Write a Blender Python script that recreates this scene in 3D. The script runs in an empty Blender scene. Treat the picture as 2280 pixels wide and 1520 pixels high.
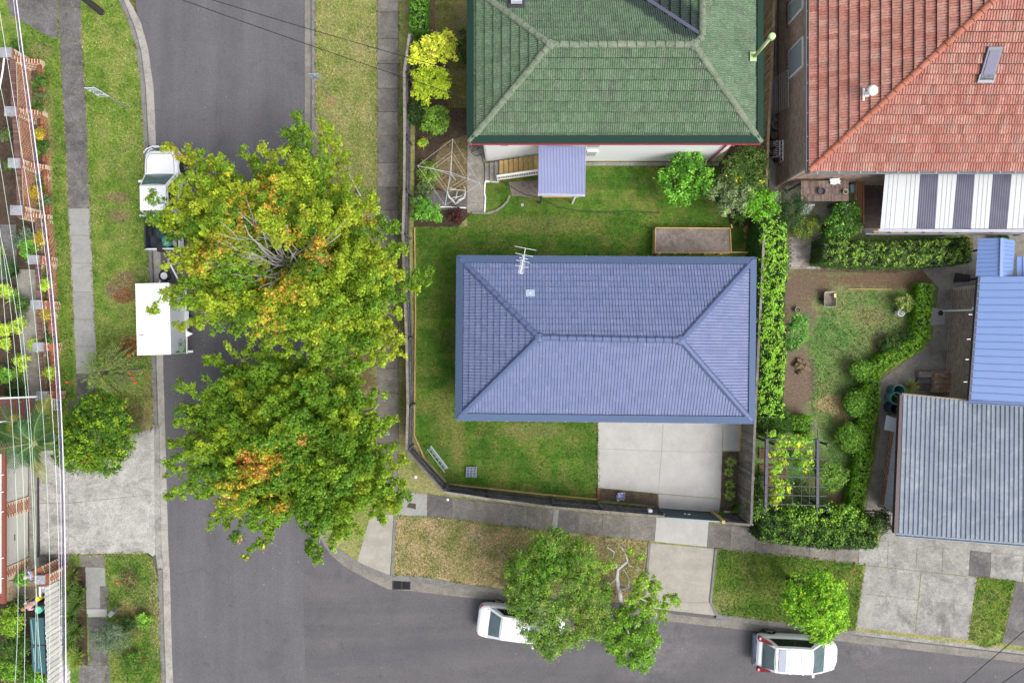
import bpy, bmesh, math, random
import numpy as np
from mathutils import Vector, Matrix, noise
R = math.radians
random.seed(7)
SC = bpy.context.scene
COL = SC.collection
# ---------------------------------------------------------------- camera, world, sun, exposure
CAMZ, FPX, CX, CY = 34.0, 1428.0, 1140.0, 760.0
cam = bpy.data.objects.new('camera', bpy.data.cameras.new('camera'))
COL.objects.link(cam); SC.camera = cam
cam.location = (0, 0, CAMZ); cam.rotation_euler = (0, 0, 0)
cam.data.sensor_width = 36; cam.data.lens = FPX / 2280 * 36
cam.data.clip_start = 0.5; cam.data.clip_end = 1500
W = bpy.data.worlds.new('World'); SC.world = W; W.use_nodes = True
nt = W.node_tree; nt.nodes.clear()
sky = nt.nodes.new('ShaderNodeTexSky'); sky.sky_type = 'NISHITA'; sky.sun_disc = False
SUN_EL, SUN_AZ = 52, 125      # azimuth clockwise from +Y
sky.sun_elevation = R(SUN_EL); sky.sun_rotation = R(SUN_AZ)
sky.air_density = 1.0; sky.dust_density = 5.0; sky.ozone_density = 1.0
bg = nt.nodes.new('ShaderNodeBackground'); bg.inputs[1].default_value = 0.15
out = nt.nodes.new('ShaderNodeOutputWorld')
hs = nt.nodes.new('ShaderNodeHueSaturation'); hs.inputs['Saturation'].default_value = .38   # overcast: nearly neutral sky light
nt.links.new(sky.outputs[0], hs.inputs['Color']); nt.links.new(hs.outputs[0], bg.inputs[0]); nt.links.new(bg.outputs[0], out.inputs[0])
sl = bpy.data.lights.new('sun', 'SUN'); sl.energy = 0.9; sl.angle = R(34); sl.color = (1, 0.975, 0.94)
so = bpy.data.objects.new('sun', sl); COL.objects.link(so)
d = Vector((math.sin(R(SUN_AZ)) * math.cos(R(SUN_EL)), math.cos(R(SUN_AZ)) * math.cos(R(SUN_EL)), math.sin(R(SUN_EL))))
so.rotation_euler = d.to_track_quat('Z', 'Y').to_euler(); so.location = d * 60
SC.view_settings.view_transform = 'Standard'; SC.view_settings.look = 'None'
SC.view_settings.gamma = 1; SC.view_settings.use_curve_mapping = False
SC.view_settings.exposure = 0.80
SC.render.engine = 'CYCLES'
SC.cycles.max_bounces = 6; SC.cycles.diffuse_bounces = 3; SC.cycles.transparent_max_bounces = 8
# ---------------------------------------------------------------- helpers
def P(px, py, z=0.0):
    k = (CAMZ - z) / FPX
    return Vector(((px - CX) * k, (CY - py) * k, z))
def tag(o, label=None, cat=None, group=None, kind=None):
    if label: o['label'] = label
    if cat: o['category'] = cat
    if group: o['group'] = group
    if kind: o['kind'] = kind
    return o
def thing(name, label, cat, loc=(0, 0, 0), rz=0.0, group=None):
    o = bpy.data.objects.new(name, None); COL.objects.link(o)
    o.empty_display_size = 0.2
    o.location = loc; o.rotation_euler = (0, 0, rz)
    return tag(o, label, cat, group)
def link(name, me, mat, parent=None, loc=None):
    o = bpy.data.objects.new(name, me); COL.objects.link(o)
    if mat is not None and not me.materials: me.materials.append(mat)
    if parent is not None: o.parent = parent
    if loc is not None: o.location = loc
    return o
def move(t, loc, rz=0.0, s=1.0):
    t.location = loc; t.rotation_euler = (0, 0, rz); t.scale = (s, s, s); return t
def copy_tree(o, parent=None):
    c = o.copy(); COL.objects.link(c)
    if parent is not None: c.parent = parent
    for ch in o.children: copy_tree(ch, c)
    return c
class MB:
    def __init__(s): s.v = []; s.f = []
    def add(s, vs, fs):
        n = len(s.v); s.v += [tuple(v) for v in vs]; s.f += [tuple(i + n for i in f) for f in fs]; return s
    def box(s, c, d, rz=0.0, M=None):
        x, y, z = d[0] / 2, d[1] / 2, d[2] / 2
        vs = [Vector((a * x, b * y, e * z)) for e in (-1, 1) for b in (-1, 1) for a in (-1, 1)]
        if rz: vs = [Matrix.Rotation(rz, 3, 'Z') @ v for v in vs]
        if M is not None: vs = [M @ v for v in vs]
        vs = [v + Vector(c) for v in vs]
        return s.add(vs, [(0, 2, 3, 1), (4, 5, 7, 6), (0, 1, 5, 4), (2, 6, 7, 3), (0, 4, 6, 2), (1, 3, 7, 5)])
    def bar(s, a, b, w, h):                      # box from a to b
        a = Vector(a); b = Vector(b); dd = b - a; L = dd.length; dd.normalize()
        up = Vector((0, 0, 1)) if abs(dd.z) < .95 else Vector((1, 0, 0))
        sd = dd.cross(up).normalized(); u2 = sd.cross(dd)
        vs = [p + sd * (i * w / 2) + u2 * (j * h / 2) for p in (a, b) for j in (-1, 1) for i in (-1, 1)]
        return s.add(vs, [(0, 1, 3, 2), (4, 6, 7, 5), (0, 4, 5, 1), (2, 3, 7, 6), (0, 2, 6, 4), (1, 5, 7, 3)])
    def prism(s, pts, z0, z1):
        n = len(pts)
        if sum(pts[i][0] * pts[(i + 1) % n][1] - pts[(i + 1) % n][0] * pts[i][1] for i in range(n)) < 0: pts = pts[::-1]
        g = lambda z, p: z(p) if callable(z) else z
        vs = [(p[0], p[1], g(z0, p)) for p in pts] + [(p[0], p[1], g(z1, p)) for p in pts]
        return s.add(vs, [tuple(range(n - 1, -1, -1)), tuple(range(n, 2 * n))] + [(i, (i + 1) % n, (i + 1) % n + n, i + n) for i in range(n)])
    def tube(s, pts, rad, n=6, cap=True):
        pts = [Vector(p) for p in pts]; m = len(pts)
        if not hasattr(rad, '__len__'): rad = [rad] * m
        vs = []; prev = None
        for i, p in enumerate(pts):
            t = (pts[min(i + 1, m - 1)] - pts[max(i - 1, 0)]).normalized()
            if prev is None:
                a = t.orthogonal().normalized()
            else:
                a = (prev - t * prev.dot(t)).normalized()
            prev = a; b = t.cross(a)
            vs += [p + (a * math.cos(2 * math.pi * k / n) + b * math.sin(2 * math.pi * k / n)) * rad[i] for k in range(n)]
        fs = [(i * n + k, i * n + (k + 1) % n, (i + 1) * n + (k + 1) % n, (i + 1) * n + k) for i in range(m - 1) for k in range(n)]
        if cap: fs += [tuple(range(n - 1, -1, -1)), tuple(range((m - 1) * n, m * n))]
        return s.add(vs, fs)
    def lathe(s, c, prof, n=16):
        c = Vector(c); m = len(prof)
        vs = [c + Vector((r * math.cos(2 * math.pi * k / n), r * math.sin(2 * math.pi * k / n), z)) for r, z in prof for k in range(n)]
        fs = [(i * n + k, i * n + (k + 1) % n, (i + 1) * n + (k + 1) % n, (i + 1) * n + k) for i in range(m - 1) for k in range(n)]
        return s.add(vs, fs)
    def wheel(s, c, r, w, axis='y', n=18, prof=None):
        prof = prof or [(0, -w / 2), (r * .9, -w / 2), (r, -w * .35), (r, w * .35), (r * .9, w / 2), (0, w / 2)]
        t = MB().lathe((0, 0, 0), prof, n)
        M = Matrix.Rotation(R(90), 3, 'X' if axis == 'y' else 'Y')
        return s.add([M @ Vector(v) + Vector(c) for v in t.v], t.f)
    def build(s, name, mat, parent=None, smooth=False, label=None, cat=None, group=None, kind=None, bevel=0):
        me = bpy.data.meshes.new(name)
        off = parent.location if parent is not None else Vector((0, 0, 0))
        q = parent
        while q is not None and q.parent is not None: q = q.parent; off = off + q.location
        me.from_pydata([(v[0] - off.x, v[1] - off.y, v[2] - off.z) for v in s.v], [], s.f)
        if smooth: me.polygons.foreach_set('use_smooth', [True] * len(me.polygons))
        me.update()
        o = link(name, me, mat, parent)
        if bevel:
            b = o.modifiers.new('bevel', 'BEVEL'); b.width = bevel; b.segments = 2; b.limit_method = 'ANGLE'
        return tag(o, label, cat, group, kind)
def pieces(parent, name, me, mats, material, limit=300, off=None):
    """alike pieces: the nearest ones as own objects sharing one mesh, the rest joined as one stuff part"""
    off = off if off is not None else parent.location
    T = Matrix.Translation(-Vector(off))
    me.materials.append(material)
    mats = sorted(mats, key=lambda M: M.translation.length)
    for M in mats[:limit]:
        o = bpy.data.objects.new(name, me); COL.objects.link(o); o.parent = parent; o.matrix_local = T @ M
    rest = mats[limit:]
    if rest:
        v0 = np.array([v.co[:] for v in me.vertices]); fs = [tuple(p.vertices) for p in me.polygons]
        mb = MB()
        for M in rest:
            A = np.array(T @ M); vv = v0 @ A[:3, :3].T + A[:3, 3]
            n = len(mb.v); mb.v += [tuple(x) for x in vv]; mb.f += [tuple(i + n for i in f) for f in fs]
        m2 = bpy.data.meshes.new(name + 's'); m2.from_pydata(mb.v, [], mb.f); m2.update()
        o = link(name + 's', m2, material, parent); o['kind'] = 'stuff'
def frame(o, x, z):
    x = Vector(x).normalized(); z = Vector(z); z = (z - x * z.dot(x)).normalized(); y = z.cross(x)
    M = Matrix((x, y, z)).transposed().to_4x4(); M.translation = Vector(o); return M
# ---------------------------------------------------------------- materials
_MC = {}
class N:
    def __init__(s, name):
        s.m = bpy.data.materials.new(name); s.m.use_nodes = True; s.t = s.m.node_tree; s.t.nodes.clear()
        s.out = s.n('ShaderNodeOutputMaterial')
        s.geo = s.n('ShaderNodeNewGeometry')
    def n(s, k, **kw):
        x = s.t.nodes.new(k)
        for a, b in kw.items(): setattr(x, a, b)
        return x
    def l(s, a, b): s.t.links.new(a, b)
    def inp(s, sock, v):
        if hasattr(v, 'is_linked') or hasattr(v, 'links'): s.l(v, sock)
        else: sock.default_value = v
    def noise(s, scale, detail=3, vec=None, rough=.55, dist=0):
        x = s.n('ShaderNodeTexNoise'); x.inputs['Scale'].default_value = scale; x.inputs['Detail'].default_value = detail
        x.inputs['Roughness'].default_value = rough; x.inputs['Distortion'].default_value = dist
        s.l(vec if vec is not None else s.geo.outputs['Position'], x.inputs['Vector']); return x.outputs['Fac']
    def ramp(s, fac, stops, interp='LINEAR'):
        x = s.n('ShaderNodeValToRGB'); x.color_ramp.interpolation = interp
        e = x.color_ramp.elements
        while len(e) > 1: e.remove(e[-1])
        e[0].position = stops[0][0]; e[0].color = c4(stops[0][1])
        for p, c in stops[1:]: q = e.new(p); q.color = c4(c)
        s.l(fac, x.inputs[0]); return x.outputs[0]
    def mix(s, fac, a, b, mode='MIX'):
        x = s.n('ShaderNodeMix', data_type='RGBA', blend_type=mode)
        s.inp(x.inputs[0], fac); s.inp(x.inputs[6], c4(a) if isinstance(a, tuple) else a); s.inp(x.inputs[7], c4(b) if isinstance(b, tuple) else b)
        return x.outputs[2]
    def math(s, op, a, b=0.0, c=0.0):
        x = s.n('ShaderNodeMath', operation=op); s.inp(x.inputs[0], a); s.inp(x.inputs[1], b); s.inp(x.inputs[2], c); return x.outputs[0]
    def maprange(s, v, a, b, c=0.0, d=1.0):
        x = s.n('ShaderNodeMapRange'); s.inp(x.inputs[0], v)
        for i, k in enumerate((a, b, c, d)): x.inputs[1 + i].default_value = k
        return x.outputs[0]
    def rnd(s):
        oi = s.n('ShaderNodeObjectInfo')
        return s.math('FRACT', s.math('ADD', oi.outputs['Random'], s.geo.outputs['Random Per Island']))
    def bump(s, h, strength=.4, dist=.02):
        x = s.n('ShaderNodeBump'); x.inputs['Strength'].default_value = strength; x.inputs['Distance'].default_value = dist
        s.l(h, x.inputs['Height']); return x.outputs[0]
    def finish(s, col, rough=.8, bump=None, metal=0, spec=.3, coat=0, alpha=None):
        b = s.n('ShaderNodeBsdfPrincipled'); s.inp(b.inputs['Base Color'], c4(col) if isinstance(col, tuple) else col)
        s.inp(b.inputs['Roughness'], rough); b.inputs['Metallic'].default_value = metal; b.inputs['Specular IOR Level'].default_value = spec
        b.inputs['Coat Weight'].default_value = coat
        if bump is not None: s.l(bump, b.inputs['Normal'])
        if alpha is not None: b.inputs['Alpha'].default_value = alpha
        s.l(b.outputs[0], s.out.inputs[0]); s.b = b; return s.m
def c4(c): return (c[0], c[1], c[2], 1.0) if len(c) == 3 else c
def sc(c, k): return tuple(min(1, x * k) for x in c)
def srgb(r, g, b, k=0.66):
    f = lambda x: ((x / 255 + .055) / 1.055) ** 2.4 if x > 10 else x / 255 / 12.92
    return (f(r) * k, f(g) * k, f(b) * k)
def paint(name, col, rough=.5, var=.15, scale=6, metal=0, spec=.4, coat=0, rnd=0.0, bump=0):
    n = N(name); f = n.noise(scale, 4); c = n.mix(f, sc(col, 1 - var), sc(col, 1 + var))
    if rnd:
        c = n.mix(1.0, c, n.ramp(n.rnd(), [(0, (1 - rnd,) * 3), (1, (1 + rnd * .0,) * 3)]), 'MULTIPLY')
    bp = n.bump(n.noise(60, 3), bump, .01) if bump else None
    return n.finish(c, rough, bp, metal, spec, coat)
def tilemat(name, stops, rough=.6, grime=None, gscale=.8, gamt=.5, spec=.3, fine=.25):
    n = N(name); c = n.ramp(n.rnd(), stops)
    f = n.noise(7, 5, rough=.8); c = n.mix(1.0, c, n.ramp(f, [(.36, (1 - fine,) * 3), (.64, (1 + fine * .4,) * 3)]), 'MULTIPLY')
    if grime is not None:
        g = n.maprange(n.noise(gscale, 6, rough=.7), .48, .68, 0, gamt); c = n.mix(g, c, grime)
        sp = n.maprange(n.noise(11, 3), .64, .70, 0, .55); c = n.mix(sp, c, (.36, .36, .32)); sp = n.maprange(n.noise(9, 3), .36, .30, 0, .5); c = n.mix(sp, c, grime)
    return n.finish(c, rough, n.bump(f, .25, .01), 0, spec)
def grassmat(name, dark, mid, pale, dry=None, dryamt=.5, dryscale=.6, spots=(), turf=False, contrast=1.0):
    """procedural lawn: patchy large noise, clumps, blade-scale speckle; spots = worn or stained patches"""
    n = N(name)
    big = n.noise(.4, 6, rough=.7); med = n.noise(1.6, 9, rough=.78); fine = n.noise(8.5, 5, rough=.85); vf = n.noise(23, 3, rough=.8)
    v = n.math('ADD', n.math('MULTIPLY', big, .45), n.math('MULTIPLY', med, .55))
    c = n.ramp(v, [(.36, dark), (.5, mid), (.64, pale)])
    if dry is not None:
        m = n.maprange(n.noise(dryscale, 6, rough=.68, dist=.4), .46, .62, 0, dryamt); c = n.mix(m, c, dry)
    if turf:
        br = n.n('ShaderNodeTexBrick'); br.inputs['Scale'].default_value = 1.0; br.inputs['Brick Width'].default_value = 1.9; br.inputs['Row Height'].default_value = .62
        br.inputs['Mortar Size'].default_value = .018; br.inputs['Mortar Smooth'].default_value = .6
        br.inputs['Color1'].default_value = (.80, .80, .80, 1); br.inputs['Color2'].default_value = (1.25, 1.16, 1.05, 1); br.inputs['Mortar'].default_value = (.82, .72, .6, 1)
        n.l(n.geo.outputs['Position'], br.inputs['Vector']); c = n.mix(.75, c, br.outputs[0], 'MULTIPLY')
    for (x, y, rx, ry, colr, amt) in spots:
        p = P(x, y); sub = n.n('ShaderNodeVectorMath', operation='SUBTRACT'); n.l(n.geo.outputs['Position'], sub.inputs[0]); sub.inputs[1].default_value = (p.x, p.y, 0)
        mul = n.n('ShaderNodeVectorMath', operation='MULTIPLY'); n.l(sub.outputs[0], mul.inputs[0]); mul.inputs[1].default_value = (42 / rx, 42 / ry, 0)
        ln = n.n('ShaderNodeVectorMath', operation='LENGTH'); n.l(mul.outputs[0], ln.inputs[0])
        dd = n.math('ADD', ln.outputs['Value'], n.math('MULTIPLY', n.math('SUBTRACT', med, .5), 2.0))
        c = n.mix(n.maprange(dd, 1.15, .7, 0, amt), c, colr)
    k = n.math('ADD', n.math('MULTIPLY', fine, .6), n.math('MULTIPLY', vf, .4))
    a = .62 * contrast
    c = n.mix(1.0, c, n.ramp(k, [(.38, (1 - a, 1 - a, 1 - a)), (.5, (1, 1, 1)), (.62, (1 + a * .95,) * 2 + (1 + a * .6,))]), 'MULTIPLY')
    return n.finish(c, .9, n.bump(k, .9, .04), 0, .1)
def concmat(name, a, b, stain=None, speck=.2, stainamt=.6, sscale=.9, rnd=0.0, rough=.85):
    n = N(name); v = n.noise(1.2, 6, rough=.7); c = n.mix(n.maprange(v, .35, .65), a, b)
    if rnd: c = n.mix(1.0, c, n.ramp(n.rnd(), [(0, (1 - rnd,) * 3), (1, (1 + rnd,) * 3)]), 'MULTIPLY')
    if stain is not None:
        m = n.maprange(n.noise(sscale, 7, rough=.75, dist=.6), .5, .66, 0, stainamt); c = n.mix(m, c, stain)
    f = n.noise(17, 4, rough=.85); c = n.mix(1.0, c, n.ramp(f, [(.36, (1 - speck,) * 3), (.64, (1 + speck,) * 3)]), 'MULTIPLY')
    f2 = n.noise(5, 5, rough=.8); c = n.mix(1.0, c, n.ramp(f2, [(.3, (1 - speck * .8,) * 3), (.7, (1 + speck * .5,) * 3)]), 'MULTIPLY')
    return n.finish(c, rough, n.bump(f, .3, .01), 0, .2)
def asphalt(name, a, b, streak=(1, .08), light=None):
    n = N(name); mp = n.n('ShaderNodeMapping'); mp.inputs['Scale'].default_value = (streak[0], streak[1], 1); n.l(n.geo.outputs['Position'], mp.inputs[0])
    s1 = n.noise(.9, 5, mp.outputs[0], .6); s2 = n.noise(.5, 5, rough=.65)
    v = n.math('ADD', n.math('MULTIPLY', s1, .6), n.math('MULTIPLY', s2, .4)); c = n.mix(n.maprange(v, .36, .64), a, b)
    g = n.noise(20, 4, rough=.95); c = n.mix(1.0, c, n.ramp(g, [(.36, (.74,) * 3), (.5, (1,) * 3), (.64, (1.3,) * 3)]), 'MULTIPLY')
    sp = n.n('ShaderNodeTexVoronoi'); sp.inputs['Scale'].default_value = 1.15; n.l(n.geo.outputs['Position'], sp.inputs['Vector'])
    c = n.mix(n.maprange(sp.outputs['Distance'], .034, .022, 0, .8), c, (.35, .35, .36))
    sq = n.n('ShaderNodeTexVoronoi'); sq.inputs['Scale'].default_value = .43; n.l(n.geo.outputs['Position'], sq.inputs['Vector'])
    c = n.mix(n.maprange(sq.outputs['Distance'], .05, .02, 0, .7), c, (.02, .02, .022))
    st_ = n.maprange(n.noise(.55, 8, rough=.7, dist=.8), .56, .66, 0, .22); c = n.mix(st_, c, (.05, .047, .05))
    ck = n.n('ShaderNodeTexVoronoi', feature='DISTANCE_TO_EDGE'); ck.inputs['Scale'].default_value = .22; wv = n.n('ShaderNodeVectorMath', operation='ADD'); nz = n.n('ShaderNodeTexNoise'); nz.inputs['Scale'].default_value = 1.2; nz.inputs['Detail'].default_value = 6; n.l(n.geo.outputs['Position'], nz.inputs['Vector']); n.l(n.geo.outputs['Position'], wv.inputs[0]); n.l(nz.outputs['Color'], wv.inputs[1]); n.l(wv.outputs[0], ck.inputs['Vector'])
    ckm = n.math('MULTIPLY', n.maprange(ck.outputs['Distance'], .004, .001, 0, .3), n.maprange(n.noise(.35, 3), .5, .56)); c = n.mix(ckm, c, (.035, .033, .035))
    if light:
        for (x, y, rx, ry, amt) in light:
            p = P(x, y); sub = n.n('ShaderNodeVectorMath', operation='SUBTRACT'); n.l(n.geo.outputs['Position'], sub.inputs[0]); sub.inputs[1].default_value = (p.x, p.y, 0)
            mul = n.n('ShaderNodeVectorMath', operation='MULTIPLY'); n.l(sub.outputs[0], mul.inputs[0]); mul.inputs[1].default_value = (42 / rx, 42 / ry, 0)
            ln = n.n('ShaderNodeVectorMath', operation='LENGTH'); n.l(mul.outputs[0], ln.inputs[0])
            m = n.math('MULTIPLY', n.maprange(ln.outputs['Value'], 1.1, .2, 0, amt), n.maprange(n.noise(1.6, 8, rough=.8, dist=.3), .44, .66)); c = n.mix(m, c, (.20, .19, .19))
    return n.finish(c, .85, n.bump(g, .5, .01), 0, .25)
def leafmat(name, gain=1.0, trans=.35):
    n = N(name); at = n.n('ShaderNodeAttribute'); at.attribute_name = 'tint'
    c = n.mix(1.0, at.outputs['Color'], (gain, gain, gain), 'MULTIPLY')
    b = n.n('ShaderNodeBsdfPrincipled'); n.l(c, b.inputs['Base Color']); b.inputs['Roughness'].default_value = .55; b.inputs['Specular IOR Level'].default_value = .3
    t = n.n('ShaderNodeBsdfTranslucent'); c2 = n.mix(1.0, c, (1.25, 1.2, .5), 'MULTIPLY'); n.l(c2, t.inputs[0])
    m = n.n('ShaderNodeMixShader'); m.inputs[0].default_value = trans; n.l(b.outputs[0], m.inputs[1]); n.l(t.outputs[0], m.inputs[2]); n.l(m.outputs[0], n.out.inputs[0]); return n.m
LEAF = leafmat('leaf', 1.42)
WHITE = paint('white_paint', (.82, .83, .84), .35, .04)
BARK = paint('bark', (.16, .135, .11), .9, .4, 9, bump=.5)
BARKL = paint('pale_bark', (.36, .34, .33), .85, .3, 9, bump=.4)
METAL = paint('galvanised_metal', (.42, .43, .45), .45, .2, 8, .6)
DARK = paint('dark_metal', (.035, .037, .045), .5, .2)
GAPM = paint('dark_underlay', (.018, .018, .02), .9, .2, spec=.05)  # near-black in the slots between tile courses, stands in for shade and dirt
BLACK = paint('black_rubber', (.02, .02, .022), .8, .2)
SOIL = concmat('soil', (.075, .052, .036), (.13, .095, .068), (.05, .036, .026), .45, .7, 2.0)
SOILD = concmat('dark_soil', (.05, .035, .025), (.085, .06, .042), (.03, .022, .016), .5, .7, 2.0)
SOILG = concmat('grey_soil', (.17, .14, .125), (.25, .21, .185), (.10, .08, .068), .35, .6, 2.0)
def brickmat(name, stops): return tilemat(name, stops, .85, fine=.3)
BRO = brickmat('orange_brick', [(0, (.22, .065, .035)), (.5, (.29, .095, .05)), (.8, (.36, .15, .08)), (1, (.14, .05, .04))])
BRB = brickmat('brown_brick', [(0, (.20, .135, .105)), (.5, (.29, .20, .155)), (.8, (.36, .27, .21)), (1, (.16, .11, .09))])
BRD = brickmat('dark_brick', [(0, (.11, .06, .05)), (.5, (.16, .09, .075)), (1, (.20, .13, .11))])
MORT = concmat('mortar', (.52, .42, .31), (.62, .52, .40), None, .15)
MORTG = concmat('grey_mortar', (.42, .38, .32), (.50, .46, .40), None, .15)
TIMW = concmat('weathered_timber', (.15, .135, .12), (.24, .22, .195), (.08, .075, .068), .3, .6, 3, rnd=.3)
TIMD = concmat('dark_weathered_timber', (.07, .068, .07), (.13, .125, .125), (.03, .03, .032), .3, .6, 3, rnd=.3)
TIMB = concmat('brown_timber', (.13, .10, .06), (.20, .155, .09), (.07, .06, .03), .3, .6, 3, rnd=.25)
TIMY = concmat('new_treated_timber', (.40, .27, .10), (.50, .36, .16), (.3, .2, .08), .15, .4, 3, rnd=.12)
GLASS = paint('dark_glass', (.025, .04, .045), .06, .2, 3, 0, .8)
# ---------------------------------------------------------------- ground layers
def rough_outline(pts, step=.16, amp=.03, seed=0.0):
    out = []
    n = len(pts)
    for i in range(n):
        a = Vector(pts[i][:2]); b = Vector(pts[(i + 1) % n][:2]); L = (b - a).length; k = max(1, int(L / step))
        nr = Vector((-(b - a).y, (b - a).x)) / max(L, 1e-6)
        for j in range(k):
            p = a.lerp(b, j / k)
            f = 0 if j == 0 else (noise.noise(Vector((p.x * 2.3, p.y * 2.3, seed))) * .7 + noise.noise(Vector((p.x * 7, p.y * 7, seed + 5))) * .5)
            out.append(p + nr * amp * f * 2)
    return out
def sheet(name, px, z, mat, jit=0.0, thick=.12, kind='structure', label=None, cat=None, parent=None, world=False, group=None):
    pts = [(p[0], p[1]) for p in px] if world else [P(p[0], p[1], z)[:2] for p in px]
    if jit: pts = [tuple(p) for p in rough_outline(pts, amp=jit, seed=len(px) + z)]
    bm = bmesh.new(); vs = [bm.verts.new((p[0], p[1], z)) for p in pts]
    f = bm.faces.new(vs); f.normal_update()
    if f.normal.z < 0: f.normal_flip()
    if thick:
        r = bmesh.ops.extrude_face_region(bm, geom=[f])
        for v in r['geom']:
            if isinstance(v, bmesh.types.BMVert): v.co.z -= thick
        # extruded copy went down: restore orientation
        bmesh.ops.recalc_face_normals(bm, faces=bm.faces)
    bmesh.ops.triangulate(bm, faces=[f for f in bm.faces if len(f.verts) > 4])
    me = bpy.data.meshes.new(name); bm.to_mesh(me); bm.free()
    o = link(name, me, mat, parent); return tag(o, label, cat, group, kind)
def slabs(name, left, right, z, mat, gap=.012, thick=.1, mats=None, parent=None, names='slab'):
    """paving strip: left/right = matching lists of pixel points; each quad is one slab (a part)"""
    t = parent
    if t is None:
        t = bpy.data.objects.new(name, None); COL.objects.link(t); t['kind'] = 'structure'; t.location = P(*left[0], z)
    bed = [P(*p, z)[:2] for p in left] + [P(*p, z)[:2] for p in right[::-1]]
    sheet('joint_bed', bed, z - .014, SOILG, 0, .02, None, world=True, parent=None)['kind'] = 'structure'
    for i in range(len(left) - 1):
        q = [P(*p, z) for p in (left[i], right[i], right[i + 1], left[i + 1])]
        c = sum(q, Vector()) / 4
        q = [p + (c - p).normalized() * gap for p in q]
        dz = random.uniform(-.004, .004); tx = random.uniform(-.003, .003)
        q2 = [(p.x, p.y) for p in q]
        zz = z + dz
        MB().prism(q2, zz - thick, lambda p, cx=c.x, tx=tx, zz=zz: zz + (p[0] - cx) * tx).build(names, (mats[i] if mats else mat), t, bevel=.008)
    return t
# colours
G_VERGE = grassmat('verge_grass', (.05, .115, .015), (.11, .185, .027), (.215, .26, .06), (.28, .24, .11), .4, .7,
    spots=[(265, 440, 28, 14, (.20, .14, .09), .8), (265, 480, 26, 16, (.22, .15, .10), .75), (272, 640, 38, 38, (.17, .11, .075), .9), (290, 770, 40, 26, (.20, .09, .05), .75), (298, 935, 38, 50, (.12, .085, .055), .85), (330, 900, 14, 90, (.22, .17, .09), .6), (113, 350, 6, 170, (.28, .20, .11), .6), (90, 115, 32, 20, (.24, .19, .10), .7)])
G_DRY = grassmat('dry_verge_grass', (.11, .14, .04), (.22, .20, .09), (.33, .275, .155), (.36, .27, .19), .65, .8)
G_NE = grassmat('mixed_verge_grass', (.12, .16, .04), (.20, .22, .07), (.27, .27, .11), (.31, .25, .15), .6, .55, spots=[(735, 225, 16, 14, (.30, .17, .10), .6), (790, 760, 70, 150, (.13, .09, .055), .8), (720, 340, 22, 60, (.27, .21, .13), .7)])
G_TURF = grassmat('turf', (.03, .085, .011), (.058, .135, .017), (.12, .175, .034), (.19, .165, .062), .42, .75, turf=True, contrast=.85,
    spots=[(1190, 500, 150, 20, (.17, .155, .06), .45), (1185, 960, 75, 22, (.19, .17, .07), .55), (1020, 980, 16, 70, (.2, .17, .06), .5), (990, 930, 20, 60, (.16, .15, .05), .4)])
G_EAST = grassmat('east_lawn', (.045, .115, .028), (.10, .185, .05), (.20, .25, .09), (.27, .21, .115), .4, .6, contrast=.7,
    spots=[(1850, 900, 34, 24, (.36, .25, .14), .85), (1885, 930, 30, 20, (.26, .17, .10), .6), (1935, 705, 45, 30, (.24, .19, .10), .6), (2060, 670, 18, 60, (.14, .10, .07), .8), (1960, 760, 25, 28, (.17, .125, .09), .8), (1920, 870, 16, 25, (.17, .125, .09), .7),
           (1790, 640, 75, 26, (.13, .095, .068), .95), (1765, 690, 60, 60, (.14, .10, .075), .9), (1775, 850, 42, 90, (.15, .11, .082), 1.0), (1800, 610, 60, 14, (.14, .10, .07), .9), (1975, 622, 150, 24, (.14, .095, .062), 1.0), (1880, 1110, 40, 22, (.16, .09, .06), .8), (1940, 1000, 22, 120, (.12, .09, .06), .6)])
G_GREEN = grassmat('mown_verge', (.035, .085, .012), (.08, .15, .022), (.17, .21, .045), (.23, .20, .08), .4, .5, spots=[(1610, 1340, 24, 30, (.24, .21, .10), .6), (1900, 1270, 14, 8, (.22, .11, .06), .6)])
G_SW = grassmat('southwest_verge', (.04, .105, .014), (.085, .165, .024), (.19, .21, .06), (.26, .21, .11), .5, .6, contrast=1.1,
    spots=[(287, 1288, 24, 25, (.075, .05, .038), 1.0), (295, 1360, 45, 16, (.20, .13, .085), .85), (300, 1400, 20, 12, (.19, .13, .09), .8), (298, 1470, 30, 30, (.13, .085, .055), .85), (345, 1330, 14, 150, (.27, .22, .12), .5)])
G_YARD = grassmat('yard_grass', (.06, .07, .02), (.12, .125, .04), (.18, .17, .06), (.12, .085, .055), .7, .7)  # patchy brownish yard grass
C_LIGHT = concmat('new_concrete', (.33, .325, .31), (.385, .38, .365), (.44, .435, .425), .05, .35, .8)
C_DRV = concmat('driveway_concrete', (.27, .255, .22), (.345, .325, .285), (.24, .22, .19), .10, .3, .8)
C_PATHL = concmat('pale_path_concrete', (.235, .235, .225), (.30, .30, .285), (.19, .185, .17), .14, .5, 1.2, rnd=.07)
C_PATHD = concmat('dark_path_concrete', (.09, .086, .084), (.15, .145, .14), (.23, .22, .205), .36, .5, 1.3, rnd=.12)
C_PATHM = concmat('mossy_path_concrete', (.14, .132, .118), (.215, .2, .175), (.08, .074, .062), .34, .6, 1.0, rnd=.15)
C_OLD = concmat('old_driveway_concrete', (.21, .205, .19), (.33, .325, .30), (.105, .10, .10), .32, .75, .5)
C_OLD2 = concmat('west_driveway_concrete', (.29, .285, .265), (.42, .41, .385), (.15, .145, .14), .3, .75, .6)
C_KERB = concmat('kerb_concrete', (.15, .145, .14), (.21, .205, .195), (.10, .095, .09), .25, .6, 2.5)
C_GUT = concmat('gutter_concrete', (.27, .26, .235), (.36, .345, .315), (.19, .165, .13), .22, .6, 2.0)
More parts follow.
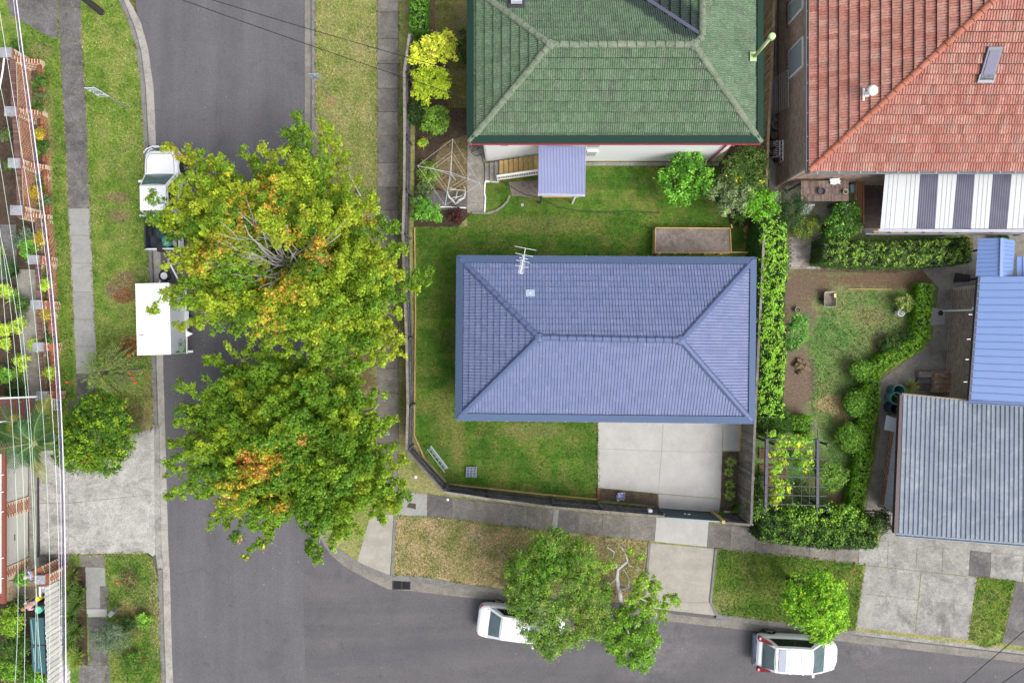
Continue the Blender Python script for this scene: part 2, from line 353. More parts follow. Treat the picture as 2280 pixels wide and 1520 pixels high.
C_GUT2 = concmat('south_gutter_concrete', (.17, .16, .14), (.23, .215, .19), (.12, .105, .085), .22, .6, 2.0)
C_YARD = concmat('yard_concrete', (.21, .195, .17), (.29, .275, .245), (.13, .118, .10), .22, .7, .9)
A_OLD = asphalt('asphalt', (.090, .087, .095), (.122, .118, .127))
A_NEW = asphalt('asphalt_patch', (.082, .079, .085), (.113, .108, .114), (.08, 1), light=[(1500, 1440, 90, 60, .6), (1935, 1445, 60, 45, .9), (1440, 1500, 100, 40, .4), (740, 1440, 50, 30, .25)])
# base terrain
sheet('ground', [(-260, -260), (260, -260), (260, 260), (-260, 260)], -.26, G_YARD, thick=0, world=True)
# roads: one sheet, patch above
ZR = -.12
sheet('road', [(255, -500), (700, -500), (700, 1100), (900, 1275), (1100, 1300), (2800, 1480), (2800, 2100), (340, 2100), (330, 300)], ZR, A_OLD, thick=.1)
sheet('road_patch', [(678, 1120), (700, 1100), (900, 1275), (1100, 1300), (2800, 1480), (2800, 2080), (676, 2080), (675, 1700), (679, 1450), (675, 1330)], ZR + .004, A_NEW, .012, thick=.003)
# west block
WK_O = [(225, -400), (262, -5), (276, 29), (290, 63), (303, 113), (313, 190), (318, 290), (322, 345), (329, 560), (336, 780), (341, 947), (343, 1100), (346, 1230), (351, 1267), (354, 1400), (358, 1520), (370, 1900)]
WK_M = [(p[0] + 9, p[1]) for p in WK_O]
WK_I = [(247, -400), (283, -5), (298, 20), (313, 50), (329, 105), (342, 197), (346, 290), (348, 345), (357, 569), (363, 794), (367, 944), (373, 1155), (375, 1225), (378, 1270), (381, 1400), (385, 1515), (398, 1900)]
sheet('verge', [(-900, -400), (225, -400)] + WK_O[1:11] + [(337, 950), (310, 998), (285, 1000), (60, 1010), (-900, 1010)], 0, G_VERGE, .0, .3)
sheet('verge', [(60, 1225), (232, 1234), (322, 1229), (337, 1240), (346, 1268), (351, 1290)] + WK_O[14:] + [(-900, 1900), (-900, 1225)], 0, G_SW, .0, .3)
def strip(name, a, b, z, mat, thick=.2, jit=0):
    return sheet(name, a + b[::-1], z, mat, jit, thick)
def kerbline(outer, mid, inner, gm):
    strip('kerb', outer, mid, .012, C_KERB, .3)
    strip('gutter', mid, inner, ZR + .01, gm, .1, .008)
kerbline(WK_O[:11], WK_M[:11], WK_I[:11], C_GUT)
strip('kerb', WK_O[10:14], [(p[0] + 13, p[1]) for p in WK_O[10:14]], -.06, C_OLD, .2)
strip('gutter', [(p[0] + 13, p[1]) for p in WK_O[10:14]], WK_I[10:14], ZR + .01, C_GUT, .1, .008)
kerbline(WK_O[13:], WK_M[13:], WK_I[13:], C_GUT)
# west footpath
def lerp_x(tab, y):
    for (x0, y0), (x1, y1) in zip(tab, tab[1:]):
        if y0 <= y <= y1: return x0 + (x1 - x0) * (y - y0) / (y1 - y0)
    return tab[-1][0]
WL = [(118, -400), (128, 0), (132, 84), (139, 210), (146, 316), (149, 395), (151, 464), (163, 709), (167, 771), (172, 900)]
WR = [(172, -400), (179, 0), (184, 105), (192, 237), (196, 395), (200, 464), (211, 709), (214, 771), (217, 900)]
ys = [-400, -340, -280, -220, -160, -100, -42, 18, 85, 147, 209, 275, 337, 400, 464, 524, 586, 650, 710, 771, 832, 893]
slabs('footpath', [(lerp_x(WL, y), y) for y in ys], [(lerp_x(WR, y), y) for y in ys], .012, C_PATHD,
      mats=[C_PATHD] * 14 + [C_PATHL] * 6 + [C_PATHD])
sheet('driveway', [(-40, -60), (16, 0), (20, 30), (45, 45), (108, 83), (131, 84), (127, 0), (122, -200)], .008, C_PATHD, .01, .1)
# west driveway: big worn concrete slabs
dw = slabs('driveway', [(85, 1002), (87, 1120), (89, 1234)], [(152, 1000), (152, 1120), (152, 1234)], .006, C_OLD2)
slabs('', [(152, 1000), (152, 1120), (152, 1234)], [(334, 955), (336, 1100), (330, 1231)], .006, C_OLD2, parent=dw)
sheet('driveway', [(334, 962), (343, 948), (345, 1232), (340, 1238), (330, 1231), (336, 1100)], .002, C_OLD2, 0, .1)
sheet('path', [(63, 985), (84, 985), (87, 1268), (66, 1268)], .014, C_YARD, 0, .06)
sheet('path', [(153, 893), (225, 893), (285, 1000), (153, 1000)], .003, C_PATHD, 0, .06)
slabs('footpath', [(176, 1236), (182, 1262), (192, 1355), (196, 1373)], [(232, 1236), (233, 1262), (238, 1355), (238, 1373)], .008, C_PATHM, mats=[C_PATHM, C_PATHL, C_LIGHT])
slabs('footpath', [(195, 1375), (200, 1470), (175, 1480), (170, 1900)], [(239, 1375), (243, 1470), (244, 1480), (255, 1900)], .008, C_PATHD)
slabs('path', [(222, 1305), (222, 1330), (223, 1354)], [(240, 1305), (243, 1330), (243, 1354)], .03, C_PATHD, names='cover', thick=.03)
# northeast block : kerbs
EK_I = [(679, -400), (679, 300), (681, 800), (686, 1120), (704, 1185), (735, 1233), (766, 1260), (819, 1289), (864, 1311), (919, 1315), (1008, 1326), (1098, 1335), (1440, 1376), (1513, 1385), (1663, 1402), (1859, 1425), (2057, 1449), (2280, 1475), (2900, 1548)]
EK_O = [(703, -400), (703, 300), (705, 800), (708, 1110), (724, 1175), (750, 1218), (790, 1246), (825, 1263), (866, 1279), (950, 1284), (1010, 1296), (1098, 1309), (1440, 1350), (1518, 1358), (1663, 1376), (1859, 1398), (2057, 1422), (2280, 1449), (2900, 1520)]
EK_M = [(p[0] + (q[0] - p[0]) * .38, p[1] + (q[1] - p[1]) * .38) for p, q in zip(EK_O, EK_I)]
blk = EK_O + [(2900, -400)]
sheet('verge', blk, -.004, G_NE, 0, .28)
kerbline(EK_O[:12], EK_M[:12], EK_I[:12], C_GUT2)
strip('gutter', EK_M[11:], EK_I[11:], ZR + .012, C_GUT2, .1, .01)
strip('kerb', EK_O[11:13], EK_M[11:13], .012, C_KERB, .3)
strip('kerb', [(1597, 1366), (1663, 1375), (1763, 1388), (1905, 1403)], [(1593, 1377), (1660, 1386), (1760, 1399), (1902, 1413)], .012, C_KERB, .3)
# northeast footpath along the street
ysr = [-400, -345, -290, -235, -180, -126, -80, -27, 27, 87, 142, 197, 249, 301, 362, 417, 468, 525, 582, 640, 700, 760, 820, 875, 930, 985, 1045, 1093]
slabs('footpath', [(840, y) for y in ysr], [(888 if y < 1000 else 886, y) for y in ysr], .01, C_PATHM)
sheet('verge', [(876, 1148), (1006, 1156), (1117, 1170), (1285, 1189), (1447, 1207), (1437, 1349), (1098, 1308), (1010, 1295), (950, 1284), (871, 1280)], .004, G_DRY, .02, .05)
slabs('path', [(826, 1142), (795, 1250)], [(877, 1146), (868, 1281)], .012, C_DRV, gap=0)
strip('kerb', [(877, 1146), (870, 1281)], [(882, 1146), (876, 1282)], .05, C_KERB, .1)
top = [(886, 1092), (951, 1099), (1008, 1107), (1045, 1111), (1062, 1113), (1117, 1120), (1173, 1127), (1233, 1133), (1245, 1134), (1287, 1139), (1341, 1143), (1401, 1148), (1461, 1152)]
bot = [(883, 1146), (951, 1150), (1006, 1155), (1045, 1159), (1062, 1162), (1117, 1169), (1173, 1174), (1228, 1181), (1240, 1183), (1287, 1188), (1341, 1192), (1401, 1199), (1457, 1205)]
slabs('footpath', top, bot, .012, C_PATHM, mats=[C_PATHL, C_PATHD] + [C_PATHM] * 5 + [C_PATHL] + [C_PATHD, C_PATHM, C_PATHM, C_PATHM])
slabs('driveway', [(1462, 1140), (1457, 1205)], [(1580, 1146), (1574, 1217)], .016, C_LIGHT)
xs = [1577, 1628, 1683, 1741, 1804, 1861, 1914, 1978, 2042, 2100, 2160, 2207, 2280, 2340, 2400, 2460, 2520]
slabs('footpath', [(x, 1163 + (x - 1577) * .105) for x in xs], [(x - 3, 1219 + (x - 1577) * .108) for x in xs], .012, C_PATHM,
      mats=[C_PATHM] * 6 + [C_OLD] * 4 + [C_PATHD] + [C_OLD] * 5)
slabs('driveway', [(1449, 1208), (1437, 1340), (1434, 1352)], [(1592, 1221), (1582, 1341), (1596, 1370)], .008, C_DRV, gap=.008)
strip('kerb', [(1444, 1207), (1432, 1350)], [(1449, 1208), (1437, 1350)], .05, C_KERB, .1)
strip('kerb', [(1592, 1221), (1580, 1340), (1594, 1370)], [(1597, 1221), (1585, 1340), (1600, 1369)], .06, C_KERB, .1)
sheet('verge', [(1597, 1222), (1700, 1230), (1926, 1254), (1905, 1402), (1763, 1387), (1663, 1374), (1600, 1366), (1586, 1340)], .006, G_GREEN, .02, .05)
slabs('driveway', [(1928, 1258), (1915, 1320), (1902, 1396)], [(2050, 1271), (2044, 1335), (2036, 1411)], .004, C_OLD)
slabs('driveway', [(2051, 1271), (2045, 1335), (2037, 1411)], [(2175, 1285), (2166, 1350), (2156, 1424)], .004, C_OLD)
strip('driveway', [(1902, 1396), (2036, 1411), (2156, 1424), (2250, 1436), (2700, 1490)], [(1896, 1411), (2034, 1427), (2154, 1441), (2250, 1452), (2700, 1506)], -.03, C_OLD, .1)
sheet('verge', [(2177, 1284), (2260, 1293), (2237, 1400), (2228, 1430), (2192, 1441), (2157, 1422)], .008, G_VERGE, .02, .05)
slabs('driveway', [(2262, 1294), (2230, 1432)], [(2640, 1335), (2600, 1475)], .004, C_PATHD)
sheet('driveway', [(1975, 1080), (2520, 1130), (2520, 1262), (1960, 1205)], .002, C_OLD, 0, .05)
# house lot
sheet('lawn', [(921, 505), (1040, 505), (1042, 360), (1720, 360), (1715, 520), (1690, 700), (1660, 940), (1336, 940), (1331, 1110), (1090, 1088), (998, 1078), (945, 1022), (921, 972), (921, 900), (924, 700)], .004, G_TURF, .02, .1)
p = slabs('patio', [(1332, 934), (1331, 998), (1331, 1085)], [(1477, 934), (1473, 1004), (1465, 1098)], .02, C_LIGHT, gap=.006)
slabs('', [(1477, 934), (1473, 1004), (1465, 1098)], [(1610, 934), (1608, 1006), (1605, 1110)], .02, C_LIGHT, parent=p, gap=.006)
slabs('', [(1610, 934), (1609, 1003)], [(1650, 934), (1647, 1004)], .02, C_LIGHT, parent=p, gap=.006)
slabs('', [(1466, 1099), (1467, 1132)], [(1605, 1111), (1600, 1142)], .02, C_LIGHT, parent=p, gap=.004)
sheet('garden_bed', [(1331, 1086), (1464, 1099), (1465, 1126), (1330, 1112)], .012, SOIL, .01, .05)
sheet('garden_bed', [(1609, 1005), (1650, 1005), (1640, 1150), (1603, 1150)], .01, SOIL, .01, .05)
# clothesline yard
sheet('garden_bed', [(925, 240), (1045, 240), (1045, 480), (1020, 505), (921, 505)], .008, SOILD, .02, .05)
sheet('yard_dirt', [(985, 320), (1040, 300), (1040, 430), (990, 425), (945, 400)], .012, grassmat('bare_yard', (.085, .062, .035), (.14, .11, .06), (.2, .165, .095)), .03, .004)
sheet('yard_dirt', [(913, -300), (960, -300), (955, 240), (1045, 240), (1046, -300)], .002, G_YARD, .02, .05)
sheet('garden_bed', [(950, -300), (975, -300), (968, 60), (1000, 120), (1000, 240), (935, 240), (920, 100)], .008, SOIL, .02, .01)
slabs('path', [(1041, 318), (1040, 395), (1040, 452), (1040, 474)], [(1080, 318), (1079, 395), (1079, 452), (1078, 474)], .03, C_YARD)
sheet('path', [(925, 422), (1040, 428), (1040, 465), (925, 470)], .014, C_PATHD, .01, .05)
sheet('garden_bed', [(1132, 405), (1140, 436), (1200, 440), (1205, 400)], .012, SOILG, .02, .05)
sheet('garden_bed', [(1630, 320), (1712, 320), (1712, 520), (1625, 500), (1610, 430), (1600, 370)], .01, SOILD, .02, .05)
strip('path', [(1300, 361), (1600, 361)], [(1300, 369), (1600, 369)], .02, C_YARD, .05)
# side passage between green and red houses
sheet('passage', [(1716, -300), (1780, -300), (1770, 330), (1760, 440), (1700, 460)], .006, C_YARD, 0, .05)
# east neighbour
sheet('lawn', [(1690, 480), (2170, 480), (2110, 600), (2090, 640), (2080, 740), (1960, 840), (1955, 950), (1925, 1140), (1680, 1150), (1680, 900)], .006, G_EAST, 0, .05)
sheet('path', [(2052, 600), (2172, 560), (2172, 620), (2120, 900), (2010, 900), (2000, 960), (1965, 1150), (1925, 1150), (1960, 960), (1955, 850), (2075, 760), (2090, 640)], .014, C_YARD, 0, .05)
sheet('patio', [(2075, 685), (2105, 688), (2103, 722), (2070, 725)], .022, C_LIGHT, .02, .03)
sheet('passage', [(1740, 380), (2000, 380), (1960, 520), (1835, 520), (1825, 480), (1760, 440)], .012, C_YARD, 0, .05)
sheet('yard', [(2165, 380), (2700, 380), (2700, 640), (2165, 640)], .01, C_YARD, 0, .05)
sheet('garden_bed', [(1828, 500), (1842, 500), (1842, 600), (2050, 600), (1990, 608), (1828, 605)], .016, SOIL, .01, .03)
# paved square of grey bricks
pv = bpy.data.objects.new('paving', None); COL.objects.link(pv); pv['kind'] = 'structure'; pv.location = P(1756, 600)
pm = MB().box((0, 0, .02), (.225, .105, .05)).build('paver_template', None); me = pm.data; bpy.data.objects.remove(pm)
PAV = tilemat('grey_paver', [(0, (.22, .185, .165)), (.5, (.29, .25, .225)), (1, (.38, .35, .33))], .85, fine=.3)
Ms = []
a = P(1756, 599); k = 0
for j in range(27):
    for i in range(8):
        x = a.x + .12 + i * .235 + (.117 if j % 2 else 0); y = a.y + .06 + j * .113
        if x > P(1828, 0).x - .08: continue
        if y > P(0, 530).y and x < P(1790, 0).x + (j - 14) * .12: continue
        Ms.append(Matrix.Translation((x, y, .01 + random.uniform(-.006, .006))) @ Matrix.Rotation(random.uniform(-.03, .03), 4, 'Z'))
pieces(pv, 'paver', me, Ms, PAV)
# western front garden ground
sheet('garden_bed', [(-900, 95), (30, 110), (75, 160), (95, 480), (95, 600), (105, 880), (-900, 880)], .01, SOILD, 0, .05)
sheet('path', [(38, 600), (78, 600), (92, 880), (50, 880)], .02, C_YARD, 0, .05)
sheet('path', [(-300, 500), (35, 500), (38, 620), (-300, 640)], .018, C_PATHD, 0, .05)
sheet('path', [(84, 1233), (154, 1233), (152, 1262), (84, 1266)], .012, C_PATHD, 0, .05)
sheet('garden_bed', [(-900, 1340), (105, 1340), (150, 1900), (-900, 1900)], .01, SOILD, .02, .05)
sheet('path', [(-300, 1262), (80, 1262), (105, 1335), (-300, 1340)], .016, C_YARD, 0, .05)
pv2 = bpy.data.objects.new('paving', None); COL.objects.link(pv2); pv2['kind'] = 'structure'; pv2.location = P(0, 1335)
pm = MB().box((0, 0, .02), (.38, .34, .05)).build('x', None); me = pm.data; bpy.data.objects.remove(pm)
PAV2 = tilemat('sandstone_paver', [(0, (.33, .25, .15)), (.6, (.40, .32, .2)), (1, (.25, .23, .21))], .85)
a = P(-60, 1336)
pieces(pv2, 'paver', me, [Matrix.Translation((a.x + i * .4 + (.2 if j % 2 else 0), a.y + .18 + j * .355, .02)) for j in range(3) for i in range(10)], PAV2)
sheet('garden_bed', [(150, 1262), (190, 1262), (195, 1480), (160, 1480)], .014, SOILD, .02, .05)
# timber edging
def sleeper(pts, z, name, label, mat, w=.05, h=.16, cat='garden edging'):
    t = thing(name, label, cat, P(*pts[0]))
    for p, q in zip(pts, pts[1:]): MB().bar(P(*p, 0) + Vector((0, 0, z)), P(*q, 0) + Vector((0, 0, z)), w, h).build('board', mat, t)
sleeper([(924, 508), (926, 700), (923, 968), (945, 1018), (997, 1076), (1090, 1086), (1200, 1098), (1328, 1110)], .08, 'timber_edging', 'yellow timber boards edging the turf along the street fence', TIMY)
# ---------------------------------------------------------------- roofs
def clip(poly, planes):
    for (a, b, c) in planes:                     # keep a*u+b*v+c >= 0
        out = []
        for i in range(len(poly)):
            p, q = poly[i], poly[(i + 1) % len(poly)]
            dp = a * p[0] + b * p[1] + c; dq = a * q[0] + b * q[1] + c
            if dp >= 0: out.append(p)
            if (dp >= 0) != (dq >= 0):
                t = dp / (dp - dq); out.append(tuple(p[k] + (q[k] - p[k]) * t for k in range(3)))
        poly = out
        if len(poly) < 3: return []
    return poly
def roof_plane(parent, poly, w, g, prof, mat, full, cutmb, t=.028, jit=.004, uoff=0.0, course_slot=.022, deck=None, brk=False):
    """poly: world points, first edge is the eave. adds matrices of whole tiles to full, cut tiles to cutmb"""
    A, B = poly[0], poly[1]; n = Vector((0, 0, 0))
    for i in range(len(poly)): n += (poly[i] - poly[0]).cross(poly[(i + 1) % len(poly)] - poly[0])
    n.normalize()
    if n.z < 0: n = -n
    u = (B - A).normalized(); v = n.cross(u)
    C = sum(poly, Vector()) / len(poly)
    if (C - A).dot(v) < 0: u = -u; v = -v; v = n.cross(u)
    uv = [((p - A).dot(u), (p - A).dot(v)) for p in poly]
    area = sum(uv[i][0] * uv[(i + 1) % len(uv)][1] - uv[(i + 1) % len(uv)][0] * uv[i][1] for i in range(len(uv)))
    if area < 0: uv = uv[::-1]
    planes = []
    for i in range(len(uv)):
        p, q = uv[i], uv[(i + 1) % len(uv)]; du, dv = q[0] - p[0], q[1] - p[1]; L = math.hypot(du, dv)
        if L < 1e-6: continue
        planes.append((-dv / L, du / L, (dv * p[0] - du * p[1]) / L))
    u0 = min(p[0] for p in uv); u1 = max(p[0] for p in uv); v1 = max(p[1] for p in uv)
    ins = lambda x, y: min(a * x + b * y + c for a, b, c in planes)
    K = len(prof) - 1
    for j in range(int(v1 / g) + 2):
        off = (w / 2 if (brk and j % 2) else 0) + uoff
        for i in range(int((u1 - u0) / w) + 3):
            x = u0 + (i - 1) * w + off; y = j * g
            m = min(ins(x + .002, y), ins(x + w - .002, y), ins(x + .002, y + g), ins(x + w - .002, y + g))
            M = max(ins(x, y), ins(x + w, y), ins(x, y + g), ins(x + w, y + g), ins(x + w / 2, y + g / 2))
            if M < 0 and m < -w * 2: continue
            dz = random.uniform(-jit, jit)
            if m >= -.004:
                o = A + u * x + v * y + n * dz
                full.append(Matrix(((u.x, v.x, n.x, o.x), (u.y, v.y, n.y, o.y), (u.z, v.z, n.z, o.z), (0, 0, 0, 1))))
            else:
                vs = {}; fs = []
                for k in range(K):
                    q = [(x + prof[k][0], y, prof[k][1] + t), (x + prof[k + 1][0], y, prof[k + 1][1] + t), (x + prof[k + 1][0], y + g - course_slot, prof[k + 1][1]), (x + prof[k][0], y + g - course_slot, prof[k][1])]
                    fr = [(q[1][0], y, q[1][2]), (q[0][0], y, q[0][2]), (q[0][0], y, q[0][2] - t * .5), (q[1][0], y, q[1][2] - t * .5)]
                    for poly_ in (q, fr):
                        c = clip(poly_, planes)
                        if len(c) >= 3:
                            ids = []
                            for p in c:
                                key = (round(p[0], 4), round(p[1], 4), round(p[2], 4)); ids.append(vs.setdefault(key, len(vs)))
                            ids = list(dict.fromkeys(ids))
                            if len(ids) >= 3: fs.append(ids)
                if fs: cutmb.add([A + u * a + v * b + n * (c + dz) for a, b, c in vs], fs)
    dk = MB().add([p - n * .03 for p in poly], [tuple(range(len(poly)))])
    dk.build('roof_underlay', deck or GAPM, parent)
def tile_mesh(name, w, g, prof, t, course_slot=.022):
    K = len(prof) - 1; vs = [(p[0], 0, p[1] + t) for p in prof] + [(p[0], g - course_slot, p[1]) for p in prof] + [(p[0], .004, p[1] + t * .5) for p in prof]
    n = K + 1
    fs = [(k, k + 1, n + k + 1, n + k) for k in range(K)] + [(k + 1, k, 2 * n + k, 2 * n + k + 1) for k in range(K)]
    me = bpy.data.meshes.new(name); me.from_pydata(vs, [], fs); me.update(); return me
def roll_prof(w, rolls, h, gap=.012, seg=4, flat=.0):
    p = []; rw = (w - gap) / rolls
    for r in range(rolls):
        for k in range(seg):
            a = k / seg; z = h * math.sin(math.pi * min(1, max(0, (a - flat) / (1 - flat)))) ** .8 if a > flat else 0
            p.append((r * rw + rw * a, z))
    p.append((w - gap, 0)); p.append((w - gap + .001, -h * .6)); return p
def pan_prof(w, n, groove=.012, depth=.012):
    p = []; rw = w / n
    for r in range(n):
        x = r * rw; p += [(x, -depth), (x + groove * .5, 0), (x + rw - groove * .5, .004)]
    p.append((w, -depth)); return p
def ridge_caps(parent, a, b, L, wd, ht, mat, kind='flat', sink=.02, lim=90):
    dd = (b - a); T = dd.length; n = max(1, round(T / L)); L2 = T / n
    prof = [(-wd / 2, -ht), (-wd * .22, -ht * .12), (wd * .22, -ht * .12), (wd / 2, -ht)] if kind == 'flat' else [(wd / 2 * math.cos(math.pi * (1 - k / 6)), -ht + ht * math.sin(math.pi * k / 6)) for k in range(7)]
    prof = [(prof[0][0], prof[0][1] - .05)] + prof + [(prof[-1][0], prof[-1][1] - .05)]
    vs = []
    for x, lift in ((0, .055), (L2 * 1.04, .012)): vs += [(x, p[0], p[1] + lift + ht * .55) for p in prof]
    vs += [(0, p[0], p[1] + ht * .55 - .02) for p in prof]
    m = len(prof); fs = [(k + 1, k, m + k, m + k + 1) for k in range(m - 1)] + [(k, k + 1, 2 * m + k + 1, 2 * m + k) for k in range(m - 1)]
    vs = [(x + (.012 if i < m else 0), y, z) for i, (x, y, z) in enumerate(vs)]
    me = bpy.data.meshes.new('ridge_cap'); me.from_pydata(vs, [], fs); me.update()
    Ms = [frame(a + dd * (i / n) - Vector((0, 0, sink)), dd, (0, 0, 1)) for i in range(n)]
    for M in Ms:                                   # small individual misalignments
        M.translation += Vector((random.uniform(-.008, .008), random.uniform(-.008, .008), random.uniform(-.004, .004)))
    pieces(parent, 'ridge_cap', me, Ms, mat, lim)
def gutter(parent, a, b, w, mat, outdir, brackets=0, bmat=None, h=.11):
    """open trough: back, floor, front lip"""
    a = Vector(a); b = Vector(b); o = Vector(outdir).normalized(); up = Vector((0, 0, 1))
    prof = [(0, 0), (0, -h), (w, -h), (w, .01), (w + .018, .01), (w + .018, -h - .015), (-.01, -h - .015), (-.01, 0)]
    vs = [p + o * x + up * z for p in (a, b) for x, z in prof]; m = len(prof)
    MB().add(vs, [(k, (k + 1) % m, m + (k + 1) % m, m + k) for k in range(m)] + [tuple(range(m)), tuple(range(2 * m - 1, m - 1, -1))]).build('gutter', mat, parent)
    if brackets:
        for i in range(brackets):
            c = a.lerp(b, (i + .5 + random.uniform(-.15, .15)) / brackets)
            MB().bar(c + up * .018, c + o * (w + .02) + up * .018, .035, .01).build('gutter_strap', bmat or WHITE, parent)
def wall_slab(name, parent, a, b, z0, z1, th, mat):
    a = Vector((a[0], a[1], 0)); b = Vector((b[0], b[1], 0)); n = Vector((-(b - a).y, (b - a).x, 0)).normalized() * th
    MB().prism([a, b, b + n, a + n], z0, z1).build(name, mat, parent)
def brick_face(parent, a, b, z0, z1, out, mat, mort, bw=.24, bh=.086, gap=.024, d=.007, limit=0, skip=None, slope=None, name='brick', th=.1):
    """running-bond bricks standing proud of a mortar bed on the vertical face a-b"""
    a = Vector((a[0], a[1], 0)); b = Vector((b[0], b[1], 0)); dd = (b - a); L = dd.length; dd.normalize(); o = Vector((out[0], out[1], 0)).normalized()
    x, y, z = (bw - gap) / 2, d, (bh - gap) / 2
    vs = [(-x, 0, -z), (x, 0, -z), (x, 0, z), (-x, 0, z), (-x, y, -z), (x, y, -z), (x, y, z), (-x, y, z)]
    fs = [(4, 5, 6, 7), (0, 4, 7, 3), (1, 2, 6, 5), (3, 7, 6, 2), (0, 1, 5, 4)]
    if dd.cross(Vector((0, 0, 1))).dot(o) > 0: fs = [f[::-1] for f in fs]
    me = bpy.data.meshes.new(name); me.from_pydata(vs, [], fs); me.update()
    Ms = []
    rows = int((z1 - z0) / bh)
    for j in range(rows):
        n = int(L / bw)
        for i in range(n + 1):
            s = (i + (.5 if j % 2 else 0)) * bw + bw / 2
            zz = z0 + (j + .5) * bh
            if s + x > L: continue
            if slope and zz + bh / 2 > slope(s / L): continue
            if skip and skip(s, zz): continue
            p = a + dd * s + Vector((0, 0, zz)) - o * random.uniform(0, .004)
            M = Matrix(((dd.x, o.x, 0, p.x), (dd.y, o.y, 0, p.y), (dd.z, o.z, 1, p.z), (0, 0, 0, 1))); Ms.append(M)
    if Ms: pieces(parent, name, me, Ms, mat, limit)
TB = tilemat('slate_blue_tile', [(0, (.115, .145, .27)), (.5, (.128, .158, .288)), (1, (.14, .17, .302))], .6, (.10, .13, .22), 1.6, .25, fine=.10, spec=.4)
TBR = paint('slate_blue_cap', (.078, .105, .21), .55, .15, 3)
BMESH_ = paint('leaf_guard_blue', (.075, .11, .195), .7, .2, 14, spec=.15)
GUTB = paint('blue_gutter', (.10, .145, .22), .45, .1)
RENDER = concmat('white_render', (.66, .67, .69), (.74, .75, .77), None, .04)
# ---- blue tiled house
hb = thing('house', 'house with slate-blue tiled hip roof in the middle of the corner block', 'house', P(1350, 750, 0))
ze, pt = 2.75, .42
TL, TR, BR, BL = P(1021, 573, ze), P(1679, 577, ze), P(1675, 938, ze), P(1018, 931, ze)
hy = (TL.y - BL.y) / 2; zr = ze + hy * pt
RA = Vector((BL.x + hy, (TL.y + BL.y) / 2, zr)); RB = Vector((BR.x - hy, (TR.y + BR.y) / 2, zr))
prof = pan_prof(.30, 2, .034, .03)
full, cut = [], MB()
for pl in ([BL, BR, RB, RA], [TR, TL, RA, RB], [TL, BL, RA], [BR, TR, RB]):
    roof_plane(hb, [Vector(p) for p in pl], .30, .325, prof, TB, full, cut, .05, .002)
pieces(hb, 'roof_tile', tile_mesh('roof_tile', .30, .325, prof, .05), full, TB)
cut.build('cut_tiles', TB, hb, kind='stuff')
for a, b, l in ((TL, RA, 60), (BL, RA, 60), (TR, RB, 60), (BR, RB, 60), (RA, RB, 60)):
    ridge_caps(hb, a + (b - a).normalized() * .12, b, .40, .30, .10, TBR, 'flat', -.035, l)
MB().lathe(RA + Vector((0, 0, .0)), [(.26, -.02), (.2, .08), (.05, .12), (0, .12)], 8).build('ridge_junction', TBR, hb)
MB().lathe(RB + Vector((0, 0, .0)), [(.26, -.02), (.2, .08), (.05, .12), (0, .12)], 8).build('ridge_junction', TBR, hb)
cen = (TL + BR) / 2
for a, b, o, nb in ((BL, BR, (0, -1, 0), 15), (TL, TR, (0, 1, 0), 15), (TL, BL, (-1, 0, 0), 7), (TR, BR, (1, 0, 0), 7)):
    gutter(hb, a + Vector((0, 0, -.01)), b + Vector((0, 0, -.01)), .10, GUTB, o, nb)
    ov = Vector(o)                                # leaf-guard mesh laid over the first course
    pts = [a + ov * .1, b + ov * .1]; up = Vector((0, 0, pt * .36))
    e = (b - a).normalized()
    q = [pts[0] + e * -.08 , pts[1] + e * .08, b - ov * .26 + up - e * .26, a - ov * .26 + up + e * .26]
    MB().add([x + Vector((0, 0, .075)) for x in q], [(0, 1, 2, 3)]).build('leaf_guard', BMESH_, hb)
wl = [TL + Vector((.5, -.5, 0)), TR + Vector((-.5, -.5, 0)), BR + Vector((-.5, .5, 0)), BL + Vector((.5, .5, 0))]
MB().prism(wl, 0, ze - .12).build('wall', RENDER, hb)
MB().prism([TL, TR, BR, BL], ze - .13, ze - .10).build('soffit', WHITE, hb)
# skylight tile
sk = roof_z = lambda p: ze + (hy - abs(p.y - RA.y)) * pt
c = P(1181, 651, 3.9); c.z = roof_z(c)
dn = Vector((0, math.cos(math.atan(pt)), -math.sin(math.atan(pt)))); Mx = frame(c + Vector((0, 0, .05)), (1, 0, 0), (0, pt, 1))
s_ = MB(); s_.box((0, 0, 0), (.44, .36, .03)); s_.v = [Mx @ Vector(v) for v in s_.v]; s_.build('clear_roof_tile', paint('clear_tile', (.33, .42, .50), .3, .1), hb)
s_ = MB(); s_.lathe((0, 0, .015), [(.04, 0), (.04, .02), (0, .03)], 8); s_.v = [Mx @ Vector(v) for v in s_.v]; s_.build('fixing_cap', WHITE, hb)
# antenna
an = thing('television_antenna', 'white television antenna on the north edge of the blue roof', 'antenna', P(1166, 575, 3.2))
zt = 5.0
MB().tube([P(1166, 590, 3.3), P(1167, 571, zt)], .02, 6).build('mast', METAL, an)
A0, A1 = P(1170, 553, zt), P(1159, 609, zt); bd = (A1 - A0); sd = Vector((-bd.y, bd.x, 0)).normalized() * -1
MB().bar(A0, A1, .022, .022).build('boom', WHITE, an)
MB().box(A0.lerp(A1, .34) + Vector((0, 0, .03)), (.11, .16, .07), rz=.2).build('junction_box', METAL, an)
for f, L in ((0, .98), (.26, .82), (.4, .40), (.47, .22), (.52, .62), (.59, .22), (.66, .24), (.72, .6), (.76, .24), (.81, .24), (.86, .24), (.91, .24), (.955, .24), (1, .24)):
    c = A0.lerp(A1, f); s2 = MB().bar(c - sd * L / 2 + Vector((0, 0, .02)), c + sd * L / 2 + Vector((0, 0, .02)), .014, .012); s2.build('element', WHITE, an)
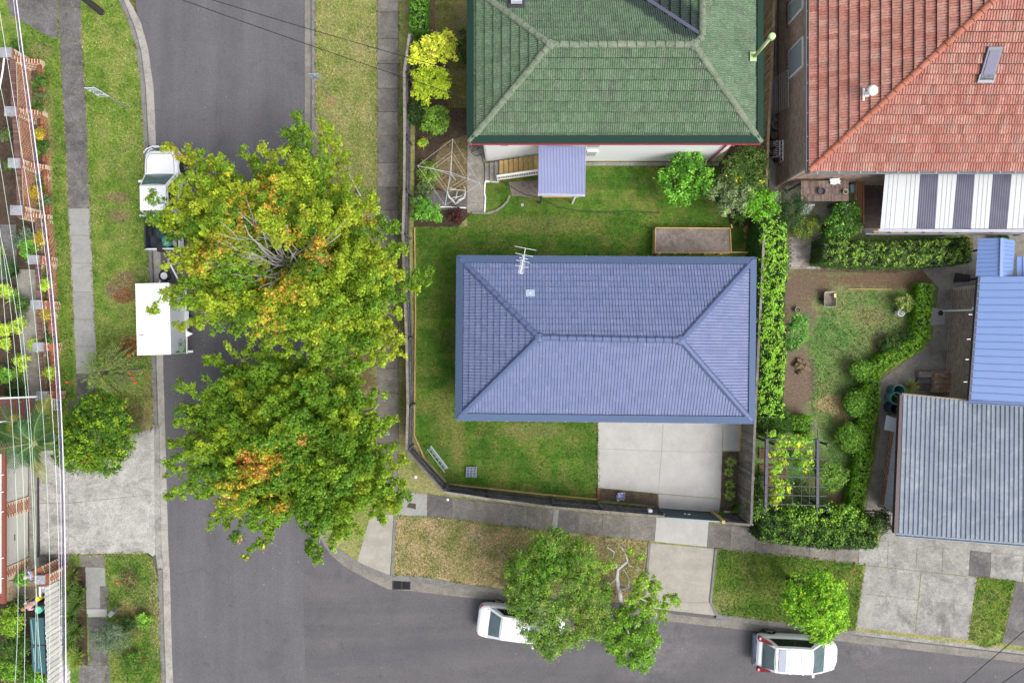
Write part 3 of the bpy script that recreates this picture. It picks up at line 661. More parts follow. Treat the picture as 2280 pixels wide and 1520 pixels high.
# ---- green tiled house
TG = tilemat('green_tile', [(0, (.095, .155, .09)), (.5, (.115, .18, .105)), (1, (.135, .20, .125))], .8, (.10, .10, .085), 1.4, .45, fine=.35)
def valley_darken(m):  # darkens the tiles along the valley line
    t_ = m.node_tree; b_ = [x for x in t_.nodes if x.type == 'BSDF_PRINCIPLED'][0]; src = b_.inputs['Base Color'].links[0].from_socket
    n = N.__new__(N); n.m = m; n.t = t_; n.geo = [x for x in t_.nodes if x.type == 'NEW_GEOMETRY'][0]
    sp = n.n('ShaderNodeSeparateXYZ'); n.l(n.geo.outputs['Position'], sp.inputs[0])
    dd_ = n.math('ABSOLUTE', n.math('SUBTRACT', n.math('ADD', sp.outputs[0], sp.outputs[1]), 8.32 + VY))
    dd_ = n.math('ADD', dd_, n.math('MULTIPLY', n.noise(2.5, 5), .5)); k = n.math('MULTIPLY', n.maprange(dd_, 1.45, 1.15), n.maprange(sp.outputs[1], VY - .2, VY)); k = n.math('MULTIPLY', k, n.maprange(sp.outputs[0], 8.35, 8.3))
    n.l(n.mix(n.math('MULTIPLY', k, .85), src, (.022, .035, .035)), b_.inputs['Base Color'])
TGR = concmat('green_ridge_mortar', (.12, .16, .105), (.18, .215, .155), (.22, .20, .17), .3, .6, 2)
GMESH = paint('leaf_guard_green', (.018, .042, .032), .8, .3, 12, spec=.03)
PINK = paint('red_gutter_paint', (.38, .055, .085), .5, .15)
hg = thing('house', 'white house with mossy green tiled hip roof and red gutters', 'house', P(1370, 200, 0))
ze, pt = 4.3, .52
X0, X1, Y0 = -2.0, P(1694, 0, ze).x, P(0, 317, ze).y
h = 3.65; Y1 = Y0 + 2 * h; zr = ze + h * pt
RA = Vector((X0 + h, Y0 + h, zr)); 
wr = 8.32; whw = X1 - wr; zw = ze + whw * pt; wx0 = wr - whw; YN = Y1 + 7
V0 = Vector((wx0, Y1, ze)); VT = Vector((wr, Y1 - whw, zw))
RB2 = Vector((X1 - h, Y0 + h, zr)); HJ = Vector((wr, Y1 - whw, zw))
VY = HJ.y; valley_darken(TG)
full, cut = [], MB(); prof = pan_prof(.30, 3, .034, .034)
for pl in ([Vector((X0, Y0, ze)), Vector((X1, Y0, ze)), RB2, RA], [Vector((X0, Y1, ze)), Vector((X0, Y0, ze)), RA],
           [V0, Vector((X0, Y1, ze)), RA, RB2, HJ],
           [Vector((X1, Y0, ze)), Vector((X1, HJ.y, ze)), HJ, RB2], [Vector((X1, HJ.y, ze)), Vector((X1, YN, ze)), Vector((wr, YN, zw)), HJ],
           [Vector((wx0, YN, ze)), V0, HJ, Vector((wr, YN, zw))]):
    roof_plane(hg, pl, .30, .45, prof, TG, full, cut, .085, .010)
pieces(hg, 'roof_tile', tile_mesh('roof_tile', .30, .45, prof, .085), full, TG)
cut.build('cut_tiles', TG, hg, kind='stuff')
for a, b in ((Vector((X0, Y0, ze)), RA), (Vector((X0, Y1, ze)), RA), (Vector((X1, Y0, ze)), RB2), (RA, RB2), (RB2, HJ), (HJ, Vector((wr, YN, zw)))):
    ridge_caps(hg, a, b, .42, .30, .11, TGR, 'round', -.03, 50)
MB().lathe(RA, [(.24, -.02), (.18, .1), (0, .13)], 10).build('ridge_junction', TGR, hg)
MB().lathe(RB2, [(.24, -.02), (.18, .1), (0, .13)], 10).build('ridge_junction', TGR, hg)
MB().bar(V0 + Vector((0, 0, .12)), HJ + Vector((0, 0, .10)), .16, .03).build('valley_flashing', paint('lead_valley', (.10, .105, .16), .5, .3), hg)
e = .01
for a, b, o in (((X0, Y0), (X1, Y0), (0, -1, 0)), ((X0, Y1), (X0, Y0), (-1, 0, 0)), ((X1, Y0), (X1, YN), (1, 0, 0)), ((X0, Y1), (wx0, Y1), (0, 1, 0))):
    a3, b3 = Vector((*a, ze)), Vector((*b, ze)); gutter(hg, a3, b3, .08, PINK, o)
    ov = Vector(o); up = Vector((0, 0, pt * .24)); ed = (b3 - a3).normalized()
    k0 = .18; k1 = .18 if b[1] != YN else 0
    q = [a3 + ov * .08, b3 + ov * .08, b3 - ov * .24 + up - ed * k1, a3 - ov * .24 + up + ed * k0]
    MB().add([x + Vector((0, 0, .115)) for x in q], [(0, 1, 2, 3)]).build('leaf_guard', GMESH, hg)
WX0, WX1, WY0 = -1.42, 10.75, P(0, 360, 0).y
MB().prism([(WX0, WY0), (WX1, WY0), (WX1, YN - .4), (wx0 + .6, YN - .4), (wx0 + .6, Y1 - .5), (WX0, Y1 - .5)], 0, ze - .14).build('wall', WHITE, hg, bevel=.12)
MB().prism([(X0, Y0), (X1, Y0), (X1, YN), (wx0, YN), (wx0, Y1), (X0, Y1)], ze - .15, ze - .12).build('soffit', WHITE, hg)
MB().add([(wx0, YN, ze), (X1, YN, ze), (wr, YN, zw)], [(0, 1, 2)]).build('gable', WHITE, hg)
for x, z, w_, h_ in ((1123, 3.1, .5, .5), (1318, 1.6, .55, .8), (1322, 3.0, .7, .7)):
    p = P(x, 345, z); f = MB().box((p.x, WY0 - .02, z), (w_, .06, h_)).build('window', WHITE, hg)
    MB().box((p.x, WY0 - .06, z), (w_ - .14, .02, h_ - .14)).build('pane', paint('pale_glass', (.45, .48, .52), .2, .1), f)
MB().tube([P(1633, 324, 4.15), Vector((10.35, WY0 - .06, 3.9)), Vector((10.35, WY0 - .06, .2))], .045, 8).build('downpipe', PINK, hg)
MB().box(P(1150, 3, 5.1) + Vector((0, 0, .25)), (.5, .35, .3)).build('roof_vent', paint('vent', (.6, .63, .72), .5), hg)
MB().box(P(1150, 8, 5.1) + Vector((0, 0, .02)), (.75, .5, .06)).build('vent_flashing', DARK, hg)
FL = paint('pale_green_flue', (.42, .52, .27), .5, .1)
p0 = P(1679, 127, 4.75); M1 = MB().box(p0 + Vector((-.05, 0, .02)), (.3, .42, .05)); M1.build('flue_flashing', FL, hg)
MB().tube([p0, p0 + Vector((.02, 0, 1.95))], .075, 12).build('flue', FL, hg, smooth=True)
MB().lathe(p0 + Vector((.02, 0, 1.85)), [(.08, 0), (.15, .03), (.15, .16), (.10, .2), (0, .21)], 16).build('flue_cap', FL, hg)
# porch and stairs
pr = thing('porch', 'small porch with lilac corrugated roof beside timber stairs of the white house', 'porch', P(1250, 380, 0))
LIL = paint('lilac_roof_sheet', (.20, .225, .37), .45, .08, 2)
z0, z1 = 3.0, 3.35
a, b, c, d_ = P(1198, 430, z0), P(1303, 432, z0), P(1304, 326, z1), P(1199, 324, z1)
nc = 32
for s in range(2):
    m = MB(); vs = []; fs = []
    for i in range(nc + 1):
        f = (s + i / nc) / 2; zz = .018 * (1 if i % 2 else 0); lo, hi = a.lerp(b, f), d_.lerp(c, f)
        vs += [lo + Vector((0, 0, zz)), hi + Vector((0, 0, zz))]
    MB().add(vs, [(2 * i, 2 * i + 2, 2 * i + 3, 2 * i + 1) for i in range(nc)]).build('roof_sheet', LIL, pr)
gutter(pr, a, b, .09, paint('lilac_gutter', (.5, .52, .62), .5), (0, -1, 0))
MB().bar(a + Vector((.1, .1, -.12)), b + Vector((-.3, .1, -.12)), .08, .1).build('beam', TIMY, pr)
pz = 1.45
PFY0 = a.y + .15
MB().box(((a.x + b.x) / 2, (PFY0 + WY0) / 2, pz - .05), (b.x - a.x - .3, WY0 - PFY0, .09)).build('floor', TIMY, pr)
MB().box((a.x + .22, PFY0, (z0) / 2), (.09, .09, z0 - .1)).build('post', paint('blue_post', (.03, .05, .09), .5), pr)
MB().box((b.x - .35, PFY0, (z0) / 2), (.09, .09, z0 - .1)).build('post', WHITE, pr)
st = thing('stairs', 'timber stairs with white balustrade rising to the lilac-roofed porch', 'stairs', P(1150, 370, 0))
xt, xb = 1.36, -.66; nst = 8
for i in range(nst):
    x = xb + (xt - xb) * (i + .5) / nst; z = .38 + (pz - .38) * (i + 1) / nst
    ya, yb = WY0 - .10 - (.0), WY0 - 1.0
    MB().box((x, (ya + yb) / 2, z), ((xt - xb) / nst - .012, ya - yb, .045)).build('tread', TIMY, st)
MB().bar((xb, WY0 - 1.02, .30), (xt, WY0 - 1.02, pz - .05), .05, .22).build('stringer', TIMY, st)
MB().bar((xb - .1, WY0 - 1.08, 1.18), (xt, WY0 - 1.08, pz + .92), .10, .05).build('handrail', WHITE, st)
MB().bar((xb - .1, WY0 - 1.08, .52), (xt, WY0 - 1.08, pz + .16), .05, .05).build('bottom_rail', WHITE, st)
MB().box((xb - .08, WY0 - 1.08, .6), (.09, .09, 1.2)).build('newel_post', WHITE, st)
for i in range(17):
    f = (i + .5) / 17; x = xb + (xt - xb) * f; z = .52 + (pz + .16 - .52) * f
    MB().box((x, WY0 - 1.08, z + .34), (.035, .03, .66)).build('baluster', WHITE, st)
cs = thing('concrete_steps', 'three worn concrete steps at the foot of the timber stairs', 'steps', P(1095, 375, 0))
for i in range(3):
    x = xb - .12 - .26 * (2 - i); MB().box((x, WY0 - .6, .06 * (i + 1)), (.255, 1.0, .12 * (i + 1))).build('step', C_YARD, cs)
# ---- red tiled brick house
TR_ = tilemat('red_tile', [(0, (.34, .135, .10)), (.3, (.38, .165, .13)), (.7, (.43, .19, .15)), (.95, (.47, .25, .2)), (1, (.34, .10, .09))], .8, (.27, .2, .17), 1.6, .5, fine=.30)
TRR = concmat('red_ridge', (.32, .105, .065), (.42, .165, .11), (.28, .17, .13), .25, .5, 3)
GUTG = paint('grey_gutter', (.20, .225, .25), .5, .2)
hr = thing('house', 'brown brick house with weathered red terracotta tile roof', 'house', P(2050, 200, 0))
ze, pt = 4.0, .48
X0, Y0 = P(1801, 0, ze).x, P(0, 381, ze).y
S = 16.0; RC = Vector((X0 + S, Y0 + S, ze + S * pt))
full, cut = [], MB(); prof = pan_prof(.245, 2, .05, .04)
K1 = 9.5; K2 = 13.0
q = lambda x, y, k: Vector((x, y, ze + k * pt))
Hh = 10.2
AP = q(X0 + Hh, Y0 + Hh, Hh)
roof_plane(hr, [q(X0, Y0, 0), q(X0 + 2 * Hh, Y0, 0), AP], .245, .42, prof, TR_, full, cut, .08, .010)
roof_plane(hr, [q(X0, Y0 + 2 * Hh, 0), q(X0, Y0, 0), AP], .245, .42, prof, TR_, full, cut, .08, .010)
pieces(hr, 'roof_tile', tile_mesh('roof_tile', .245, .42, prof, .08), full, TR_)
cut.build('cut_tiles', TR_, hr, kind='stuff')
ridge_caps(hr, q(X0, Y0, 0), AP, .42, .27, .11, TRR, 'round', -.03, 60)
MB().add([q(X0 + 2 * Hh, Y0 + 2 * Hh, 0), q(X0 + 2 * Hh, Y0, 0), AP], [(0, 1, 2)]).build('far_roof_slope', TRR, hr)
MB().add([q(X0 + 2 * Hh, Y0 + 2 * Hh, 0), AP, q(X0, Y0 + 2 * Hh, 0)], [(0, 1, 2)]).build('far_roof_slope', TRR, hr)
gutter(hr, (X0, Y0, ze), (X0 + 2 * Hh, Y0, ze), .10, GUTG, (0, -1, 0), 22, METAL)
gutter(hr, (X0, Y0 + 2 * Hh, ze), (X0, Y0, ze), .10, GUTG, (-1, 0, 0), 18, METAL)
BX, BY = P(1728, 0, 0).x, P(0, 416, 0).y
MB().prism([(BX, BY), (BX + 19.5, BY), (BX + 19.5, BY + 19), (BX, BY + 19)], 0, ze - .14).build('wall', MORTG, hr)
MB().prism([(X0 - .1, Y0 - .05), (X0 + 20.4, Y0 - .05), (X0 + 20.4, Y0 + 20.4), (X0 - .1, Y0 + 20.4)], ze - .15, ze - .125).build('soffit', DARK, hr)
sk1 = lambda s, z: (2.0 < s < 2.1)
def wins(s, z): return any(a < s < b and c < z < d for a, b, c, d in WN)
WN = [(9.3 - 0.1, 9.3, 0, 0)]
yw = lambda py, z: P(0, py, z).y - BY
WN = [(min(yw(160, 2.3), yw(105, 2.3)) - .1, max(yw(160, 2.3), yw(105, 2.3)) + .1, 1.6, 3.2), (yw(35, 2.5), yw(-10, 2.5), 1.6, 3.2)]
brick_face(hr, (BX, BY), (BX, BY + 13), .05, ze - .2, (-1, 0, 0), BRB, MORTG, limit=0, skip=wins, name='brick')
brick_face(hr, (BX, BY), (BX + 6, BY), .05, ze - .2, (0, -1, 0), BRB, MORTG, limit=0, name='brick')
for a_, b_, z_, z2 in WN:
    yc = BY + (a_ + b_) / 2; f = MB().box((BX - .02, yc, (z_ + z2) / 2), (.07, b_ - a_, z2 - z_)).build('window', WHITE, hr)
    MB().box((BX - .06, yc, (z_ + z2) / 2), (.02, b_ - a_ - .14, z2 - z_ - .14)).build('pane', paint('window_glass', (.22, .27, .29), .4, .2), f)
    m = MB()
    for k in range(10): m.box((BX - .04, BY + a_ - .15 + (b_ - a_ + .3) * (k + .5) / 10, z_ - .06), (.16, .09, .1))
    m.build('brick_sill', BRD, hr, kind='stuff')
MB().box((BX - .04, BY + 5.5, .5), (.1, 9, .12)).build('plinth_course', BRD, hr)
# skylight
sl_ = thing('x', None, None); bpy.data.objects.remove(sl_)
def on_south(px, py, lift=.06):
    z = 4.5
    for _ in range(8): p = P(px, py, z); z = ze + (p.y - Y0) * pt + lift
    return P(px, py, z)
corners = [on_south(2175, 180), on_south(2208, 180), on_south(2233, 102), on_south(2199, 102)]
c = sum(corners, Vector()) / 4; rx = ((corners[1] - corners[0]).length + (corners[2] - corners[3]).length) / 2
Mx = frame(c, (1, 0, 0), (0, -pt, 1)); L = (corners[3] - corners[0]).length * .96
SKF = paint('skylight_frame', (.07, .075, .11), .4, .2)
s_ = MB().box((0, 0, .05), (rx, L, .12)); s_.v = [Mx @ Vector(v) for v in s_.v]; sf = s_.build('skylight', SKF, hr, bevel=.015)
s_ = MB().box((0, .03, .125), (rx - .2, L - .38, .02)); s_.v = [Mx @ Vector(v) for v in s_.v]; s_.build('pane', paint('skylight_glass', (.16, .155, .22), .5, .1, spec=.1), sf)
s_ = MB().box((0, -L / 2 + .06, .1), (rx + .06, .34, .02)); s_.v = [Mx @ Vector(v) for v in s_.v]; s_.build('flashing', paint('flash', (.17, .19, .23), .4), sf)
# white vent cowl on west slope
p = P(1936, 208, 5.6)
def on_west(px, py, lift=.0):
    z = 4.5
    for _ in range(8): p = P(px, py, z); z = ze + (p.x - X0) * pt + lift
    return P(px, py, z)
p = on_west(1922, 212)
MB().box(p + Vector((-.02, 0, .07)), (.09, .56, .03)).build('vent_flashing', WHITE, hr)
MB().box(p + Vector((.1, 0, .12)), (.2, .22, .03)).build('vent_flashing', WHITE, hr)
MB().tube([p + Vector((.12, 0, 0)), p + Vector((.12, 0, .5))], .1, 12).build('vent_pipe', WHITE, hr)
MB().lathe(p + Vector((.12, 0, .45)), [(.12, 0), (.22, .04), (.24, .12), (.18, .2), (.08, .24), (0, .25)], 18).build('vent_cowl', WHITE, hr, smooth=True)
# leaning dark lattice, white sash windows stored against the wall
def grid(name, label, cat, c0, cx_, cy_, nx, ny, mat, th=.03, pane=None):
    """c0 corner, cx_/cy_ edge vectors; bars as parts"""
    t = thing(name, label, cat, c0); c0 = Vector(c0); cx_ = Vector(cx_); cy_ = Vector(cy_)
    for i in range(nx + 1): MB().bar(c0 + cx_ * (i / nx), c0 + cx_ * (i / nx) + cy_, th * (1.8 if i in (0, nx) else 1), th).build('bar', mat, t)
    for i in range(ny + 1): MB().bar(c0 + cy_ * (i / ny), c0 + cy_ * (i / ny) + cx_, th * (1.8 if i in (0, ny) else 1), th).build('bar', mat, t)
    if pane: MB().add([c0, c0 + cx_, c0 + cx_ + cy_, c0 + cy_], [(0, 1, 2, 3)]).build('pane', pane, t)
    return t
grid('metal_grille', 'white-edged metal security grille leaning on the brown brick wall', 'grille', P(1726, 252, .3), P(1726, 174, .3) - P(1726, 252, .3), P(1755, 238, 1.9) - P(1726, 252, .3), 12, 6, paint('grille', (.42, .43, .42), .5), .016)
grid('sash_window', 'white multi-pane window frame propped against the brown brick wall', 'window frame', P(1733, 363, .3), P(1733, 318, .3) - P(1733, 363, .3), P(1743, 358, 1.0) - P(1733, 363, .3), 5, 2, WHITE, .03, GLASS)
grid('white_rack', 'small white slatted rack beside the stored window frame', 'rack', P(1721, 350, .3), P(1721, 316, .3) - P(1721, 350, .3), (.24, -.02, .25), 8, 1, WHITE, .022)
MB().bar(P(1726, 168, .1), P(1727, 78, .1), .09, .09).build('timber_plank', TIMW, None, label='grey plank lying in the passage beside the mossy fence', cat='plank')
# ---- red house rear: pergola, slatted table, deck
pg = thing('patio_roof', 'white corrugated patio roof with three smoky clear panels', 'patio roof', P(2100, 450, 0))
CW = paint('white_sheet', (.42, .445, .45), .4, .05, 2); CS = paint('smoky_sheet', (.095, .095, .135), .25, .3, 1.5, spec=.5)
zt_, zb = 3.05, 2.75
xs_ = [(1971, 1960), (2010, 2000), (2049, 2040), (2090, 2082), (2131, 2120), (2171, 2162), (2211, 2201), (2253, 2242), (2300, 2290), (2340, 2330), (2380, 2370)]
for i in range(len(xs_) - 1):
    (a0, b0), (a1, b1) = xs_[i], xs_[i + 1]; mat = CS if i in (2, 4, 6) else CW
    hi0, hi1, lo0, lo1 = P(a0, 386, zt_), P(a1, 386, zt_), P(b0, 509, zb), P(b1, 509, zb); vs = []; nc = 16 if mat == CS else 4
    seq = []
    for k in range(nc + 1):
        if nc == 16: seq.append((k / nc, .022 * (k % 2)))
        else:
            seq += [(k / nc - .012, 0), (k / nc, .018), (k / nc + .012, 0)] if 0 < k < nc else [(k / nc, 0)]
    for f, zz in seq: vs += [lo0.lerp(lo1, f) + Vector((0, 0, zz)), hi0.lerp(hi1, f) + Vector((0, 0, zz))]
    MB().add(vs, [(2 * k, 2 * k + 2, 2 * k + 3, 2 * k + 1) for k in range(len(seq) - 1)]).build('roof_sheet', mat, pg)
gutter(pg, P(1958, 510, zb), P(2370, 512, zb), .09, paint('white_gutter', (.55, .57, .66), .45), (0, -1, 0))
MB().bar(P(1925, 521, 2.2), P(2370, 521, 2.2), .05, .18).build('beam', paint('grey_beam', (.17, .18, .25), .6), pg)
for i in range(11):
    x = 1945 + i * 38; MB().bar(P(x, 515, 2.45), P(x + 30, 515, 2.45), .14, .03).build('batten', TIMY, pg, label='orange timber batten')
for x in (1960, 2130, 2300): MB().box(P(x, 515, 1.2), (.1, .1, 2.4)).build('post', TIMD, pg)
dk = thing('deck', 'dark timber deck between the patio roof and the slatted shed roof', 'deck', P(1945, 450, 0))
for i in range(22):
    y = 392 + i * 5.4; MB().bar(P(1924, y, .35), P(1975, y, .35), .118, .03).build('deck_board', concmat('deck_%d' % i, (.075, .055, .05), (.11, .085, .075), None, .2) if i == 0 else bpy.data.materials['deck_0'], dk)
for i in range(4):
    MB().bar(P(1906 + i * 5.5, 400, 1.2), P(1906 + i * 5.5, 500, 1.1), .08, .03).build('screen_slat', paint('orange_slat%d' % i, (.28, .12, .05), .7, .3), dk)
tb = thing('slatted_roof', 'low brown slatted timber roof against the brick wall', 'timber roof', P(1835, 425, 0))
a, b = P(1783, 448, 1.9), P(1889, 448, 1.9); c = P(1783, 401, 2.0)
SLT = concmat('brown_slat', (.14, .10, .085), (.22, .165, .14), (.09, .06, .05), .2, .5, 3, rnd=.3)
for r in range(3):
    for i in range(42):
        x = a.x + (b.x - a.x) * (i + .5) / 42; y0 = a.y + (c.y - a.y) * r / 3; y1 = a.y + (c.y - a.y) * (r + 1) / 3 - .015
        MB().box((x, (y0 + y1) / 2, 1.9 + random.uniform(0, .012)), ((b.x - a.x) / 42 - .006, y1 - y0, .03)).build('slat', SLT, tb)
for x, y in ((a.x + .1, a.y + .1), (b.x - .1, a.y + .1), (a.x + .1, c.y - .1), (b.x - .1, c.y - .1)): MB().box((x, y, .95), (.09, .09, 1.86)).build('post', TIMD, tb)
def pot(name, label, c, r, h, mat, wall=.88, cat='pot', soil=None, group=None, taper=.75, lid=None):
    t = thing(name, label, cat, c, group=group)
    c = Vector(c)
    MB().lathe(c, [(0, .0), (r * taper, 0), (r, h), (r * wall, h), (r * taper * wall, .05), (0, .05)], 20).build('body', mat, t, smooth=False)
    if soil: MB().lathe(c, [(r * wall * .96, h * .75), (0, h * .78)], 16).build('soil', soil, t)
    return t
TEAL = paint('teal_plastic', (.10, .26, .26), .45, .15); BLUEB = paint('navy_plastic', (.035, .045, .08), .45, .2); TERR = paint('terracotta', (.25, .13, .09), .8, .2)
pot('bowl', 'dark round bowl on the low slatted roof', P(1827, 427, 1.94), .19, .14, paint('dark_bowl', (.06, .05, .07), .5), cat='bowl')
pot('flower_pot', 'small cream pot at the right end of the slatted roof', P(1880, 428, 1.94), .13, .14, paint('cream', (.5, .46, .38), .6), soil=SOIL)
bm_ = MB(); 
def crumple(c, w, h, z, n=7, seed=1, amp=.08):
    rnd_ = random.Random(seed); m = MB(); vs = []
    for j in range(n):
        for i in range(n): vs.append((c[0] + (i / (n - 1) - .5) * w * (1 + rnd_.uniform(-.15, .15)), c[1] + (j / (n - 1) - .5) * h * (1 + rnd_.uniform(-.15, .15)), z + rnd_.uniform(0, amp)))
    return m.add(vs, [(j * n + i, j * n + i + 1, (j + 1) * n + i + 1, (j + 1) * n + i) for j in range(n - 1) for i in range(n - 1)])
crumple(P(1859, 404, 2.0), .5, .3, 2.0).build('plastic_bag', WHITE, None, label='crumpled white plastic bag on the slatted roof by the wall', cat='plastic bag')
grid('metal_rack', 'silver slatted rack standing beside the slatted roof near the paving', 'rack', P(1776, 476, .1), P(1803, 476, .1) - P(1776, 476, .1), P(1786, 456, .9) - P(1776, 476, .1), 1, 8, METAL, .03)
pot('bucket', 'teal tub beside the leafy bush by the paved path', P(1858, 468, 0), .30, .55, TEAL, cat='tub')
MB().box(P(1897, 421, .9), (.28, .4, .3)).build('storage_box', paint('pale_teal', (.25, .42, .42), .5), None, label='pale teal box beside the deck screen', cat='box', bevel=.02)
for i, (x, y, r, l) in enumerate(((1728, 263, .30, 'large pale-rimmed pot in the brick passage'), (1737, 267, .15, 'small black pot tucked beside the large pale-rimmed pot'), (1724, 282, .27, 'wide grey pot in the brick passage, behind the round clay pot'),
        (1731, 288, .24, 'round clay pot with pale rim in the brick passage'), (1738, 277, .13, 'tiny dark pot between the passage pots'), (1719, 306, .26, 'dark blue pot beside the brown pot in the passage'), (1732, 304, .24, 'brown pot near the stored window frames'),
        (1713, 327, .26, 'black pot at the fence end of the passage'), (1716, 342, .24, 'second black pot beside the stored window frame'), (1727, 356, .22, 'black pot at the foot of the stored window frame'))):
    pot('plant_pot', l, P(x, y, 0.02), r, .4, TERR if i in (3, 6) else (C_YARD if i in (0, 2) else BLACK), soil=SOIL, group='pots stored in the brick passage')
# ---- blue ribbed metal roof house at right
MB_ = paint('blue_metal_roof', (.14, .225, .45), .4, .06, 1.2, spec=.5); MBD = paint('blue_metal_ridge', (.18, .26, .47), .4, .06)
hc = thing('house', 'brown brick house with bright blue ribbed metal roof at the right edge', 'house', P(2210, 750, 0))
def ribbed(parent, a, b, c, d, n, mat, rib=.04, rw=.05, name='roof_sheet'):
    """quad a-b (ridge/eave along ribs) ; ribs run a->b, stacked from a-b to d-c"""
    for i in range(n):
        p0, p1, p2, p3 = a.lerp(d, i / n), b.lerp(c, i / n), b.lerp(c, (i + 1) / n), a.lerp(d, (i + 1) / n)
        w = (p3 - p0).length; f = rw / w; up = (p1 - p0).cross(p3 - p0).normalized(); up = up if up.z > 0 else -up
        seq = [(0, 0), (f * .3, rib), (f, rib), (f * 1.5, 0), (1, 0)]
        vs = []
        for s, h_ in seq: vs += [p0.lerp(p3, s) + up * h_, p1.lerp(p2, s) + up * h_]
        MB().add(vs, [(2 * k, 2 * k + 2, 2 * k + 3, 2 * k + 1) for k in range(4)]).build(name, mat, parent)
ze = 2.8
ribbed(hc, P(2156, 892, ze), P(2520, 912, ze + 1.6), P(2540, 612, ze + 1.6), P(2176, 617, ze), 17, MB_)
MB().bar(P(2178, 616, ze - .02), P(2157, 893, ze - .02), .12, .14).build('fascia', paint('dark_fascia', (.03, .035, .06), .5), hc)
gutter(hc, P(2156, 893, ze + .1), P(2520, 913, ze + 1.6), .09, MBD, (0, -1, 0))
wa, wb = P(2103, 862, 0), P(2118, 641, 0); wx = P(2166, 0, ze).x + .1
wa = P(2101, 885, 0); wb = P(2119, 641, 0)
MB().prism([wa, wb, wb + Vector((9, 0, 0)), wa + Vector((9, 0, 0))], 0, ze - .05).build('wall', MORTG, hc)
brick_face(hc, wa, wb, .05, ze - .12, (-1, .07, 0), BRB, MORTG, limit=0)
brick_face(hc, wb, wb + Vector((3, 0, 0)), .05, ze - .12, (0, 1, 0), BRB, MORTG, limit=0)
MB().box(wa.lerp(wb, .8) + Vector((-.05, 0, 2.2)), (.12, .22, .26)).build('wall_vent', DARK, hc)
MB().bar(P(2168, 690, 2.5), P(2100, 692, .25), .07, .07).build('waste_pipe', WHITE, hc)
MB().lathe(P(2094, 697, .03), [(.13, 0), (.13, .04), (.08, .05), (.05, .03), (0, .02)], 14).build('drain', DARK, hc)
MB().box(P(2172, 686, 2.65), (.3, .09, .08)).build('pipe_collar', WHITE, hc)
for y in (700, 755, 800, 850): MB().bar(P(2171 - (y - 617) * .075, y, 2.85), P(2163 - (y - 617) * .075, y, 2.85), .03, .02).build('gutter_strap', WHITE, hc)
# small gabled roof
ga = thing('annex', 'small annex with blue ribbed gable roof behind the brick house', 'annex', P(2210, 570, 0))
zr, z2 = 3.1, 2.7
ribbed(ga, P(2172, 618, z2), P(2226, 616, zr), P(2230, 530, zr), P(2178, 531, z2), 9, MB_, .03)
ribbed(ga, P(2232, 616, zr), P(2255, 614, z2), P(2260, 536, z2), P(2233, 530, zr), 9, MB_, .03)
MB().bar(P(2229, 616, zr + .03), P(2231, 530, zr + .03), .16, .03).build('ridge_capping', MBD, ga)
for x, y in ((2252, 610), (2254, 542)): q_ = P(x, y, z2); MB().box((q_.x, q_.y, z2 / 2 - .08), (.09, .09, z2 - .16)).build('post', DARK, ga)
MB().prism([P(2127, 608, 0), P(2158, 612, 0), P(2158, 626, 0), P(2122, 628, 0)], .02, .09).build('rubber_mat', BLACK, None, label='black mat on the concrete at the corner of the brown brick house', cat='mat')
ribbed(ga, P(2262, 571, 2.6), P(2262, 616, 2.7), P(2330, 616, 2.7), P(2330, 571, 2.6), 5, MB_, .03)
# ---- grey garage
gg = thing('garage', 'garage with long grey corrugated roof and dark brown fascia at lower right', 'garage', P(2130, 1040, 0))
GR = concmat('grey_roof_sheet', (.14, .17, .215), (.18, .212, .262), (.29, .32, .36), .08, .6, 1.3, rnd=.07, rough=.5)
z0, z1 = 2.5, 2.5
n = 26
a, b, c, d_ = P(2010, 877, z0), P(2000, 1186, z0), P(2330, 1213, z0), P(2330, 910, z0)
ribbed(gg, a, b, c, d_, n + 5, GR, .05, .055)
MB().bar(P(2006, 878, z0 - .08), P(1993, 1186, z0 - .08), .22, .2).build('fascia', paint('brown_fascia', (.045, .025, .03), .5, .2), gg)
gutter(gg, P(1997, 1187, z0), P(2330, 1214, z0), .12, paint('blue_grey_gutter', (.22, .28, .35), .5), (0, -1, 0))
MB().bar(P(2008, 877, z0), P(2330, 909, z0), .1, .05).build('barge_board', paint('pale_barge', (.2, .17, .13), .6), gg)
w0 = [P(2014, 884, 0), P(2004, 1170, 0)]
p_ = [P(1988, 900, 0), P(1957, 1128, 0), P(2270, 1155, 0), P(2270, 925, 0)]
MB().prism(p_, 0, z0 - .2).build('wall', MORT, gg)
brick_face(gg, p_[0], p_[1], .02, .5, (-1, 0, 0), BRO, MORT, limit=80)
brick_face(gg, p_[1], p_[2], .05, z0 - .25, (0, -1, 0), BRO, MORT, limit=0)
wcl = paint('white_lilac_sheet', (.5, .52, .62), .45, .05); nn = 42; q0, q1 = p_[0] + Vector((-.03, 0, 0)), p_[1] + Vector((-.03, 0, 0))
for i in range(nn):
    a0, a1 = q0.lerp(q1, i / nn), q0.lerp(q1, (i + 1) / nn); am = a0.lerp(a1, .5) + Vector((-.03, 0, 0))
    MB().add([v + Vector((0, 0, z)) for z in (.5, z0 - .2) for v in (a0, am, a1)], [(0, 1, 4, 3), (1, 2, 5, 4)]).build('cladding_rib', wcl, gg)
MB().prism([P(1974, 924, 1.3), P(2008, 935, 1.3), P(2005, 964, 1.3), P(1969, 956, 1.3)], 1.27, 1.3).build('loose_sheet', paint('pale_board', (.5, .53, .56), .5, .03), None, label='pale square board fixed flat beside the white garage cladding below the tubs', cat='board')
pot('bin', 'topmost teal bin in the row beside the box hedge', P(1984, 868, 0), .33, .7, paint('deep_teal', (.045, .17, .17), .45), cat='bin', taper=.8, group='round bins by the garage')
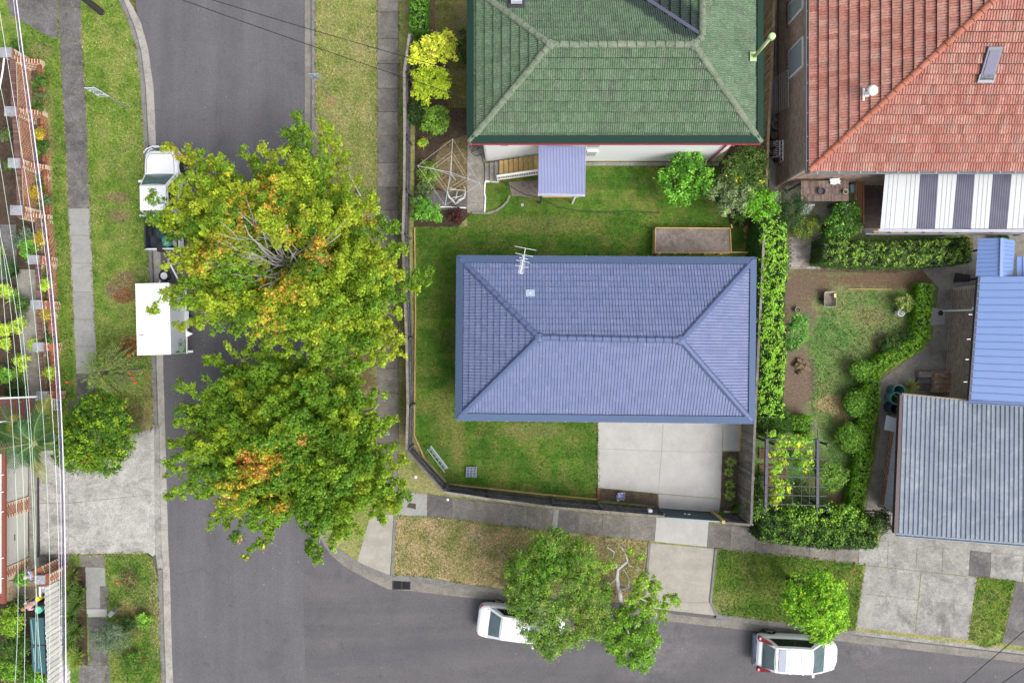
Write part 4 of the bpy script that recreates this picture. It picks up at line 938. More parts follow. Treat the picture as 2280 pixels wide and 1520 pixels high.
pot('bin', 'middle light teal bin with pale crumpled stuff inside', P(1978, 884, 0), .33, .75, TEAL, cat='bin', taper=.8, group='round bins by the garage')
pot('bin', 'navy blue bin lowest in the row against the lean-to', P(1977, 906, 0), .32, .72, BLUEB, cat='bin', taper=.8, group='round bins by the garage')
# brick stack by right house and concrete steps
bs = thing('brick_stack', 'stack of loose tan bricks against the brown brick wall', 'brick stack', P(2090, 848, 0))
m_ = MB().box((0, 0, 0), (.23, .11, .076)).build('x', None); me = m_.data; bpy.data.objects.remove(m_); Ms = []
a = P(2070, 872, .1)
for k in range(6):
    for j in range(9 - (k > 4)):
        for i in range(4): Ms.append(Matrix.Translation((a.x + .12 + i * .24 + random.uniform(-.015, .015), a.y + .06 + j * .125 + random.uniform(-.01, .01), .05 + k * .08)) @ Matrix.Rotation(random.uniform(-.06, .06), 4, 'Z'))
TAN = brickmat('tan_brick', [(0, (.26, .17, .11)), (.6, (.36, .25, .17)), (1, (.42, .33, .25))])
pieces(bs, 'brick', me, Ms, TAN, 300)
sp_ = thing('concrete_steps', 'dark concrete steps beside the stack of tan bricks', 'steps', P(2056, 850, 0))
for i in range(3): MB().box(P(2056, 833 + i * 14, .15), (.7, .31, .12 + .14 * (2 - i))).build('step', C_YARD if i == 0 else C_PATHD, sp_)
# ---------------------------------------------------------------- fences
def paling_fence(name, label, cat, pts, h, matp, matr, inward, pw=.1, group=None, rails=(.25, .95, 1.5), top=True, limit=300, gap=.012, posts=2.4, topmat=None, jit=.03):
    """pts = ground points (world). palings on the far side, posts and rails on the 'inward' side"""
    t = thing(name, label, cat, pts[0], group=group)
    me = MB().box((0, 0, h / 2), (pw + .012 if gap < .02 else pw - gap, .018, h)).build('x', None).data
    for o in [o for o in bpy.data.objects if o.data is me]: bpy.data.objects.remove(o)
    Ms = []; cm = Vector(inward).normalized()
    for a, b in zip(pts, pts[1:]):
        a, b = Vector(a), Vector(b); dd = b - a; L = dd.length; dd.normalize(); ang = math.atan2(dd.y, dd.x)
        nrm = Vector((-dd.y, dd.x, 0)); nrm = nrm if nrm.dot(cm) > 0 else -nrm
        n = int(L / pw)
        for i in range(n):
            p = a + dd * ((i + .5) * L / n) + nrm * (random.uniform(-.004, .004) + (.011 if i % 2 else -.011))
            Ms.append(Matrix.Translation((p.x, p.y, random.uniform(-jit, 0))) @ Matrix.Rotation(ang, 4, 'Z') @ Matrix.Rotation(random.uniform(-.012, .012), 4, 'Y'))
        for z in rails: MB().bar(a + nrm * .045 + Vector((0, 0, z)), b + nrm * .045 + Vector((0, 0, z)), .05, .075).build('rail', matr, t)
        if top: MB().bar(a + Vector((0, 0, h + .012)), b + Vector((0, 0, h + .012)), .12, .025).build('capping', topmat or TIMW, t)
        k = max(1, round(L / posts))
        for i in range(k + 1):
            p = a.lerp(b, i / k) + nrm * .10; MB().box((p.x, p.y, (h - .05) / 2), (.09, .07, h - .05), rz=ang).build('post', matr, t)
    pieces(t, 'paling', me, Ms, matp, limit)
    return t
def TP(x, y, h): p = P(x, y, h); p.z = 0; return p
FH = 1.75
paling_fence('paling_fence', 'grey weathered paling fence along the footpath under the maples', 'fence', [TP(x, y, FH) for x, y in ((912, 76), (900, 160), (901, 300), (900, 420), (897, 520), (900, 640), (905, 753), (908, 905), (905, 1001))], FH, TIMD, TIMD, (1, 0, 0), .105, topmat=TIMW)
paling_fence('paling_fence', 'grey weathered paling fence along the lower street, cutting the lawn corner', 'fence', [TP(x, y, FH) for x, y in ((905, 1003), (988, 1095), (1085, 1110), (1233, 1129), (1340, 1138), (1479, 1150))], FH, TIMD, TIMD, (.3, 1, 0), .105, topmat=TIMW)
paling_fence('paling_fence', 'short dark paling fence piece right of the ribbed gate', 'fence', [TP(1613, 1163, FH), TP(1671, 1168, FH)], FH, TIMD, TIMD, (0, 1, 0), .105, rails=(.4, 1.4))
paling_fence('paling_fence', 'tall brown paling fence between the blue-roofed house and the leafy hedge', 'fence', [TP(x, y, 2.0) for x, y in ((1672, 1168), (1680, 960), (1690, 750), (1702, 505))], 2.0, TIMW, TIMW, (1, 0, 0), .12, rails=(.5, 1.6), topmat=TIMW, gap=.016)
paling_fence('paling_fence', 'mossy brown paling fence between the green and red roofed houses', 'fence', [TP(x, y, 2.0) for x, y in ((1706, 420), (1713, 250), (1722, 60), (1725, -60))], 2.0, TIMB, TIMB, (1, 0, 0), .12, rails=(.5, 1.6), topmat=TIMB, gap=.02)
WP = concmat('white_paling', (.52, .51, .50), (.62, .61, .60), (.36, .35, .34), .12, .5, 3, rnd=.15)
paling_fence('paling_fence', 'white paling fence beside the strappy plants at lower left', 'fence', [TP(99, 1308, 1.65), TP(101, 1400, 1.65), TP(105, 1470, 1.65), TP(106, 1600, 1.65)], 1.65, WP, WP, (-1, 0, 0), .13, rails=(.4, 1.35), gap=.014, topmat=WP, top=False)
# ribbed metal gate
gt = thing('gate', 'dark teal ribbed metal gate across the concrete driveway', 'gate', TP(1480, 1150, FH))
GTM = paint('gate_metal', (.045, .075, .085), .45, .15)
a, b = TP(1481, 1152, FH), TP(1607, 1161, FH); n = 24
for i in range(n):
    p0, p1 = a.lerp(b, i / n), a.lerp(b, (i + 1) / n); nn = Vector((0, .03, 0))
    vs = [p0, p0.lerp(p1, .3) , p0.lerp(p1, .4) + nn, p0.lerp(p1, .9) + nn, p1]
    m = MB().add([v + Vector((0, 0, z)) for z in (.06, FH - .02) for v in vs], [(k, k + 1, k + 6, k + 5) for k in range(4)])
    m.build('gate_rib', GTM, gt)
MB().bar(a + Vector((0, 0, FH)), b + Vector((0, 0, FH)), .06, .05).build('top_rail', paint('gate_rail', (.17, .24, .27), .4), gt)
MB().bar(a + Vector((0, .04, .1)), b + Vector((0, .04, .1)), .05, .05).build('bottom_rail', GTM, gt)
MB().box(a.lerp(b, .42) + Vector((0, .08, 1.0)), (.05, .05, .12)).build('latch', WHITE, gt); MB().box(a.lerp(b, .5) + Vector((0, .06, .95)), (.14, .04, .04)).build('handle', WHITE, gt)
MB().box((TP(1611, 1162, 1.9)) + Vector((0, 0, .95)), (.16, .16, 1.9)).build('gate_post', TIMY, None, label='square yellow timber gate post right of the ribbed gate', cat='post')
MB().box(P(1447, 1136, 1.45), (.2, .16, .3)).build('letterbox', paint('letterbox_grey', (.4, .42, .46), .5), None, label='grey letterbox on the inner side of the fence by the gate', cat='letterbox', bevel=.01)
MB().bar(P(1650, 940, .12), P(1648, 1003, .12), .06, .2).build('timber_edging', TIMY, None, label='yellow timber board at the right edge of the concrete patio', cat='garden edging')
# garden box (raised bed)
gb = thing('raised_bed', 'raised garden bed with yellow timber sides north of the blue roof', 'garden bed', P(1545, 535, 0))
z = .62
a, b, c, d_ = P(1460, 507, z), P(1626, 508, z), P(1629, 562, z), P(1459, 562, z)
MB().prism([a, b, c, d_], 0, z - .08).build('soil', SOILG, gb)
for p, q_ in ((a, b), (b, c), (c, d_), (d_, a)):
    for k in range(3): MB().bar(Vector((p.x, p.y, .1 + k * .2)), Vector((q_.x, q_.y, .1 + k * .2)), .05, .19).build('board', TIMY, gb)
for i in range(5): p = d_.lerp(c, (i + .3) / 5); MB().box((p.x, p.y - .05, .28), (.1, .06, .56)).build('stake', TIMY, gb)
MB().bar(P(1629, 562, z - .1), P(1664, 562, z - .1), .05, .2).build('board', TIMY, gb); MB().bar(P(1629, 508, z), P(1627, 500, z), .05, .2).build('board', TIMY, gb)
MB().lathe(P(1663, 511, .02), [(.2, 0), (.19, .12), (0, .13)], 12).build('tree_stump', paint('cut_wood', (.36, .19, .08), .8, .3, 12), None, label='orange cut tree stump beside the raised garden bed', cat='stump')
MB().lathe(P(1664, 527, .02), [(.2, 0), (.17, .05), (0, .06)], 10).build('sawdust_pile', paint('sawdust', (.25, .12, .04), .9, .4, 12), None, label='flat orange sawdust heap just below the cut stump', cat='sawdust')
# curved garden edge, concrete
def edging(name, label, pts, z, w, h, mat, cat='garden edging'):
    m = MB()
    t = thing(name, label, cat, P(*pts[0]))
    for p, q_ in zip(pts, pts[1:]): MB().bar(P(*p, z), P(*q_, z), w, h).build('edging_block', mat, t)
edging('curved_edging', 'curved concrete garden edging beside the yard path', [(1135, 436), (1130, 448), (1118, 461), (1103, 470), (1085, 475), (1050, 474)], .06, .1, .12, C_YARD)
edging('white_edging', 'white flaking painted edging right of the yard path', [(1080, 405), (1079, 430), (1081, 440), (1079, 474)], .06, .06, .1, WHITE)
edging('white_edging', 'short white painted edging under the concrete steps', [(1080, 405), (1092, 404), (1108, 405)], .09, .08, .12, WHITE)
edging('white_kerb', 'white flaking low wall along the dark bed near the bright shrub', [(980, 461), (1000, 461), (1018, 462), (1038, 463)], .06, .05, .1, WHITE)
# garden seat with flaking white iron shape
FLK = concmat('flaking_white', (.42, .41, .38), (.58, .57, .55), (.2, .17, .14), .3, .8, 5)
wi = thing('bench', 'flaking white curved garden seat beneath the clothesline', 'bench', P(1015, 445, 0))
m = [(996, 426), (999, 438), (1008, 446), (1015, 455), (1022, 446), (1033, 440), (1036, 430), (1036, 420), (1032, 414)]
MB().tube([P(x, y, .45) for x, y in m], [.02, .05, .06, .03, .07, .06, .03, .02, .015], 8).build('seat_rim', FLK, wi)
for a_, b_ in (((1015, 442), (1018, 426)), ((1001, 422), (1036, 424)), ((1008, 440), (1030, 436)), ((1001, 419), (1015, 421))): MB().tube([P(*a_, .45), P(*b_, .45)], .022, 6).build('seat_slat', FLK, wi)
for x, y in ((1000, 436), (1033, 436)): MB().tube([P(x, y, .45), P(x, y, .02)], .03, 6).build('leg', WHITE, wi)
# brick end of garden bed and small things on lawns
bb = thing('brick_edging', 'short row of orange bricks at the end of the soil strip', 'brick edging', P(1332, 1098, 0))
for i in range(7): MB().box(P(1332, 1088 + i * 3.4, .06), (.11, .07, .1)).build('brick', BRO, bb)
crumple(P(1382, 1104, .1), .42, .42, .03, 8, 5, .28).build('plastic_wrap', paint('blue_plastic', (.38, .42, .58), .3, .3, 20), None, label='bundle of bluish clear plastic lying in the soil strip', cat='plastic wrap')
pl = thing('ladder', 'folded aluminium ladder lying on the lawn in the fence corner', 'ladder', P(975, 1020, 0))
for (a_, b_, w_) in (((959, 992), (997, 1042), .07), ((957, 995), (994, 1044), .03), ((951, 999), (991, 1052), .04)): MB().bar(P(*a_, .08), P(*b_, .08), w_, .06).build('rail', paint('aluminium', (.36, .42, .48), .35, .1, 5, .5), pl)
for i in range(6): f = (i + .5) / 6; MB().bar(P(959 + 38 * f, 992 + 50 * f, .06), P(952 + 38 * f, 998 + 52 * f, .06), .03, .02).build('rung', METAL, pl)
cr = thing('crate', 'grey plastic stackable crate on the lower lawn', 'crate', P(1049, 1050, 0))
CRM = paint('grey_plastic', (.22, .25, .33), .5, .2)
for i in range(7): MB().bar(P(1039, 1040 + i * 3.4, .16), P(1061, 1040 + i * 3.4, .16), .035, .03).build('slat', CRM, cr)
for i in range(4): MB().bar(P(1039 + i * 7.2, 1039, .14), P(1038 + i * 7.2, 1062, .14), .05, .03).build('slat', CRM, cr)
MB().box(P(1049, 1050, .04), (.5, .5, .04)).build('base', DARK, cr)
MB().lathe(P(1163, 456, .012), [(.085, 0), (.085, .03), (.055, .035), (.05, .0), (0, -.0)], 14).build('drain_riser', METAL, None, label='round grey drain riser in the lawn near the porch', cat='drain')
for (x, y, s_, l) in ((926, 1062, .13, 'small white cover plate in the grass outside the fence corner'), (997, 1112, .12, 'small white square plate on the dark footpath slab')): MB().box(P(x, y, .02), (s_, s_, .02)).build('cover_plate', WHITE, None, label=l, cat='cover plate')
MB().prism([P(911, 1119)[:2], P(926, 1121)[:2], P(926, 1133)[:2], P(906, 1128)[:2]], .024, .03).build('drain_cover', paint('rusty', (.07, .05, .04), .9, .4, 12), None, label='dark rusty utility cover in the pale footpath slab', cat='drain cover')
sg = thing('storm_drain', 'black iron double drain grate in the kerb on the corner', 'drain', P(893, 1300, ZR))
for k in range(2):
    x0 = 877 + k * 19
    for i in range(9): MB().bar(P(x0, 1293 + i * 2.0, ZR + .04), P(x0 + 16, 1294 + i * 2.0, ZR + .04), .02, .02).build('bar', BLACK, sg)
    MB().bar(P(x0 - 1, 1291, ZR + .04), P(x0 - 1, 1311, ZR + .04), .03, .025).build('frame', DARK, sg); MB().bar(P(x0 + 17, 1292, ZR + .04), P(x0 + 17, 1312, ZR + .04), .03, .025).build('frame', DARK, sg)
MB().box(P(893, 1302, ZR + .02), (.92, .46, .015)).build('pit', BLACK, sg)
hose = MB().tube([P(*p_, .05) for p_ in ((1069, 330), (1058, 322), (1046, 328), (1052, 338), (1064, 332), (1058, 324), (1049, 340), (1060, 348), (1071, 343), (1076, 360), (1080, 380), (1095, 392), (1120, 405), (1145, 420), (1170, 434), (1200, 440), (1225, 452), (1243, 462), (1280, 468), (1330, 472), (1400, 470), (1470, 474))], .018, 5)
hose.build('garden_hose', paint('hose', (.03, .05, .03), .5), None, label='dark garden hose coiled by the white wall and trailing over the lawn', cat='hose')
# rotary clothesline
cl = thing('clothesline', 'rotary clothesline with four arms and square lines over the dark bed', 'clothesline', P(1010, 405, 0))
hub = P(1003, 384, 1.95); base = P(1010, 398, 0)
tips = [P(1008, 309, 2.15), P(929, 369, 2.15), P(991, 458, 2.15), P(1070, 409, 2.15)]
CLM = paint('clothesline_metal', (.42, .43, .47), .4, .1); LN = paint('line_cord', (.5, .47, .36), .6)
MB().tube([base, hub], .03, 8).build('mast', METAL, cl)
for tp in tips:
    MB().tube([hub, tp], .014, 6).build('arm', CLM, cl); MB().tube([hub + Vector((0, 0, -.5)), hub.lerp(tp, .5)], .012, 5).build('strut', CLM, cl)
for f in (.99, .62, .5):
    for i in range(4): MB().tube([hub.lerp(tips[i], f), hub.lerp(tips[(i + 1) % 4], f)], .007, 4).build('line', LN, cl)
MB().tube([hub + Vector((0, 0, -.2)), hub + Vector((.25, -.33, -.3))], .015, 5).build('winding_handle', CLM, cl)
# pergola with vine supports
pe = thing('pergola', 'purple-grey pergola frame with cross rods above the slatted pallets', 'pergola', P(1760, 1060, 0))
PGM = paint('pergola_paint', (.035, .033, .06), .5, .15); zp = 2.2
for x0, x1 in ((1706, 1702), (1819, 1817)):
    MB().bar(P(x0 + 2, 955, zp), P(x1 + 2, 1146, zp), .03, .05).build('beam_end', PGM, pe)
    MB().bar(P(x0 + 1, 976, zp), P(x1 + 2, 1128, zp), .13, .14).build('beam', PGM, pe)
    for y in (982, 1122): MB().box(P(x0 + 1, y, zp / 2), (.09, .09, zp)).build('post', PGM, pe)
for i in range(8):
    y = 977 + i * 20.6; MB().bar(P(1704, y, zp + .08), P(1840, y + 4, zp + .08), .03, .03).build('cross_rod', PGM, pe)
for x in (1765, 1784, 1802): MB().bar(P(x, 1010, zp + .1), P(x, 1122, zp + .1), .014, .014).build('wire_rod', PGM, pe)
for k, (y0, y1, l) in enumerate(((1000, 1020, 'upper brown slatted pallet on the ground beneath the pergola'), (1036, 1086, 'lower brown slatted pallet on the ground beneath the pergola'))):
    pa = thing('pallet', l, 'pallet', P(1720, (y0 + y1) / 2, 0)); n = int((y1 - y0) / 5)
    for i in range(n + 1): MB().bar(P(1690, y0 + i * 5, .12), P(1752, y0 + 2 + i * 5, .12), .07, .02).build('slat', TIMB if i % 2 else paint('warm_slat%d%d' % (k, i), (.16, .085, .05), .8, .3, 9), pa)
    for x in (1692, 1721, 1750): MB().bar(P(x, y0, .06), P(x, y1, .06), .06, .08).build('bearer', TIMB, pa)
# compost, wheelbarrow, bucket, ring
wb_ = thing('wheelbarrow', 'muddy grey wheelbarrow tray resting on the lawn edge', 'wheelbarrow', P(1843, 667, 0))
def rrect(w, h, r, n=5):
    o = []
    for cx_, cy_, a0 in ((w / 2 - r, h / 2 - r, 0), (-w / 2 + r, h / 2 - r, 90), (-w / 2 + r, -h / 2 + r, 180), (w / 2 - r, -h / 2 + r, 270)):
        for k in range(n): a = R(a0 + 90 * k / (n - 1)); o.append((cx_ + r * math.cos(a), cy_ + r * math.sin(a)))
    return o
def tray(t, c, w, h, depth, mat, inner, r=.1, z0=.0):
    c = Vector(c); A = rrect(w, h, r); B = rrect(w * .93, h * .93, r * .9); Cc = rrect(w * .72, h * .72, r * .8); Dd = rrect(w * .78, h * .78, r * .8); n = len(A)
    vs = [c + Vector((x, y, z)) for L_, z in ((A, depth), (B, depth), (Cc, .05)) for x, y in L_] + [c + Vector((x, y, 0)) for x, y in Dd]
    fs = [(i, (i + 1) % n, n + (i + 1) % n, n + i) for i in range(n)] + [(n + i, n + (i + 1) % n, 2 * n + (i + 1) % n, 2 * n + i) for i in range(n)] + [(3 * n + i, 3 * n + (i + 1) % n, (i + 1) % n, i) for i in range(n)] + [tuple(range(2 * n, 3 * n))]
    MB().add(vs, fs).build('tray', mat, t)
    MB().add([c + Vector((x * .97, y * .97, .06 + .02 * random.random())) for x, y in Cc], [tuple(range(n))]).build('mud', inner, t)
tray(wb_, P(1843, 667, .1), .64, .82, .3, paint('muddy_tray', (.30, .27, .21), .7, .3, 6), SOILG)
MB().box(P(1859, 658, .38), (.1, .22, .05)).build('handle_grip', paint('yellow_grip', (.6, .5, .12), .5), wb_)
for dy in (-8, 8): MB().bar(P(1836, 667 + dy, .15), P(1858, 667 + dy, .1), .04, .04).build('frame_bar', DARK, wb_)
MB().wheel(P(1831, 667, .14), .14, .08, 'y').build('wheel', BLACK, wb_)
bk = pot('bucket', 'white bucket lying near the round bush on the east lawn', P(1998, 697, 0), .19, .36, WHITE, cat='bucket', wall=.9, taper=.82)
pot('pot_ring', 'pale ringed pot of soil beside the bright young tree', P(1773, 690, 0), .16, .22, paint('pot_rim', (.3, .26, .2), .7), soil=SOIL, cat='pot')
ch = thing('compost_heap', 'heap of dark clods and cut grass on the bare soil', 'compost heap', P(1777, 817, 0))
for i in range(34):
    a = random.random() * 6.28; r = random.random() ** .6 * .38; c = P(1777, 815, 0) + Vector((r * math.cos(a), r * math.sin(a) * 1.1, .05 + .12 * (1 - r)))
    s_ = MB().lathe(c, [(0, -.07), (.08, -.03), (.09, .02), (.05, .07), (0, .08)], 7); s_.v = [tuple(Vector(v) + Vector((random.uniform(-.02, .02), random.uniform(-.02, .02), 0))) for v in s_.v]
    s_.build('clod', SOIL if i % 3 else paint('straw%d' % i, (.2, .15, .08), .9, .3, 14), ch)
MB().bar(P(1888, 643, .05), P(1986, 644, .05), .04, .05).build('timber_stake', TIMY, None, label='long thin timber stake lying across the bare strip', cat='stake')
MB().box(P(1806, 948, .1), (.32, .5, .1)).build('garden_tray', DARK, None, label='small dark wire tray behind the clipped box bush', cat='tray')
# ---------------------------------------------------------------- brick boundary wall, west
CAP = concmat('granite_cap', (.24, .245, .27), (.34, .345, .37), (.15, .15, .17), .3, .5, 6)
bw = thing('brick_wall', 'high orange brick garden wall with stone-capped piers at upper left', 'brick wall', P(75, 300, 0))
H1 = 1.3
f = lambda x, y, z=H1: TP(x, y, z)
w1 = [f(31, 128), f(36, 250), f(44, 366), f(49, 486)]
lim = 300
for i in range(3):
    a, b = w1[i], w1[i + 1]; MB().prism([a, b, b + Vector((-.22, 0, 0)), a + Vector((-.22, 0, 0))], 0, H1 - .09).build('mortar_core', MORT, bw)
    brick_face(bw, b, a, .02, H1 - .09, (1, 0, 0), BRO, MORT, limit=95 if i < 3 else 0)
    n = int((b - a).length / .1)
    m_ = MB().box((0, 0, 0), (.245, .085, .09)).build('x', None); me = m_.data; bpy.data.objects.remove(m_)
    pieces(bw, 'coping_brick', me, [Matrix.Translation(a.lerp(b, (k + .5) / n) + Vector((-.11, 0, H1 - .045 + random.uniform(-.004, .004)))) for k in range(n)], BRD, 80)
for x, y in ((12, 117), (23, 248), (31, 363), (36, 468)):
    c = TP(x, y, 1.5); MB().box((c.x + .1, c.y, .7), (.50, .46, 1.4)).build('pier', MORT, bw); MB().box((c.x + .1, c.y, 1.405), (.51, .47, .02)).build('pier_top', BRO, bw)
    brick_face(bw, (c.x + .35, c.y - .23), (c.x + .35, c.y + .23), .02, 1.4, (1, 0, 0), BRO, MORT, limit=12); brick_face(bw, (c.x - .15, c.y - .23), (c.x + .35, c.y - .23), .02, 1.4, (0, -1, 0), BRO, MORT, limit=0)
    MB().box((c.x, c.y, 1.47), (.60, .50, .12)).build('pier_cap', CAP, bw, bevel=.02)
# front planter of the high wall
c0 = P(99, 148); c1 = P(104, 250); c2 = P(112, 395); c3 = P(117, 490)
for a, b in ((c0, c1), (c1, c2), (c2, c3)):
    MB().prism([a, b, b + Vector((-.14, 0, 0)), a + Vector((-.14, 0, 0))], 0, .24).build('mortar_core', MORT, bw)
    brick_face(bw, b, a, .0, .26, (1, 0, 0), BRO, MORT, limit=40)
    n = int((b - a).length / .24); m_ = MB().box((0, 0, 0), (.14, .228, .07)).build('x', None); me = m_.data; bpy.data.objects.remove(m_)
    pieces(bw, 'top_brick', me, [Matrix.Translation(a.lerp(b, (k + .5) / n) + Vector((-.07, 0, .275))) for k in range(n)], BRO, 80)
MB().prism([P(75, 160), P(96, 160), P(101, 250), P(109, 395), P(114, 488), P(88, 488)], 0, .16).build('planter_soil', SOIL, bw)
# buttress walls between main wall and planter front
for (x0, y0, x1, y1) in ((74, 161, 100, 148), (81, 268, 106, 262), (85, 385, 112, 380), (89, 492, 117, 490)):
    a, b = P(x0, y0), P(x1, y1); pr_ = [a, b, b + Vector((0, .23, 0)), a + Vector((0, .23, 0))]
    zt1 = lambda p, a=a, b=b: H1 * .98 + (.34 - H1 * .98) * min(1, max(0, (p[0] - a.x) / (b.x - a.x)))
    MB().prism(pr_, 0, lambda p, g=zt1: g(p) - .02).build('buttress_core', MORT, bw)
    brick_face(bw, a, b, .02, H1, (0, -1, 0), BRO, MORT, limit=20, slope=lambda s: H1 * .98 + (.34 - H1 * .98) * s)
    n = 9
    for k in range(n): p_ = a.lerp(b, (k + .5) / n); MB().box((p_.x, p_.y + .115, zt1(p_) + .0), ((b.x - a.x) / n - .01, .235, .05)).build('slope_brick', BRO, bw)
bw2 = thing('brick_wall', 'low orange brick wall with planter and stone caps, middle left', 'brick wall', P(100, 700, 0))
H2 = .55
w2 = [TP(88, 495, H2), TP(89, 590, H2), TP(91, 700, H2), TP(94, 790, H2), TP(98, 885, H2)]
for a, b in zip(w2, w2[1:]):
    MB().prism([a, b, b + Vector((-.24, 0, 0)), a + Vector((-.24, 0, 0))], 0, H2 - .09).build('mortar_core', MORT, bw2)
    brick_face(bw2, b, a, .02, H2 - .09, (1, 0, 0), BRD, MORT, limit=40); n = int((b - a).length / .1)
    m_ = MB().box((0, 0, 0), (.25, .085, .09)).build('x', None); me = m_.data; bpy.data.objects.remove(m_)
    pieces(bw2, 'coping_brick', me, [Matrix.Translation(a.lerp(b, (k + .5) / n) + Vector((-.12, 0, H2 - .045 + random.uniform(-.004, .004)))) for k in range(n)], BRD, 60)
for x, y in ((74, 578), (80, 678), (85, 772), (93, 881)):
    c = TP(x, y, .85); MB().box((c.x + .12, c.y, .38), (.52, .42, .76)).build('pier', MORT, bw2); MB().box((c.x + .12, c.y, .765), (.53, .43, .02)).build('pier_top', BRO, bw2)
    brick_face(bw2, (c.x + .38, c.y - .21), (c.x + .38, c.y + .21), .02, .76, (1, 0, 0), BRO, MORT, limit=10); brick_face(bw2, (c.x - .14, c.y - .21), (c.x + .38, c.y - .21), .02, .76, (0, -1, 0), BRO, MORT, limit=0)
    MB().box((c.x, c.y, .82), (.56, .48, .12)).build('pier_cap', CAP, bw2, bevel=.02)
    MB().box((c.x + .48, c.y, .27), (.36, .4, .54)).build('side_pier', MORT, bw2)
    brick_face(bw2, (c.x + .66, c.y - .2), (c.x + .66, c.y + .2), .02, .54, (1, 0, 0), BRO, MORT, limit=0)
    for k in range(4): MB().box((c.x + .34 + k * .105, c.y, .56), (.105, .41, .05)).build('side_cap_brick', BRO, bw2)
pp = [P(118, 492), P(126, 590), P(128, 700), P(131, 780), P(136, 886)]
for a, b in zip(pp, pp[1:]):
    MB().prism([a, b, b + Vector((-.2, 0, 0)), a + Vector((-.2, 0, 0))], 0, .34).build('mortar_core', MORT, bw2)
    brick_face(bw2, b, a, 0, .36, (1, 0, 0), BRO, MORT, limit=30)
    n = int((b - a).length / .24); m_ = MB().box((0, 0, 0), (.1, .228, .07)).build('x', None); me = m_.data; bpy.data.objects.remove(m_)
    for dx in (.05, .16): pieces(bw2, 'top_brick', me, [Matrix.Translation(a.lerp(b, (k + .5) / n) + Vector((-dx, 0, .375))) for k in range(n)], BRO, 40)
MB().prism([P(98, 500), P(118, 500), P(124, 700), P(131, 884), P(104, 884)], 0, .24).build('planter_soil', SOIL, bw2)
# south end brick wall by the driveway
bw3 = thing('brick_wall', 'short brick wall with stone-capped pier at the driveway bottom left', 'brick wall', P(120, 1260, 0))
a, b = P(118, 1268), P(149, 1257)
def wallseg(t, a, b, h, th, mat=BRO, lim=80, outs=((0, -1), (0, 1))):
    a = Vector((a.x, a.y, 0)); b = Vector((b.x, b.y, 0)); nn = Vector((-(b - a).y, (b - a).x, 0)).normalized() * th
    MB().prism([a, b, b + nn, a + nn], 0, h - .01).build('mortar_core', MORT, t)
    nb_ = max(3, int(th / .1)); e0 = (b - a)
    for i_ in range(int(e0.length / .24)):
        for j_ in range(nb_): c_ = a + e0 * ((i_ + .5) / int(e0.length / .24)) + nn * ((j_ + .5) / nb_); MB().box((c_.x, c_.y, h + .005), (e0.length / int(e0.length / .24) - .015, th / nb_ - .012, .05), rz=math.atan2(e0.y, e0.x)).build('coping_brick', BRO, t)
    o = -nn.normalized(); brick_face(t, a, b, .0, h, o, mat, MORT, limit=lim); brick_face(t, b + nn, a + nn, 0, h, -o, mat, MORT, limit=lim)
    e = (b - a).normalized(); brick_face(t, b, b + nn, 0, h, e, mat, MORT, limit=20); brick_face(t, a + nn, a, 0, h, -e, mat, MORT, limit=20)
wallseg(bw3, P(126, 1289), P(149, 1277), 1.25, .95)
c = TP(88, 1290, 1.5); MB().box((c.x + .2, c.y, .7), (.5, .5, 1.4)).build('pier', MORT, bw3); MB().box((c.x + .2, c.y, 1.405), (.51, .51, .02)).build('pier_top', BRO, bw3); brick_face(bw3, (c.x + .45, c.y - .25), (c.x + .45, c.y + .25), 0, 1.4, (1, 0, 0), BRO, MORT, limit=20)
brick_face(bw3, (c.x - .05, c.y + .25), (c.x + .45, c.y + .25), 0, 1.4, (0, 1, 0), BRO, MORT, limit=20)
MB().box((c.x, c.y, 1.46), (.52, .46, .12)).build('pier_cap', CAP, bw3, bevel=.02)
MB().box((c.x + .12, c.y - .5, 1.2), (.4, .45, .1)).build('letterbox_slab', paint('stone_slab', (.33, .32, .38), .7), bw3)
MB().box((c.x - .12, c.y - .7, 1.3), (.1, .55, .02)).build('white_strip', WHITE, bw3)
# garage building at left edge
hw = thing('garage', 'brick garage with two white roller doors and red-brown gutter at left edge', 'garage', P(40, 1130, 0))
fx = P(61, 1100, 0).x; y_ = lambda v: P(0, v).y
MB().prism([(fx, y_(985)), (fx, y_(1272)), (fx - 7, y_(1272)), (fx - 7, y_(985))], 0, 2.3).build('wall', MORT, hw)
def facade(y0, y1): brick_face(hw, (fx + .12, y_(y1)), (fx + .12, y_(y0)), .02, 2.3, (1, 0, 0), BRO, MORT, limit=70); MB().box((fx + .05, y_((y0 + y1) / 2), 1.15), (.14, abs(y_(y0) - y_(y1)), 2.3)).build('brick_pier', MORT, hw); brick_face(hw, (fx - .02, y_(y1)), (fx + .12, y_(y1)), .02, 2.3, (0, -1, 0), BRO, MORT, limit=0)
facade(1104, 1136); facade(1240, 1262); facade(975, 990)
brick_face(hw, (fx - 1, y_(1272)), (fx, y_(1272)), .02, 2.3, (0, -1, 0), BRO, MORT)
DOOR = paint('garage_door', (.52, .52, .48), .5, .05, 2)
for y0, y1 in ((992, 1103), (1137, 1239)):
    n = 26; d_ = MB(); Ly = y_(y0) - y_(y1)
    for i in range(n): d_.box((fx + .03, y_(y1) + Ly * (i + .5) / n, 1.1), (.03, Ly / n - .015, 2.2))
    dd_ = d_.build('garage_door', DOOR, hw); MB().box((fx + .07, (y_(y0) + y_(y1)) / 2 + (.2 if y0 < 1000 else .1), .95), (.03, .3, .03)).build('handle', DARK, dd_)
RB_ = paint('redbrown_gutter', (.20, .06, .045), .5, .15)
gx = P(9, 0, 2.5).x
MB().box((gx - .1, (y_(975) + y_(1300)) / 2, 2.45), (.3, y_(975) - y_(1300), .14)).build('gutter', RB_, hw)
